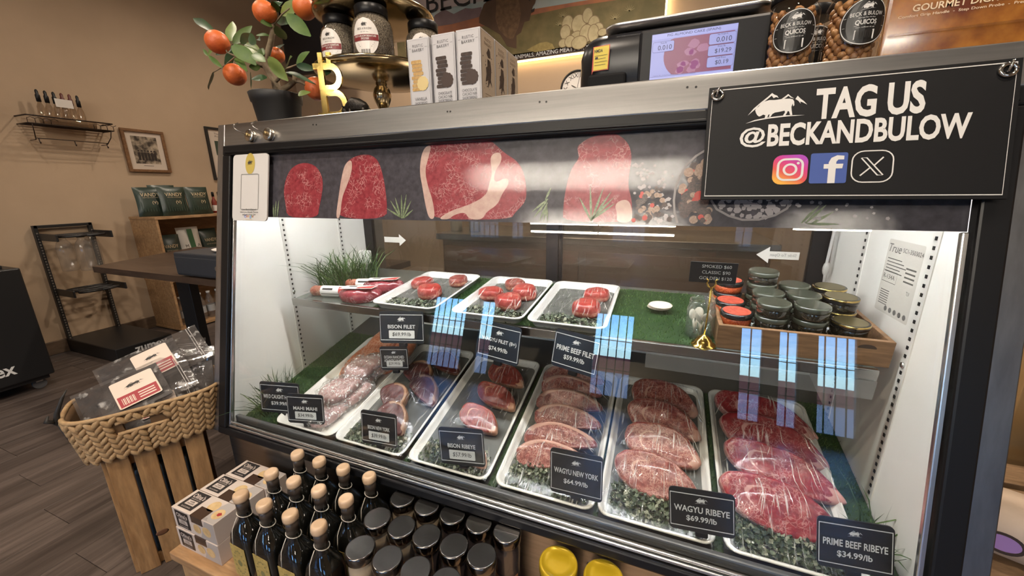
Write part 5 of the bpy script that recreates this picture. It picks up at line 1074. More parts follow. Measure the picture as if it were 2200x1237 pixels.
for cx_, cy_, w_, s, sm in ((-.054, .020, .040, '0.010', 'Tare lb'), (.052, .0215, .046, '0.010', 'Net Weight lb'), (.052, .0015, .046, '$19.29', 'Price /lb'), (.052, -.0185, .046, '$0.19', 'Total Price')):
    MB().flat(rr(w_, .0185, .003, 3), .0008, SMt @ T((cx_, cy_, 0))).part('readout', m_rd, so); q2.strip(rr(w_, .0185, .003, 3), .0004, .0010, SMt @ T((cx_, cy_, 0)), True)
    text(q2, s, cx_+.003, cy_-.0015, .0085, None, SMt, .0010); text(q2, sm, cx_, cy_+.0068, .0028, None, SMt, .0010)
text(q2, 'FIG ALMOND CAKE (SPAIN)', .0, .0385, .0058, .095, SMt, .0010); text(q2, 'Capacity 30 x .01 lb 15 x .005 lb', -.05, -.0325, .0018, .040, SMt, .0010)
q2.strip([(-.0765, -.0345), (.01, -.0345)], .0004, .0010, SMt)
q2.part('screen_text', PM('screen_ink', (.01, .01, .03), .4), so)
stk = MB().flat([(-.017, -.028), (-.015, -.022), (.019, -.022), (.021, .026), (-.015, .026)], 0, T((-.132, -.0595, .068)) @ RZ(-.12) @ RX(PI/2)).part('red_sticker_edge', PM('sticker_red', (.55, .07, .04), .4), scl)
KM = T((-.132, -.0605, .068)) @ RZ(-.12) @ RX(PI/2)
MB().flat([(-.0135, -.0205), (.0175, -.0205), (.0195, .0245), (-.0135, .0245)], 0, KM).part('yellow_sticker', PM('sticker_yellow', (.66, .52, .05), .4), scl)
q = MB(); text(q, 'NMDA', -.003, .0165, .0062, .018, KM, bold=.02); q.flat([(-.010, .001), (-.004, .001), (-.004, .005), (-.010, .005)], .0006, KM)
for k in range(4): q.flat([(-.011, .0075-k*.006), (.016-.003*(k % 2), .0075-k*.006), (.016-.003*(k % 2), .0067-k*.006), (-.011, .0067-k*.006)], .0006, KM)
q.part('sticker_print', m_ink, scl)
# ---- jars of corn nuts
m_nut = [PM('corn_nut', (.34, .155, .055), .45, var=((.48, .25, .10), 60, .35, .7)), PM('corn_nut_dark', (.24, .10, .035), .45, var=((.38, .18, .07), 60, .35, .7))]
def nutjar(M, label, nuts=True):
    r = root('nut_jar', label, 'jar', M, 'jars of corn nuts beside the scale'); R_ = .0415
    mb = MB()
    for k in range(150 if nuts else 60):
        a = k*2.399963; z = .006+(k/(150 if nuts else 60))*.095; q_ = R_-.0125+random.uniform(-.002, .001)
        mb.ball((0, 0, 0), .0085, 7, 5, T((q_*math.cos(a), q_*math.sin(a), z)) @ Euler((random.random()*3, random.random()*3, random.random()*3)).to_matrix().to_4x4(), (1, .8, .62), random.choice((0, 0, 1)))
    mb.lathe([(.025, .004), (.025, .10)], 12); mb.part('corn_nuts', m_nut, r, kind='stuff')
    MB().lathe([(R_-.004, 0), (R_, .004), (R_, .098), (R_-.005, .109), (R_-.010, .116), (R_-.010, .120)], 32, c1=False).part('jar_body', clear('nutjar_glass', (.97, .97, .96), .05, .85), r)
    MB().lathe([(R_-.007, .117), (R_-.005, .119), (R_-.005, .136), (R_-.008, .138)], 28).part('lid', m_blackp, r)
    rc = R_+.0006
    def wrap(mb, nm, m):
        for p in mb.v: a = p.x/rc; q_ = rc+p.z; p.x, p.y, p.z = q_*math.sin(a), -q_*math.cos(a), p.y
        return mb.part(nm, m, r)
    def disc(rad, z):
        e = MB(); N = 20
        for k in range(N):
            t0, t1 = -1+2*k/N, -1+2*(k+1)/N; w0, w1 = rad*math.sqrt(max(0, 1-t0*t0)), rad*math.sqrt(max(0, 1-t1*t1))
            for j in range(8): e.add([(-w0+w0*j/4, .062+rad*t0, z), (-w0+w0*(j+1)/4, .062+rad*t0, z), (-w1+w1*(j+1)/4, .062+rad*t1, z), (-w1+w1*j/4, .062+rad*t1, z)], [(0, 1, 2, 3)])
        return e
    wrap(disc(.0355, 0), 'round_label', PM('label_black', (.012, .012, .012), .35))
    ring = [(.0335*math.cos(k*2*PI/48), .062+.0335*math.sin(k*2*PI/48)) for k in range(48)]
    q = MB().strip(ring, .0012, .0005, I4, True); bison(q, 0, .0845, .022, I4, .0005); text(q, 'BECK & BULOW', 0, .0735, .0058, .046, I4, .0005); text(q, 'QUICOS', 0, .0605, .0085, .030, I4, .0005, bold=.02)
    text(q, 'Average Net Wt 8oz', 0, .0675, .0022, .024, I4, .0005); text(q, 'Corn, sunflower oil, salt', 0, .0535, .0022, .026, I4, .0005)
    for k in range(2): q.flat([(-.031, .0700-k*.014), (-.012, .0700-k*.014), (-.012, .0704-k*.014), (-.031, .0704-k*.014)], .0005).flat([(.012, .0700-k*.014), (.031, .0700-k*.014), (.031, .0704-k*.014), (.012, .0704-k*.014)], .0005)
    q.flat([(-.014, .036), (.014, .036), (.014, .050), (-.014, .050)], .0005)
    wrap(q, 'label_print', m_sw)
    q = MB()
    for k in range(12): q.flat([(-.0125+k*.0021, .0375), (-.0125+k*.0021+(.0007 if k % 3 else .0014), .0375), (-.0125+k*.0021+(.0007 if k % 3 else .0014), .0485), (-.0125+k*.0021, .0485)], .0010)
    wrap(q, 'barcode', m_ink)
nutjar(T((1.503, .243, TZ)) @ RZ(-.03), 'jar of corn nuts with round black label next to the scale screen')
nutjar(T((1.594, .240, TZ)) @ RZ(.12), 'jar of corn nuts with round black label beside the thermometer pack')
nutjar(T((1.556, .345, TZ)) @ RZ(.1), 'jar of corn nuts standing behind the two front ones', False)
# ---- thermometer pack
th = root('thermometer_pack', 'long roasted-meat printed thermometer pack on the right end of the case top', 'package', T((1.79, .262, TZ)))
m_roast = PM('roast_print', (.13, .028, .010), .16, coat=.6, var=((.42, .17, .03), 16, .36, .68))
MB().rbox((0, .03, .062), (.285, .05, .124), .006).part('printed_pack', m_roast, th)
q = MB(); QM = T((0, .0048, 0)) @ RX(PI/2)
text(q, 'GOURMET DIGITAL THERMOMETER', .01, .092, .0105, .235, QM, bold=.015); text(q, 'Comfort Grip Handle  -  Step Down Probe  -  Premium Stainless Steel Probe Sheath', .005, .080, .0052, .26, QM, bold=.01)
q.part('pack_lettering', PM('cream_ink', (.78, .62, .42), .4), th)
q = MB(); text(q, 'Steak', .0, .112, .020, .09, QM, shear=.3, bold=.02); q.part('pack_script', PM('maroon_ink', (.25, .02, .015), .4), th)
MB().rbox((0, .0005, .052), (.27, .008, .004), .002).part('blister_ridge', clear('blister', (.97, .97, .97), .10, .8, .03), th)
# ---- steel rack post behind the boxes
sp = root('steel_rack', 'riveted steel rack post behind the cookie boxes', 'rack', (.965, .72, TZ))
MB().rbox((.0, 0, .06), (.045, .004, .12), .001).part('post', m_steel, sp); MB().rbox((-.05, .003, .105), (.10, .003, .035), .001).part('bracket', m_steel, sp); MB().rbox((-.05, .003, .02), (.10, .003, .03), .001).part('bracket', m_steel, sp)
for x, z in ((-.03, .11), (.01, .112), (.01, .02)): MB().ball((x, -.003, z), .003, 8, 4).part('rivet', m_alu, sp)

# ================================================================ back wall: mural, clock, screen
mur = root('mural', 'painted mural of a bison in a desert with light strip below', 'mural', (0, 2.95, 2.28))
MM = Matrix(((1, 0, 0, 0), (0, 0, -1, -.0), (0, 1, 0, -2.28), (0, 0, 0, 1)))
def mt(nm, col, col2=None, s=8): return PM(nm, col, .7, var=(col2 or tuple(c*.75 for c in col), s, .35, .7))
MB().bb((-1.32, 0, .02), (1.20, .045, .99)).part('panel', mt('paint_sky', (.30, .40, .40), (.48, .50, .46), 3), mur)
def mp(L, z, nm, m): return MB().flat([(x, min(3.26, y)) for x, y in L], z, MM).part(nm, m, mur)
mp([(-1.32, 2.80), (-.3, 2.80), (.3, 2.72), (1.2, 2.72), (1.2, 3.26), (.2, 3.26), (-.2, 3.0), (-1.32, 3.1)], .001, 'painted_cloud', mt('paint_cloud', (.55, .42, .36), (.36, .36, .40), 4))
mp(MU_mtn, .002, 'painted_mountains', mt('paint_mtn', (.22, .15, .15))); mp([(-1.32, 2.64), (-1.0, 2.67), (-.69, 2.661), (-.2, 2.69), (.116, 2.66), (.444, 2.655), (.779, 2.65), (1.2, 2.68), (1.2, 2.58), (-.3, 2.45), (-1.32, 2.55)], .003, 'painted_dusk', mt('paint_dusk', (.46, .17, .07), (.30, .12, .07)))
mp([(-1.32, 2.32), (-1.32, 2.60), (-.8, 2.58), (-.3, 2.60), (.116, 2.617), (.445, 2.627), (.78, 2.616), (1.2, 2.607), (1.2, 2.32)], .004, 'painted_field', mt('paint_field', (.12, .10, .035), (.20, .15, .06)))
mp(MU_bison, .006, 'painted_bison', mt('paint_bison', (.12, .065, .035))); mp(MU_mane, .007, 'painted_mane', mt('paint_mane', (.20, .115, .055), (.11, .06, .03), 30))
MB().flat([(.075, 2.735), (.09, 2.745), (.10, 2.732), (.088, 2.724)], .008, MM).flat([(.10, 2.655), (.135, 2.665), (.13, 2.64), (.10, 2.635)], .008, MM).part('painted_face', PM('paint_dark', (.03, .02, .015), .7), mur)
for k, ((x, y), a, b) in enumerate(PADS):
    o = MB().flat([(x+p.x, y+p.y) for p in circ(1, 18, 0, a, b)], .005+.0006*k, MM).part('painted_pad', mt('paint_pad', (.46, .38, .22), (.36, .30, .16), 30), mur)
    MB().strip([(x+p.x, y+p.y) for p in circ(1, 18, 0, a, b)], .006, .0054+.0006*k, MM, True).part('pad_outline', PM('paint_outline', (.20, .14, .07), .7), o)
mp([(.062, 2.352), (.116, 2.373), (.181, 2.392), (.245, 2.393), (.298, 2.368), (.319, 2.329), (.138, 2.324)], .006, 'painted_bush', mt('paint_bush', (.34, .26, .09), (.24, .18, .06), 40))
for x, y in ((.36, 2.50), (.385, 2.29+.27), (.82, 2.48), (.93, 2.52)):
    q = MB()
    for k in range(7): a = PI*(.12+.76*k/6); q.strip([(x, y), (x+.045*math.cos(a), y+.045*math.sin(a))], [.006, .001], .006, MM)
    q.part('painted_tuft', mt('paint_tuft', (.40, .33, .16)), mur)
q = MB(); text(q, 'BECK', -.62, 2.87, .17, .66, MM, .009)
for x in (-.945, -.935, -.78, -.30, -.33): q.flat([(x-.02, 2.786), (x+.03, 2.786), (x+.03, 2.80), (x-.02, 2.80)], .009, MM)
q.part('painted_lettering', PM('paint_black', (.015, .013, .012), .7), mur)
MB().bb((-1.32, -.004, 0), (1.20, .045, .052)).part('caption_band', PM('caption_brown', (.03, .016, .012), .7), mur)
q = MB(); text(q, 'ANIMALS, AMAZING MEAT FOR YOU', .31, 2.306, .038, .74, MM, .0055); q.part('caption_lettering', m_sw, mur)
m_ledw = PM('warm_led', (1, 1, 1), .5, emit=(1, .70, .36), estr=5)
MB().bb((-1.30, .012, -.010), (1.18, .030, -.001)).part('light_strip', m_ledw, mur); MB().bb((1.202, .012, 0), (1.212, .030, .98)).part('light_strip', m_ledw, mur)
ck = root('wall_clock', 'round white wall clock with black numerals behind the scale', 'clock', Matrix.Translation((.52, 2.975, 2.00)) @ RX(PI/2))
MB().lathe([(.145, -.02), (.15, .0), (.15, .016), (.138, .02), (.134, .006)], 36, c1=False).part('rim', m_black, ck); MB().lathe([(.134, .004), (.134, .006)], 36).part('dial', m_label, ck)
q = MB()
for k, s in enumerate(('XII', 'I', 'II', 'III', 'IIII', 'V', 'VI', 'VII', 'VIII', 'IX', 'X', 'XI')): a = PI/2-k*PI/6; text(q, s, 0, .105, .034, None, RZ(a-PI/2), .008)
q.part('numerals', m_ink, ck); MB().strip([(0, 0), (-.05, .03)], .006, .009).strip([(0, 0), (.02, .09)], .004, .009).part('hands', m_ink, ck)
tv = root('wall_screen', 'large black switched-off screen in the back left corner', 'screen', (-2.03, 2.50, 2.30))
MB().rbox((0, 0, .45), (.60, .05, .95), .008).part('screen_case', m_blackp, tv); MB().rbox((0, -.026, .45), (.56, .004, .90), .002).part('screen_glass', PM('screen_off', (.004, .004, .005), .1), tv); MB().rbox((0, .26, .45), (.1, .50, .1), .004).part('wall_arm', m_black, tv)
# ================================================================ in front of the case: bench with crackers, bottles and jars
m_pine = wood('pine', (.40, .22, .10), (.60, .38, .20), 8, (.3, 2.6, 2.6), .5, 1.4)
m_pinev = wood('pine_upright', (.36, .20, .085), (.54, .33, .16), 7, (2.6, 2.6, .3), .5, 1.6)
bn = root('pine_bench', 'low pine bench in front of the case holding bottles and jars', 'bench', (.125, -.255, 0))
BL, BDp, BZ = 1.30, .235, .200
for k in range(2): MB().rbox((BL/2, .058+k*.119, BZ-.013), (BL, .116, .026), .003).part('top_board', m_pine, bn)
for x in (.05, BL-.05):
    for y in (.02, BDp-.02): MB().rbox((x, y, (BZ-.027)/2), (.035, .028, BZ-.027), .002).part('leg', m_pinev, bn)
MB().rbox((BL/2, .012, BZ-.050), (BL-.12, .016, .046), .002).part('front_rail', m_pine, bn)
# ---- cracker cartons
m_ct = PM('carton_white', (.62, .53, .47), .4); m_ctg = PM('carton_grey', (.42, .38, .36), .4); m_ctb = PM('carton_black', (.025, .022, .022), .4); m_crk = PM('cracker_print', (.66, .47, .24), .5, var=((.52, .34, .15), 60, .4, .7))
CW_, CD_, CH_ = .172, .0655, .0645
def carton(M, label, front=True, top=True):
    r = root('cracker_carton', label, 'carton', M, 'cracker cartons stacked on the bench')
    MB().rbox((CW_/2, CD_/2, CH_/2), (CW_, CD_, CH_), .001).part('carton', m_ct, r)
    faces = []
    if top: faces.append((T((0, 0, CH_+.0001)), CD_))
    if front: faces.append((T((0, -.0001, 0)) @ RX(PI/2), CH_))
    for F_, H_ in faces:
        MB().flat([(CW_*.62, .001), (CW_-.001, .001), (CW_-.001, H_-.001), (CW_*.80, H_-.001)], .0002, F_).part('grey_panel', m_ctg, r)
        MB().flat([(.012, H_*.12), (.068, H_*.12), (.068, H_*.94), (.012, H_*.94)], .0004, F_).part('black_panel', m_ctb, r)
        q = MB(); text(q, "Olina's", .040, H_*.74, .0135, .046, F_, .0007, bold=.02); text(q, 'BAKEHOUSE', .040, H_*.585, .003, .036, F_, .0007)
        q.flat([(.022, H_*.30), (.058, H_*.30), (.058, H_*.52), (.022, H_*.52)], .0006, F_); text(q, 'BLACK SESAME', .040, H_*.20, .0035, .034, F_, .0007); q.part('lettering', m_ct, r)
        q = MB(); text(q, 'WAFER\nCRACKERS', .040, H_*.41, .0095, .028, F_, .0010, bold=.01); q.part('small_lettering', m_ctb, r)
        for cx_, cy_, a_ in (((.112, H_*.62, .018), (.150, H_*.42, .017)) if H_ == CD_ else ((.098, H_*.40, .0155), (.138, H_*.46, .017))):
            MB().flat([(cx_+p.x, cy_+p.y*.9) for p in circ(a_, 22)], .0005, F_).part('printed_cracker', m_crk, r)
        if H_ == CD_:
            MB().flat([(.148, H_*.36), (.156, H_*.34), (.162, H_*.44), (.154, H_*.52), (.147, H_*.46)], .0008, F_).part('printed_jam', PM('jam_red', (.35, .03, .03), .4), r)
            q = MB(); text(q, 'NET\nWT 3.5oz', .135, H_*.10, .006, .014, F_, .0007); q.part('weight_mark', m_ctb, r)
    # clear window over the front edge showing the crackers
    MB().bb((.080, -.0006, CH_-.022), (.126, .030, CH_+.0006)).part('window', PM('window_dark', (.06, .035, .025), .15, coat=.4), r)
    q = MB()
    for k in range(9): q.lathe([(.0, 0), (.0185, 0), (.0185, .0024), (0, .0024)], 14, T((.082+k*.0049, .018, CH_-.0185)) @ RY(PI/2))
    q.part('crackers', PM('cracker', (.30, .18, .09), .6, var=((.20, .11, .05), 120, .4, .6)), r, kind='stuff')
    return r
for k, y in enumerate((-.230, -.163, -.096)):
    nm = ('front', 'middle', 'rear')[k]
    carton(T((.134+.004*k, y, BZ+.0005)), 'cracker carton in the lower layer, %s one' % nm, k == 0, False)
    carton(T((.134+.006*k, y+.002, BZ+.0655)), 'cracker carton on top of the stack, %s one' % nm, k == 0, True)
# ---- oil bottles with cream wax caps
m_bglass = PM('bottle_dark_glass', (.006, .006, .005), .06, spec=.7, coat=.5); m_wax = PM('cream_wax', (.66, .47, .31), .30, coat=.35, var=((.58, .40, .25), 25, .35, .7)); m_cord = PM('cord', (.62, .57, .50), .7); m_blab = PM('bottle_label', (.50, .37, .12), .5, var=((.40, .29, .09), 90, .42, .6)); m_tag = PM('paper_tag', (.42, .27, .10), .6); m_capb = PM('capsule_dark', (.06, .045, .035), .3)
def bottle():
    r = root('oil_bottle', 'x', 'bottle', I4, 'oil bottles on the bench')
    R4 = lambda w_, d_, rad, z: rr(w_, d_, rad, 4, z)
    MB().loft([R4(.058, .050, .012, 0), R4(.068, .058, .014, .005), R4(.072, .062, .015, .05), R4(.074, .064, .016, .125), R4(.070, .060, .020, .143), R4(.056, .050, .0235, .158), R4(.038, .037, .018, .170), R4(.0285, .0285, .0142, .180), R4(.027, .027, .0135, .215), R4(.028, .028, .0139, .228)]).part('glass_body', m_bglass, r)
    MB().lathe([(.0142, .196), (.0142, .231)], 18).part('neck_capsule', m_capb, r)
    MB().lathe([(.0148, .228), (.0165, .2285), (.0172, .233), (.0172, .241), (.0160, .246), (.0130, .2485), (.009, .2480), (.004, .2475)], 22).part('wax_cap', m_wax, r)
    q = MB().tube([(.0155*math.cos(a), .0155*math.sin(a), .190-.006*math.sin(a+.9)) for a in [k*2*PI/16 for k in range(17)]], .0010, 5)
    q.tube([(-.008, -.0135, .186), (-.011, -.020, .172), (-.012, -.0275, .158), (-.011, -.0315, .14), (-.012, -.0325, .12)], .0010, 5); q.part('cord', m_cord, r)
    MB().rbox((.028, .02, .166), (.030, .0008, .016), .0003, T((0, 0, 0)) @ RY(.5)).part('paper_tag', m_tag, r)
    lb = MB().bb((-.027, -.0325, .022), (.027, -.0318, .118)).part('label', m_blab, r)
    q = MB()
    for k in range(16): a = k*2*PI/16; q.flat([(.018*math.cos(a)+p.x, .07+.034*math.sin(a)+p.y) for p in circ(.0032, 7, 0, 1, .6, a)], .0003, T((0, -.0325, 0)) @ RX(PI/2))
    q.flat([(p.x, p.y+.068) for p in circ(.008, 16, 0, 1, 1.2)], .0003, T((0, -.0325, 0)) @ RX(PI/2)); q.part('label_wreath', PM('label_green', (.22, .20, .08), .6), lb, kind='stuff')
    return r
bo = None
for j, y in enumerate((-.209, -.130, -.051)):
    for i, x in enumerate((.4135, .494, .578, .664)):
        M = T((x, y, BZ+.0005)) @ RZ(random.uniform(-.06, .06))
        lab = 'dark oil bottle with cream wax cap, %s row, %s from the cracker cartons' % (('front', 'middle', 'rear')[j], ('first', 'second', 'third', 'fourth')[i])
        if bo is None: bo = bottle(); bo.matrix_world = M; bo['label'] = lab
        else: dup(bo, M, lab)
# ---- preserve jars with dark lids
m_jlid = PM('dark_steel_lid', (.10, .09, .083), .26, 1.0, aniso=.6, bump=(40, .04)); m_jrim = PM('lid_rim', (.17, .16, .155), .16, 1.0)
def pjar(kind):
    r = root('preserve_jar', 'x', 'jar', I4, 'dark-lidded jars on the bench')
    if kind == 'amber':
        MB().lathe([(.024, .002), (.028, .006), (.028, .135), (.026, .150)], 24).part('contents', PM('amber_caramel', (.24, .085, .02), .25, coat=.4), r)
        MB().lathe([(.0285, .128), (.0285, .154), (.026, .168), (.025, .176)], 24).part('cream_layer', PM('cream_layer', (.62, .47, .32), .4), r)
    else:
        MB().lathe([(.024, .002), (.028, .006), (.028, .150), (.026, .165), (.025, .176)], 24).part('contents', PM('dark_preserve', (.035, .010, .006), .2, coat=.4), r)
        o = MB().loft([[Vector((.0302*math.cos(a), .0302*math.sin(a), z)) for a in [-PI*.75+k*PI*.7/10 for k in range(11)]] for z in (.04, .10)], I4, False, False, True, False); o.part('label', PM('jar_label', (.26, .11, .05), .5), r)
    MB().lathe([(.026, 0), (.0296, .004), (.0296, .155), (.0275, .168), (.0275, .178)], 28, c1=False).part('glass_body', m_jar, r)
    MB().lathe([(.0305, .176), (.0318, .178), (.0320, .196), (.0305, .1995), (.0285, .1998)], 32).part('lid', m_jrim, r)
    MB().lathe([(.0283, .1990), (.0275, .1978), (.02, .1980), (.004, .1982)], 32, c0=False).part('lid_top', m_jlid, r)
    return r
pj_ = {}
rows = [('rear', -.040, (.755, .827, .899, .969, 1.039)), ('middle', -.114, (.737, .806, .874, .944, 1.011)), ('front', -.190, (.755, .827, .898, .968))]
for rn, y, xs_ in rows:
    for i, x in enumerate(xs_):
        kind = 'amber' if i < 2 else 'dark'
        lab = '%s jar with dark metal lid, %s row, %s from the oil bottles' % ('amber and cream' if kind == 'amber' else 'dark preserve', rn, ('first', 'second', 'third', 'fourth', 'fifth')[i])
        M = T((x, y, BZ+.0005)) @ RZ(random.uniform(-2, 2) if kind == 'amber' else random.uniform(-.3, .3))
        if kind not in pj_: pj_[kind] = pjar(kind); pj_[kind].matrix_world = M; pj_[kind]['label'] = lab
        else: dup(pj_[kind], M, lab)
m_yl = PM('yellow_lid', (.62, .42, .02), .28, .35, coat=.4)
for k, (x, y) in enumerate(((1.163, -.054), (1.258, -.052))):
    r = root('honey_jar', 'jar with bright yellow lid, %s of the two' % ('left', 'right')[k], 'jar', (x, y, BZ+.0005), 'yellow-lidded jars')
    MB().lathe([(.034, .002), (.038, .006), (.038, .13), (.034, .148)], 26).part('contents', PM('honey_dark', (.05, .018, .01), .2, coat=.4), r)
    MB().lathe([(.036, 0), (.0398, .004), (.0398, .134), (.037, .150), (.036, .160)], 30, c1=False).part('glass_body', m_jar, r)
    MB().lathe([(.0395, .154), (.0410, .157), (.0412, .174), (.0395, .1785), (.0365, .1790), (.0350, .1770), (.02, .1772), (.004, .1774)], 36).part('lid', m_yl, r)
# ================================================================ left of the case: crate, woven basket, bags
DIR = math.radians(61.3); d_ = Vector((math.cos(DIR), math.sin(DIR), 0)); n_ = Vector((d_.y, -d_.x, 0))
CRM = Matrix(((d_.x, -n_.x, 0, -.120), (d_.y, -n_.y, 0, -.239), (0, 0, 1, 0), (0, 0, 0, 1)))    # x along the slatted face, y to its back
crt = root('slatted_crate', 'upright pine slatted crate under the woven basket', 'crate', CRM)
m_sl = wood('crate_slat', (.30, .155, .06), (.46, .27, .12), 6, (2.8, 2.8, .45), .55, 2.2)
slm = MB().rbox((.0235, 0, .205), (.047, .012, .410), .0015).mesh('slat', m_sl)
for k in range(4):
    child('slat', crt, slm, T((.0575*k, 0, 0))); child('slat', crt, slm, T((.0575*k, .19, 0)))
    if k < 3: child('slat', crt, slm, RZ(PI/2) @ T((.010+.062*k, .006, 0)))
for z in (.02, .39): MB().rbox((.11, .012, z), (.21, .010, .035), .001).part('batten', m_sl, crt)
for x, z in ((.070, .115), (.140, .19)): MB().lathe([(.012, 0), (.009, .0008), (.003, .001)], 16, T((x, -.0062, z)) @ RX(PI/2) @ SC(1.3, .8, 1)).part('knot', PM('knot', (.12, .05, .02), .6), crt)
bluebag = MB().rbox((.11, .10, .17), (.15, .13, .33), .02, CRM); bluebag.thing('blue_package', PM('blue_print', (.03, .07, .13), .35, var=((.09, .11, .13), 14, .42, .6)), 'blue printed package inside the slatted crate', 'package')
# ---- basket
BSM = CRM @ T((.115, .088, .4105))
bk = root('woven_basket', 'woven water-hyacinth basket with handle hole on the pine crate', 'basket', BSM)
m_hy = PM('hyacinth', (.34, .205, .095), .65, var=((.46, .31, .16), 70, .35, .7), bump=(220, .5)); m_hyd = PM('hyacinth_dark', (.16, .09, .04), .8)
def bring(s, z): # ring of the basket wall: superellipse, flaring upwards
    a, b = .158+.020*s, .104+.016*s
    return [Vector((a*math.copysign(abs(math.cos(t))**.55, math.cos(t)), b*math.copysign(abs(math.sin(t))**.55, math.sin(t)), z)) for t in [2*PI*k/48 for k in range(48)]]
BHt = .138
# body: wall of columns leaving out the handle opening on the front
mb = MB(); rings = [bring(s, BHt*s) for s in (0, .2, .4, .58, .84, 1.0)]
vs = [p for r_ in rings for p in r_]+[p*.965+Vector((0, 0, p.z*.035)) for r_ in rings for p in r_]; fs = []; Nn = 48; NR = len(rings)
hole = lambda k: rings[3][k].y < 0 and rings[3][(k+1) % 48].y < 0 and -.068 < rings[3][k].x < .030 and rings[3][(k+1) % 48].x < .040
for i in range(NR-1):
    for k in range(Nn):
        if i == 3 and hole(k): continue
        a, b = i*Nn+k, i*Nn+(k+1) % Nn; o_ = NR*Nn
        fs += [(a, b, b+Nn, a+Nn), (b+o_, a+o_, a+Nn+o_, b+Nn+o_)]
for k in range(Nn): a, b = (NR-1)*Nn+k, (NR-1)*Nn+(k+1) % Nn; fs.append((a, b, b+NR*Nn, a+NR*Nn))
fs.append(tuple(reversed(range(Nn))))
mb.add(vs, fs, I4, True).part('basket_wall', m_hyd, bk)
strand = MB().ball((0, 0, 0), 1, 6, 5, sz=(.0085, .0055, .0170)).mesh('strand', m_hy)
ncol = 64; cnt = 0
def wallpt(t, s):
    a, b = .158+.020*s, .104+.016*s
    return Vector((a*math.copysign(abs(math.cos(t))**.55, math.cos(t)), b*math.copysign(abs(math.sin(t))**.55, math.sin(t)), BHt*s))
# equal steps along the perimeter
pts_ = [wallpt(2*PI*k/720, .5) for k in range(721)]; cum = [0]
for k in range(720): cum.append(cum[-1]+(pts_[k+1]-pts_[k]).length)
per = cum[-1]; cols_ = []
for c in range(ncol):
    L_ = (c+.5)*per/ncol; k = next(i for i in range(721) if cum[i] >= L_); cols_.append(2*PI*k/720)
for c, t in enumerate(cols_):
    if .35 < t < PI-.35: continue                      # the far long side is hidden by the near one
    for r_ in range(7):
        s = (r_+.5+(.25 if c % 2 else -.05))/7.2
        if wallpt(t, s).y < 0 and -.075 < wallpt(t, s).x < .040 and .56 < s < .87: continue
        if s > .97: continue
        p = wallpt(t, s); q_ = wallpt(t+.02, s)-p; q_.normalize(); out_ = q_.cross(Vector((0, 0, 1)))
        M = Matrix((q_, -out_, Vector((0, 0, 1)))).transposed().to_4x4(); M.translation = p+out_*.003
        child('strand', bk, strand, M @ RY((.62 if c % 2 else -.62)) @ RZ(.2)); cnt += 1
rim = [wallpt(2*PI*k/64, 1.0)+Vector((0, 0, .003)) for k in range(65)]
MB().tube(rim, .0062, 8).part('rim_braid', m_hy, bk)
for nm, s in (('upper', .84), ('lower', .58)):
    MB().tube([(-.070+.0091*k, -.104-.016*s-.001, BHt*s) for k in range(13)], .0056, 6).part('handle_edge', m_hy, bk)
# black ribbon tied at the left end
q = MB().tube([(-.172, -.03, .10), (-.186, -.045, .135), (-.178, -.055, .165), (-.160, -.055, .205), (-.148, -.050, .225)], [.006, .008, .006, .004, .001], 6).tube([(-.186, -.045, .135), (-.20, -.06, .150), (-.196, -.05, .160)], [.006, .006, .003], 6).tube([(-.185, -.042, .135), (-.172, -.06, .10), (-.165, -.07, .075)], [.005, .006, .005], 6)
q.part('black_ribbon', PM('ribbon', (.02, .018, .016), .6), bk)
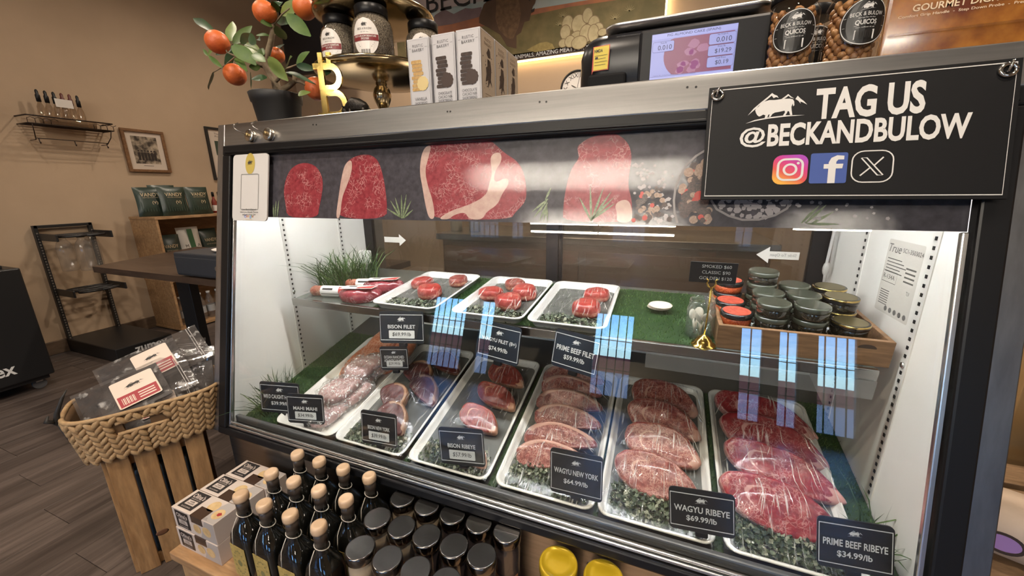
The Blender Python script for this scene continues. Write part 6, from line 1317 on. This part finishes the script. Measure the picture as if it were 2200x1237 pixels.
# ---- bags of jerky
m_bag = clear('zip_bag', (.93, .93, .93), .10, .7, .08, bump=(18, .6), haze=.05, hcol=(.55, .50, .48), streak=(26, .60, .72, .40)); m_jerky = PM('jerky', (.018, .014, .014), .45, var=((.05, .035, .03), 40, .4, .7), bump=(60, 1)); m_blab2 = PM('bag_label', (.76, .62, .52), .4); m_bred = PM('bag_red', (.36, .03, .04), .4)
def bag(M, label, w_, h_, lab=True, dark=True, t_=.022):
    r = root('jerky_bag', label, 'bag', M, 'clear zip bags in the basket')
    nx, ny = 12, 16
    def sheet(sg, sc_, top):
        vs = []; fs = []
        for j in range(ny+1):
            for i in range(nx+1):
                a, b = -1+2*i/nx, j/ny; e = (1-a*a)**.6*min(1, b*5)*max(0, min(1, (top-b)*4))
                vs.append((a*w_/2*sc_, b*h_, sg*(t_/2*e*sc_+.0008)+.003*noise.noise(Vector((a*4, b*5, w_*30+sg)))))
        for j in range(ny):
            for i in range(nx): k = j*(nx+1)+i; fs.append((k, k+1, k+nx+2, k+nx+1))
        return vs, fs
    b_ = MB()
    for sg in (1, -1): v_, f_ = sheet(sg, 1, .92); b_.add(v_, f_, I4, True)
    b_.part('zip_bag', m_bag, r)
    for y in (.90, .925): MB().rbox((0, h_*y, 0), (w_*.98, .0018, .0026), .0005).part('zip_seal', PM('zip_seal', (.5, .47, .46), .3), r)
    if dark:
        c_ = MB()
        for sg in (1, -1):
            v_, f_ = sheet(sg, .86, .72); c_.add([(x, y*.72+.008, z) for x, y, z in v_], f_, I4, True)
        c_.part('jerky', m_jerky, r)
    if lab:
        LM = T((w_*.02, h_*.50, t_/2+.0030)) @ RZ(PI/2) @ SC(1.30, .72, 1)
        MB().prism([(p.x, p.y) for p in rr(w_*.52, h_*.50, .006, 4)], 0, .0004, LM).part('paper_label', m_blab2, r)
        MB().flat([(-w_*.24, -h_*.23), (w_*.24, -h_*.23), (w_*.24, -h_*.03), (-w_*.24, -h_*.03)], .0007, LM).part('red_panel', m_bred, r)
        q = MB()
        for k in range(9): q.flat([(-w_*.20+k*w_*.018, -h_*.20), (-w_*.20+k*w_*.018+.0010+.0008*(k % 2), -h_*.20), (-w_*.20+k*w_*.018+.0010+.0008*(k % 2), -h_*.08), (-w_*.20+k*w_*.018, -h_*.08)], .0010, LM)
        for k in range(3): q.flat([(.0, -h_*(.08+.045*k)), (w_*.20, -h_*(.08+.045*k)), (w_*.20, -h_*(.10+.045*k)), (0, -h_*(.10+.045*k))], .0010, LM)
        q.part('barcode', m_blab2, r); q = MB(); bison(q, -.0, h_*.10, w_*.26, LM, .0008); q.part('bison_emblem', m_ink, r)
    return r
# local basket axes: x along the long side (to the right in view), y to the back, z up
def BG2(o_, yd, zd):
    y_ = Vector(yd).normalized(); z_ = Vector(zd); z_ = (z_-y_*z_.dot(y_)).normalized(); x_ = y_.cross(z_)
    M = Matrix((x_, y_, z_)).transposed().to_4x4(); M.translation = Vector(o_); return BSM @ M
def BG(x, y, z, rz, rx, ry=0): return BSM @ T((x, y, z)) @ RZ(math.radians(rz)) @ RX(math.radians(rx)) @ RY(math.radians(ry))
bag(BG2((-.150, -.020, .125), (1, .10, .26), (0, -.60, .80)), 'clear zip bag of dark jerky lying in front with its label up', .150, .265)
bag(BG2((-.105, .058, .165), (1, .06, .32), (0, -.66, .75)), 'clear zip bag of dark jerky lying behind the front one', .140, .275)
bag(BG(.052, .030, .050, -20, 62, 8), 'clear empty-topped zip bag standing at the right of the basket', .150, .225, False)
bag(BG(.098, -.012, .040, -14, 66, -6), 'clear zip bag with small white label at the right end of the basket', .130, .205, False)
bag(BG2((-.07, -.040, .085), (1, .05, .16), (0, -.55, .83)), 'clear zip bag half hidden under the front jerky bag', .13, .18)

# ================================================================ left wall: shelves, frames, stands, table
def frame(y0, y1, z0, z1, label, mt_, kind):
    W_ = y1-y0; H_ = z1-z0
    M = Matrix(((0, 0, 1, WX0+.004), (1, 0, 0, (y0+y1)/2), (0, 1, 0, (z0+z1)/2), (0, 0, 0, 1)))
    r = root('picture_frame', label, 'picture', M, 'framed pictures on the left wall')
    t = .022
    for c, s in (((0, H_/2-t/2), (W_, t)), ((0, -H_/2+t/2), (W_, t))): MB().rbox((*c, .008), (*s, .02), .002).part('frame_bar', mt_, r)
    for c, s in (((-W_/2+t/2, 0), (t, H_-2*t)), ((W_/2-t/2, 0), (t, H_-2*t))): MB().rbox((*c, .008), (*s, .02), .002).part('frame_bar', mt_, r)
    MB().bb((-W_/2+t, -H_/2+t, 0), (W_/2-t, H_/2-t, .006)).part('mat_board', PM('mat_board', (.55, .46, .38), .7), r)
    if kind == 0:
        MB().flat([(-W_*.30, -H_*.30), (W_*.30, -H_*.30), (W_*.30, H_*.34), (-W_*.30, H_*.34)], .0066).part('old_photograph', PM('sepia_photo', (.035, .025, .018), .5, var=((.42, .34, .25), 22, .40, .66)), r)
        q = MB()
        for k in range(6): x = -.055+.022*k; q.flat([(x-.009, -.075), (x+.009, -.075), (x+.010, -.02), (x, -.008), (x-.010, -.02)], .0070).flat([(x+p.x, .002+p.y) for p in circ(.007, 8)], .0070)
        q.part('photo_figures', PM('photo_dark', (.02, .014, .012), .5), r, kind='stuff'); MB().strip([(-.04, -H_*.345), (.03, -H_*.345)], .003, .0066).part('caption', m_ink, r)
    else:
        MB().flat([(-W_*.28, -H_*.02), (W_*.32, -H_*.02), (W_*.32, H_*.25), (-W_*.28, H_*.25)], .0066).part('green_picture', PM('green_photo', (.03, .05, .035), .5), r)
        q = MB(); text(q, 'Thank you\nPresented', -.02, H_*.36, .04, .12, I4, .0068); q.part('certificate_lettering', m_ink, r)
    return r
m_wf = wood('frame_wood', (.14, .06, .02), (.24, .12, .05), 16, (1, 1, 1))
frame(1.240, 1.535, 1.325, 1.665, 'brown wooden frame with an old group photograph on the left wall', m_wf, 0)
frame(1.885, 2.20, 1.270, 1.760, 'black frame with a certificate half hidden behind the case', m_black, 1)
# ---- wire shelves
m_wire = PM('bronze_wire', (.035, .022, .016), .45, .6)
def wshelf(y0, y1, z, label, d=.15):
    r = root('wire_shelf', label, 'shelf', (WX0+.002, (y0+y1)/2, z), 'wire shelves on the left wall'); L_ = (y1-y0)
    q = MB()
    for zz, rr_ in ((0, .004), (.05, .005)): q.tube([(.0, -L_/2, zz), (d, -L_/2, zz), (d, L_/2, zz), (0, L_/2, zz)], rr_, 6)
    q.part('wire_rim', m_wire, r)
    for k in range(9): MB().cyl((d*(k+.5)/9, -L_/2, 0), (d*(k+.5)/9, L_/2, 0), .0022, 5).part('floor_wire', m_wire, r)
    for k in range(13):
        y = -L_/2+L_*k/12
        if 3 < k < 9: continue
        MB().tube([(d, y, 0), (d+.002, y, .03), (d+.002, y+L_/24, .04), (d, y+L_/12 if k < 12 else y, .03)], .002, 5).part('scroll_wire', m_wire, r)
    for s in (-1, 1): MB().tube([(d, s*L_*.46, 0), (d*.9, s*L_*.45, -.05), (d*.6, s*L_*.42, -.10), (.01, s*L_*.42, -.10)], .003, 5).part('side_bracket', m_wire, r)
    MB().cyl((d*.7, -L_*.43, -.09), (d*.7, L_*.43, -.09), .003, 6).part('towel_bar', m_wire, r)
    for y in (-L_*.40, 0, L_*.40): MB().tube([(d*.7, y, -.09), (d*.72, y, -.115), (d*.76, y, -.125), (d*.8, y, -.115)], .003, 5).part('s_hook', m_wire, r)
    return r
wshelf(.70, 1.14, 1.615, 'dark wire wall shelf with small bottles left of the picture frame')
wshelf(.06, .49, 1.70, 'dark wire wall shelf cut off by the left edge of the picture', .15)
m_sb = clear('small_bottle_glass', (.86, .80, .72), .10, .8, haze=.25, hcol=(.42, .30, .20))
for k in range(6):
    y = .810+k*.040
    r = root('dropper_bottle', 'small bottle with dark dropper cap on the wire shelf, number %s from the left' % ('one', 'two', 'three', 'four', 'five', 'six')[k], 'bottle', (WX0+.075, y, 1.621), 'small bottles on the wire shelf')
    MB().lathe([(.016, 0), (.018, .004), (.018, .115), (.010, .14), (.008, .15)], 12).part('glass_body', m_sb, r)
    MB().lathe([(.012, .147), (.012, .190), (.008, .195), (.0085, .215), (.004, .225)], 10).part('dropper_cap', PM('cap_red', (.10, .02, .015), .4) if k in (3, 4) else m_blackp, r)
bs = root('glass_dish', 'shallow brown tray under the small bottles on the wire shelf', 'tray', (WX0+.08, .93, 1.621))
MB().loft([rr(.10, .27, .03, 4, .001), rr(.115, .285, .035, 4, .05), rr(.109, .279, .033, 4, .05), rr(.096, .266, .028, 4, .004)]).part('dish', m_sb, bs)
nt_ = MB().rbox((WX0+.0955, .925, 1.775), (.001, .09, .055), .0004); nt_.thing('price_note', PM('note_paper', (.62, .58, .54), .6), 'white price note hung on the small bottles', 'note')
# ---- black peg rack with base
rk = root('display_rack', 'black metal display rack with hooks standing against the left wall', 'rack', (WX0+.03, .76, 0))
for y in (-.142, .142):
    p = MB().rbox((0, y, .475), (.03, .022, .93), .002).part('upright', m_black, rk)
    q = MB()
    for k in range(40): q.bb((.0142, y-.004, .10+k*.02), (.0156, y+.004, .11+k*.02))
    q.part('slot_row', PM('slot_grey', (.16, .14, .12), .5), p, kind='stuff')
MB().rbox((0, 0, .93), (.03, .30, .02), .002).part('top_bar', m_black, rk)
MB().rbox((.30, .015, .05), (.66, .34, .10), .006).part('base', m_black, rk)
q = MB(); text(q, 'zumex', 0, 0, .048, .20, T((.632, .05, .052)) @ RZ(PI/2) @ RX(PI/2), bold=.02); q.part('lettering', m_sw, rk)
for z in (.86, .46):
    for y in (-.135, .150):
        MB().rbox((.13, y, z), (.26, .012, .05), .004).part('arm', m_black, rk)
    q = MB()
    for k in range(3): q.tube([(.06+.09*k+.035*math.cos(a), -.135+.285*.5+.11*math.sin(a), z+.005) for a in [j*2*PI/12 for j in range(13)]], .008, 6)
    q.part('cup_ring', m_black, rk)
m_pet = clear('clear_plastic', (.90, .88, .85), .07, .8, .05, haze=.06)
for k, (x, y) in enumerate(((.10, .70), (.20, .76), (.13, .83))):
    r = root('plastic_jug', 'clear plastic jug hanging in the black rack, %s one' % ('left', 'middle', 'right')[k], 'jug', (WX0+.03+x, y, .61), 'clear jugs on the rack')
    MB().lathe([(.040, 0), (.045, .006), (.045, .17), (.035, .205), (.020, .225), (.020, .25)], 18, c1=False).part('jug_body', m_pet, r); MB().lathe([(.022, .24), (.022, .262)], 14).part('cap', m_black, r)
# ---- black juice-machine cabinet on castors
jc = root('juicer_cabinet', 'black cabinet on castors at the left edge of the picture', 'cabinet', (-2.43, -.05, 0))
MB().rbox((0, 0, .415), (.64, .70, .66), .008).part('cabinet_body', m_black, jc); MB().rbox((0, 0, .755), (.55, .60, .02), .004).part('top_plate', m_black, jc); MB().rbox((0, 0, .075), (.60, .66, .03), .004).part('base_frame', m_black, jc)
for x in (-.26, .26):
    for y in (-.29, .29):
        c_ = MB().cyl((x-.012, y, .032), (x+.012, y, .032), .03, 16).part('castor_wheel', PM('castor', (.10, .10, .10), .4), jc); MB().rbox((x, y, .054), (.035, .03, .02), .003).part('castor_fork', m_steel, c_)
q = MB(); text(q, 'zumex', 0, 0, .05, .22, T((.321, .10, .17)) @ RZ(PI/2) @ RX(PI/2), bold=.02); q.part('lettering', m_sw, jc)
MB().rbox((-.05, 0, .80), (.30, .40, .07), .01).part('machine_foot', m_black, jc)
# ---- stack of wooden crates as a shelf
m_cr = wood('crate_pine', (.30, .165, .075), (.46, .28, .14), 6, (2, .5, 2), .6)
cs = root('crate_shelf', 'stacked open pine crates as a shelf along the left wall', 'shelf', (-2.80, 1.15, 0))
CL, CDp, ZS = .95, .36, (.02, .44, .955)
for z in ZS: MB().rbox((CDp/2, CL/2, z), (CDp, CL, .02), .002).part('board', m_cr, cs)
for z0, z1 in ((.03, .43), (.45, .945)):
    for y in (.012, CL-.012):
        for k in range(3): MB().rbox((CDp*(k+.5)/3, y, (z0+z1)/2), (CDp/3-.006, .018, z1-z0), .002).part('end_board', m_cr, cs)
MB().bb((.002, .02, .03), (.010, CL-.02, .945)).part('back_panel', m_cr, cs)
m_vg = PM('bag_green', (.018, .030, .022), .35, var=((.03, .05, .036), 12, .4, .7)); m_vgd = PM('bag_gold', (.60, .48, .30), .5)
def chips(M, label, w_=.19, h_=.235, kind=0):
    r = root('snack_bag', label, 'bag', M, 'snack bags on the crate shelf'); nx, ny = 10, 12; b_ = MB()
    for sg in (1, -1):
        vs = []; fs = []
        for j in range(ny+1):
            for i in range(nx+1):
                a, b = -1+2*i/nx, j/ny; e = (1-a*a)**.55*(1-(2*b-1)**4)
                vs.append((a*w_/2*(1-.06*math.sin(PI*b)), b*h_, sg*(.030*e+.0006)+.003*e*noise.noise(Vector((a*3, b*4, sg+w_)))))
        for j in range(ny):
            for i in range(nx): k = j*(nx+1)+i; fs.append((k, k+1, k+nx+2, k+nx+1))
        b_.add(vs, fs, I4, True)
    if kind == 0:
        b_.part('foil_bag', m_vg, r)
        q = MB(); text(q, 'VANDY', .0, h_*.72, .028, w_*.62, I4, .0335); text(q, '(V)', .02, h_*.44, .03, .035, I4, .0345); text(q, 'KETTLE COOKED', 0, h_*.62, .006, w_*.5, I4, .034); q.part('lettering', m_vgd, r)
        q = MB()
        for k in range(9): q.bb((-w_*.36+k*w_*.09, h_*.15, .026), (-w_*.345+k*w_*.09, h_*(.50+.04*(k % 3)), .0275))
        q.part('printed_columns', PM('bag_print', (.035, .06, .042), .5), r, kind='stuff')
    else:
        b_.part('foil_bag', PM('bag_white', (.62, .58, .52), .4), r)
        MB().flat([(-.02, .02), (.02, .02), (.02, h_-.02), (-.02, h_-.02)], .033).part('green_stripe', PM('bag_stripe', (.03, .10, .04), .4), r)
        
        for s_, x_ in (('M', -.045), ('A', .045)): q = MB(); text(q, s_, x_, h_*.6, .026, None, I4, .033); q.part('letter', m_ink, r)
    return r
def SB(y, z, lean=8, yaw=90, x=-2.55): return T((x, y, z)) @ RZ(math.radians(yaw)) @ RX(math.radians(90-lean))
chips(SB(1.235, .967, 10, 72, -2.60), 'dark green chip bag leaning at the left end of the crate top')
chips(SB(1.355, .967, 8, 84, -2.52), 'dark green chip bag in the middle of the crate top')
chips(SB(1.545, .967, 8, 90, -2.52), 'dark green chip bag on the right of the crate top')
chips(SB(1.36, .967, 4, 88, -2.66), 'dark green chip bag standing behind the others on the crate top', .19, .25)
chips(SB(1.28, .452, 10, 80), 'dark green snack bag on the left inside the upper crate', .15, .36)
chips(SB(1.44, .452, 8, 88), 'white and green snack bag inside the upper crate', .17, .41, 1)
chips(SB(1.62, .452, 8, 88, -2.6), 'dark green snack bag on the right inside the upper crate', .16, .38)
chips(SB(1.80, .032, 8, 88), 'dark green snack bag inside the lower crate', .19, .24)
for k in range(5):
    r = root('water_bottle', 'clear water bottle standing in the lower crate, number %s from the left' % ('one', 'two', 'three', 'four', 'five')[k], 'bottle', (-2.54, 1.24+k*.075, .031), 'water bottles in the lower crate')
    MB().lathe([(.030, 0), (.033, .005), (.033, .16), (.020, .20), (.013, .215), (.013, .235)], 14, c1=False).part('bottle_body', m_pet, r); MB().lathe([(.015, .228), (.015, .245)], 12).part('cap', m_sw, r)
    MB().lathe([(.0335, .06), (.0335, .12)], 14, I4, False, False).part('label', PM('water_label', (.34, .34, .34), .5), r)
for k in range(4):
    y = 1.70+k*.05
    r = root('sauce_bottle', 'small sauce bottle with black cap on the crate top, number %s from the chip bags' % ('one', 'two', 'three', 'four')[k], 'bottle', (-2.58, y, .967), 'sauce bottles on the crate top')
    MB().lathe([(.020, 0), (.022, .004), (.022, .10), (.010, .13), (.009, .15)], 12).part('bottle_body', PM('sauce_red', (.20, .03, .02), .2, coat=.4), r); MB().lathe([(.011, .148), (.011, .185), (.007, .19)], 10).part('cap', m_blackp, r)
    MB().lathe([(.0225, .02), (.0225, .07)], 12, I4, False, False).part('label', m_label, r)
# ---- dark table with drawer unit
tb = root('counter_table', 'dark wooden table with black steel legs behind the case on the left', 'table', (-1.0, .75, 0))
m_tt = wood('table_walnut', (.050, .030, .020), (.095, .060, .042), 8, (.3, 2, 2), .35)
MB().prism([(-.76, -.285), (.92, -.285), (.92, .45), (-1.08, .45)], .708, .742).part('table_top', m_tt, tb)
for x in (-.45, .75):
    MB().rbox((x, .0, .354), (.13, .05, .706), .003).part('leg', m_black, tb); MB().rbox((x, .05, .02), (.09, .6, .03), .003).part('foot', m_black, tb)
MB().rbox((.15, .05, .68), (1.2, .06, .05), .003).part('crossbeam', m_black, tb)
cd2 = root('cash_drawer', 'dark grey cash drawer on the table beside the case', 'cash drawer', (-.72, .63, .7425))
m_cdr = PM('drawer_grey', (.040, .046, .058), .4, .3)
MB().rbox((0, 0, .065), (.46, .34, .115), .006).part('drawer_body', m_cdr, cd2); MB().rbox((0, -.172, .06), (.44, .006, .085), .003).part('drawer_front', m_cdr, cd2); MB().cyl((.1, -.174, .06), (.1, -.181, .06), .012, 12).part('lock', m_steel, cd2)
for x in (-.2, .2): MB().lathe([(.015, 0), (.015, .009)], 10, T((x, -.1, 0))).part('rubber_foot', m_dark, cd2)
pt = root('paper_plate_stack', 'white paper discs lying on the cash drawer', 'paper', (-.70, .60, .866))
MB().lathe([(.07, 0), (.085, .004), (.095, .012), (.092, .012), (.07, .004)], 24).part('plate', m_label, pt); MB().rbox((.13, -.06, .003), (.09, .06, .005), .001).part('card', m_sw, pt)
ph = MB().rbox((0, 0, .008), (.14, .08, .014), .004); ph.thing('card_reader', m_blackp, 'flat black card reader on the table edge', 'card reader', T((-1.06, .72, .7425)) @ RZ(.2))

# ================================================================ right of the case
m_crt = wood('pallet_wood', (.20, .12, .06), (.32, .20, .11), 8, (.5, 2, 2), .6)
rs = root('wooden_shelf', 'low wooden slatted shelf right of the case', 'shelf', (2.02, .20, 0))
for z in (.10, .22):
    for k in range(5): MB().rbox((.38, .09+k*.15, z), (.76, .12, .018), .002).part('slat', m_crt, rs)
for x in (.02, .74):
    for y in (.03, .75): MB().rbox((x, y, .105), (.04, .04, .21), .002).part('post', m_crt, rs)
tg = root('tote_bag', 'cream bag with dark outlined oval pattern on the low shelf', 'bag', T((2.235, .52, .2305)) @ RZ(-.4) @ SC(.8, .8, .8))
MB().loft([rr(.20, .13, .05, 5, 0), rr(.30, .20, .09, 5, .02), rr(.34, .23, .10, 5, .06), rr(.33, .22, .10, 5, .12), rr(.26, .17, .08, 5, .155), rr(.10, .06, .028, 5, .165)]).part('bag_body', PM('cream_cloth', (.56, .44, .34), .6, var=((.48, .37, .28), 10, .35, .7)), tg)
TGM = T((-.02, -.112, .075)) @ RX(PI/2-.1)
for k, (cx_, col) in enumerate(((-.035, (.34, .20, .48)), (.055, (.58, .46, .36)))):
    MB().flat([(cx_+p.x, p.y) for p in circ(.034, 20, 0, 1.1, .75)], .004, TGM).part('oval_patch', PM('patch_%d' % k, col, .5), tg); MB().strip([(cx_+p.x, p.y) for p in circ(.038, 24, 0, 1.1, .8)], .009, .0046, TGM, True).part('oval_outline', PM('outline_brown', (.035, .02, .015), .6), tg)
tr2 = root('black_tray', 'black plastic tray leaning above the low shelf', 'tray', T((2.62, .62, .34)) @ RY(.25))
MB().rbox((0, 0, .02), (.34, .5, .03), .008).part('tray_base', m_blackp, tr2); MB().rbox((-.16, 0, .05), (.02, .5, .05), .006).part('tray_lip', m_blackp, tr2)
for x in (-.14, .14):
    for y in (-.2, .2): MB().rbox((x, y, -.03), (.02, .02, .09), .002).part('foot', m_blackp, tr2)
pk = root('cardboard_carton', 'large tan cardboard carton right of the case', 'carton', T((2.85, 1.45, 0)) @ RZ(.15))
MB().rbox((0, 0, .45), (.7, .6, .90), .004).part('carton_body', PM('cardboard', (.36, .22, .09), .8, var=((.30, .18, .075), 6, .4, .7)), pk); MB().rbox((-.352, -.15, .62), (.003, .08, .07), .001).part('paper_label', m_label, pk)
MB().rbox((0, 0, .902), (.7, .04, .003), .001).part('tape', PM('tape', (.45, .33, .18), .3), pk)
# beams of the photo's back room seen through the rear doors
ct = root('back_counter', 'steel back counter behind the display case', 'counter', (.9, 1.75, 0))
MB().rbox((0, 0, .86), (1.9, .6, .04), .004).part('counter_top', m_steel, ct); MB().rbox((0, 0, .43), (1.84, .54, .84), .004).part('cabinet', PM('cabinet_brown', (.16, .09, .05), .5), ct)
for x in (-.46, .46): MB().rbox((x, -.275, .45), (.88, .016, .70), .004).part('door', PM('cabinet_door', (.20, .115, .065), .45), ct)
for k, (x, c) in enumerate(((.02, (.6, .58, .54)), (.16, (.62, .6, .55)))):
    r = root('spray_bottle', 'white spray bottle on the back counter, %s one' % ('left', 'right')[k], 'bottle', (x, 1.6, .8805), 'spray bottles on the back counter')
    MB().lathe([(.035, 0), (.04, .006), (.04, .13), (.02, .18), (.014, .20)], 16).part('bottle_body', PM('spray_%d' % k, c, .4), r); MB().rbox((0, -.015, .225), (.025, .07, .05), .006).part('trigger_head', m_black, r)
sl = root('meat_slicer', 'grey counter slicer on the back counter', 'slicer', (.75, 1.72, .8805))
MB().rbox((0, 0, .06), (.40, .34, .12), .03).part('slicer_base', m_steel, sl); MB().lathe([(.14, 0), (.14, .02), (.03, .03)], 28, T((0, -.05, .24)) @ RX(PI/2)).part('blade', m_steel, sl); MB().rbox((.12, -.02, .2), (.05, .2, .22), .01).part('slicer_arm', m_blackp, sl)
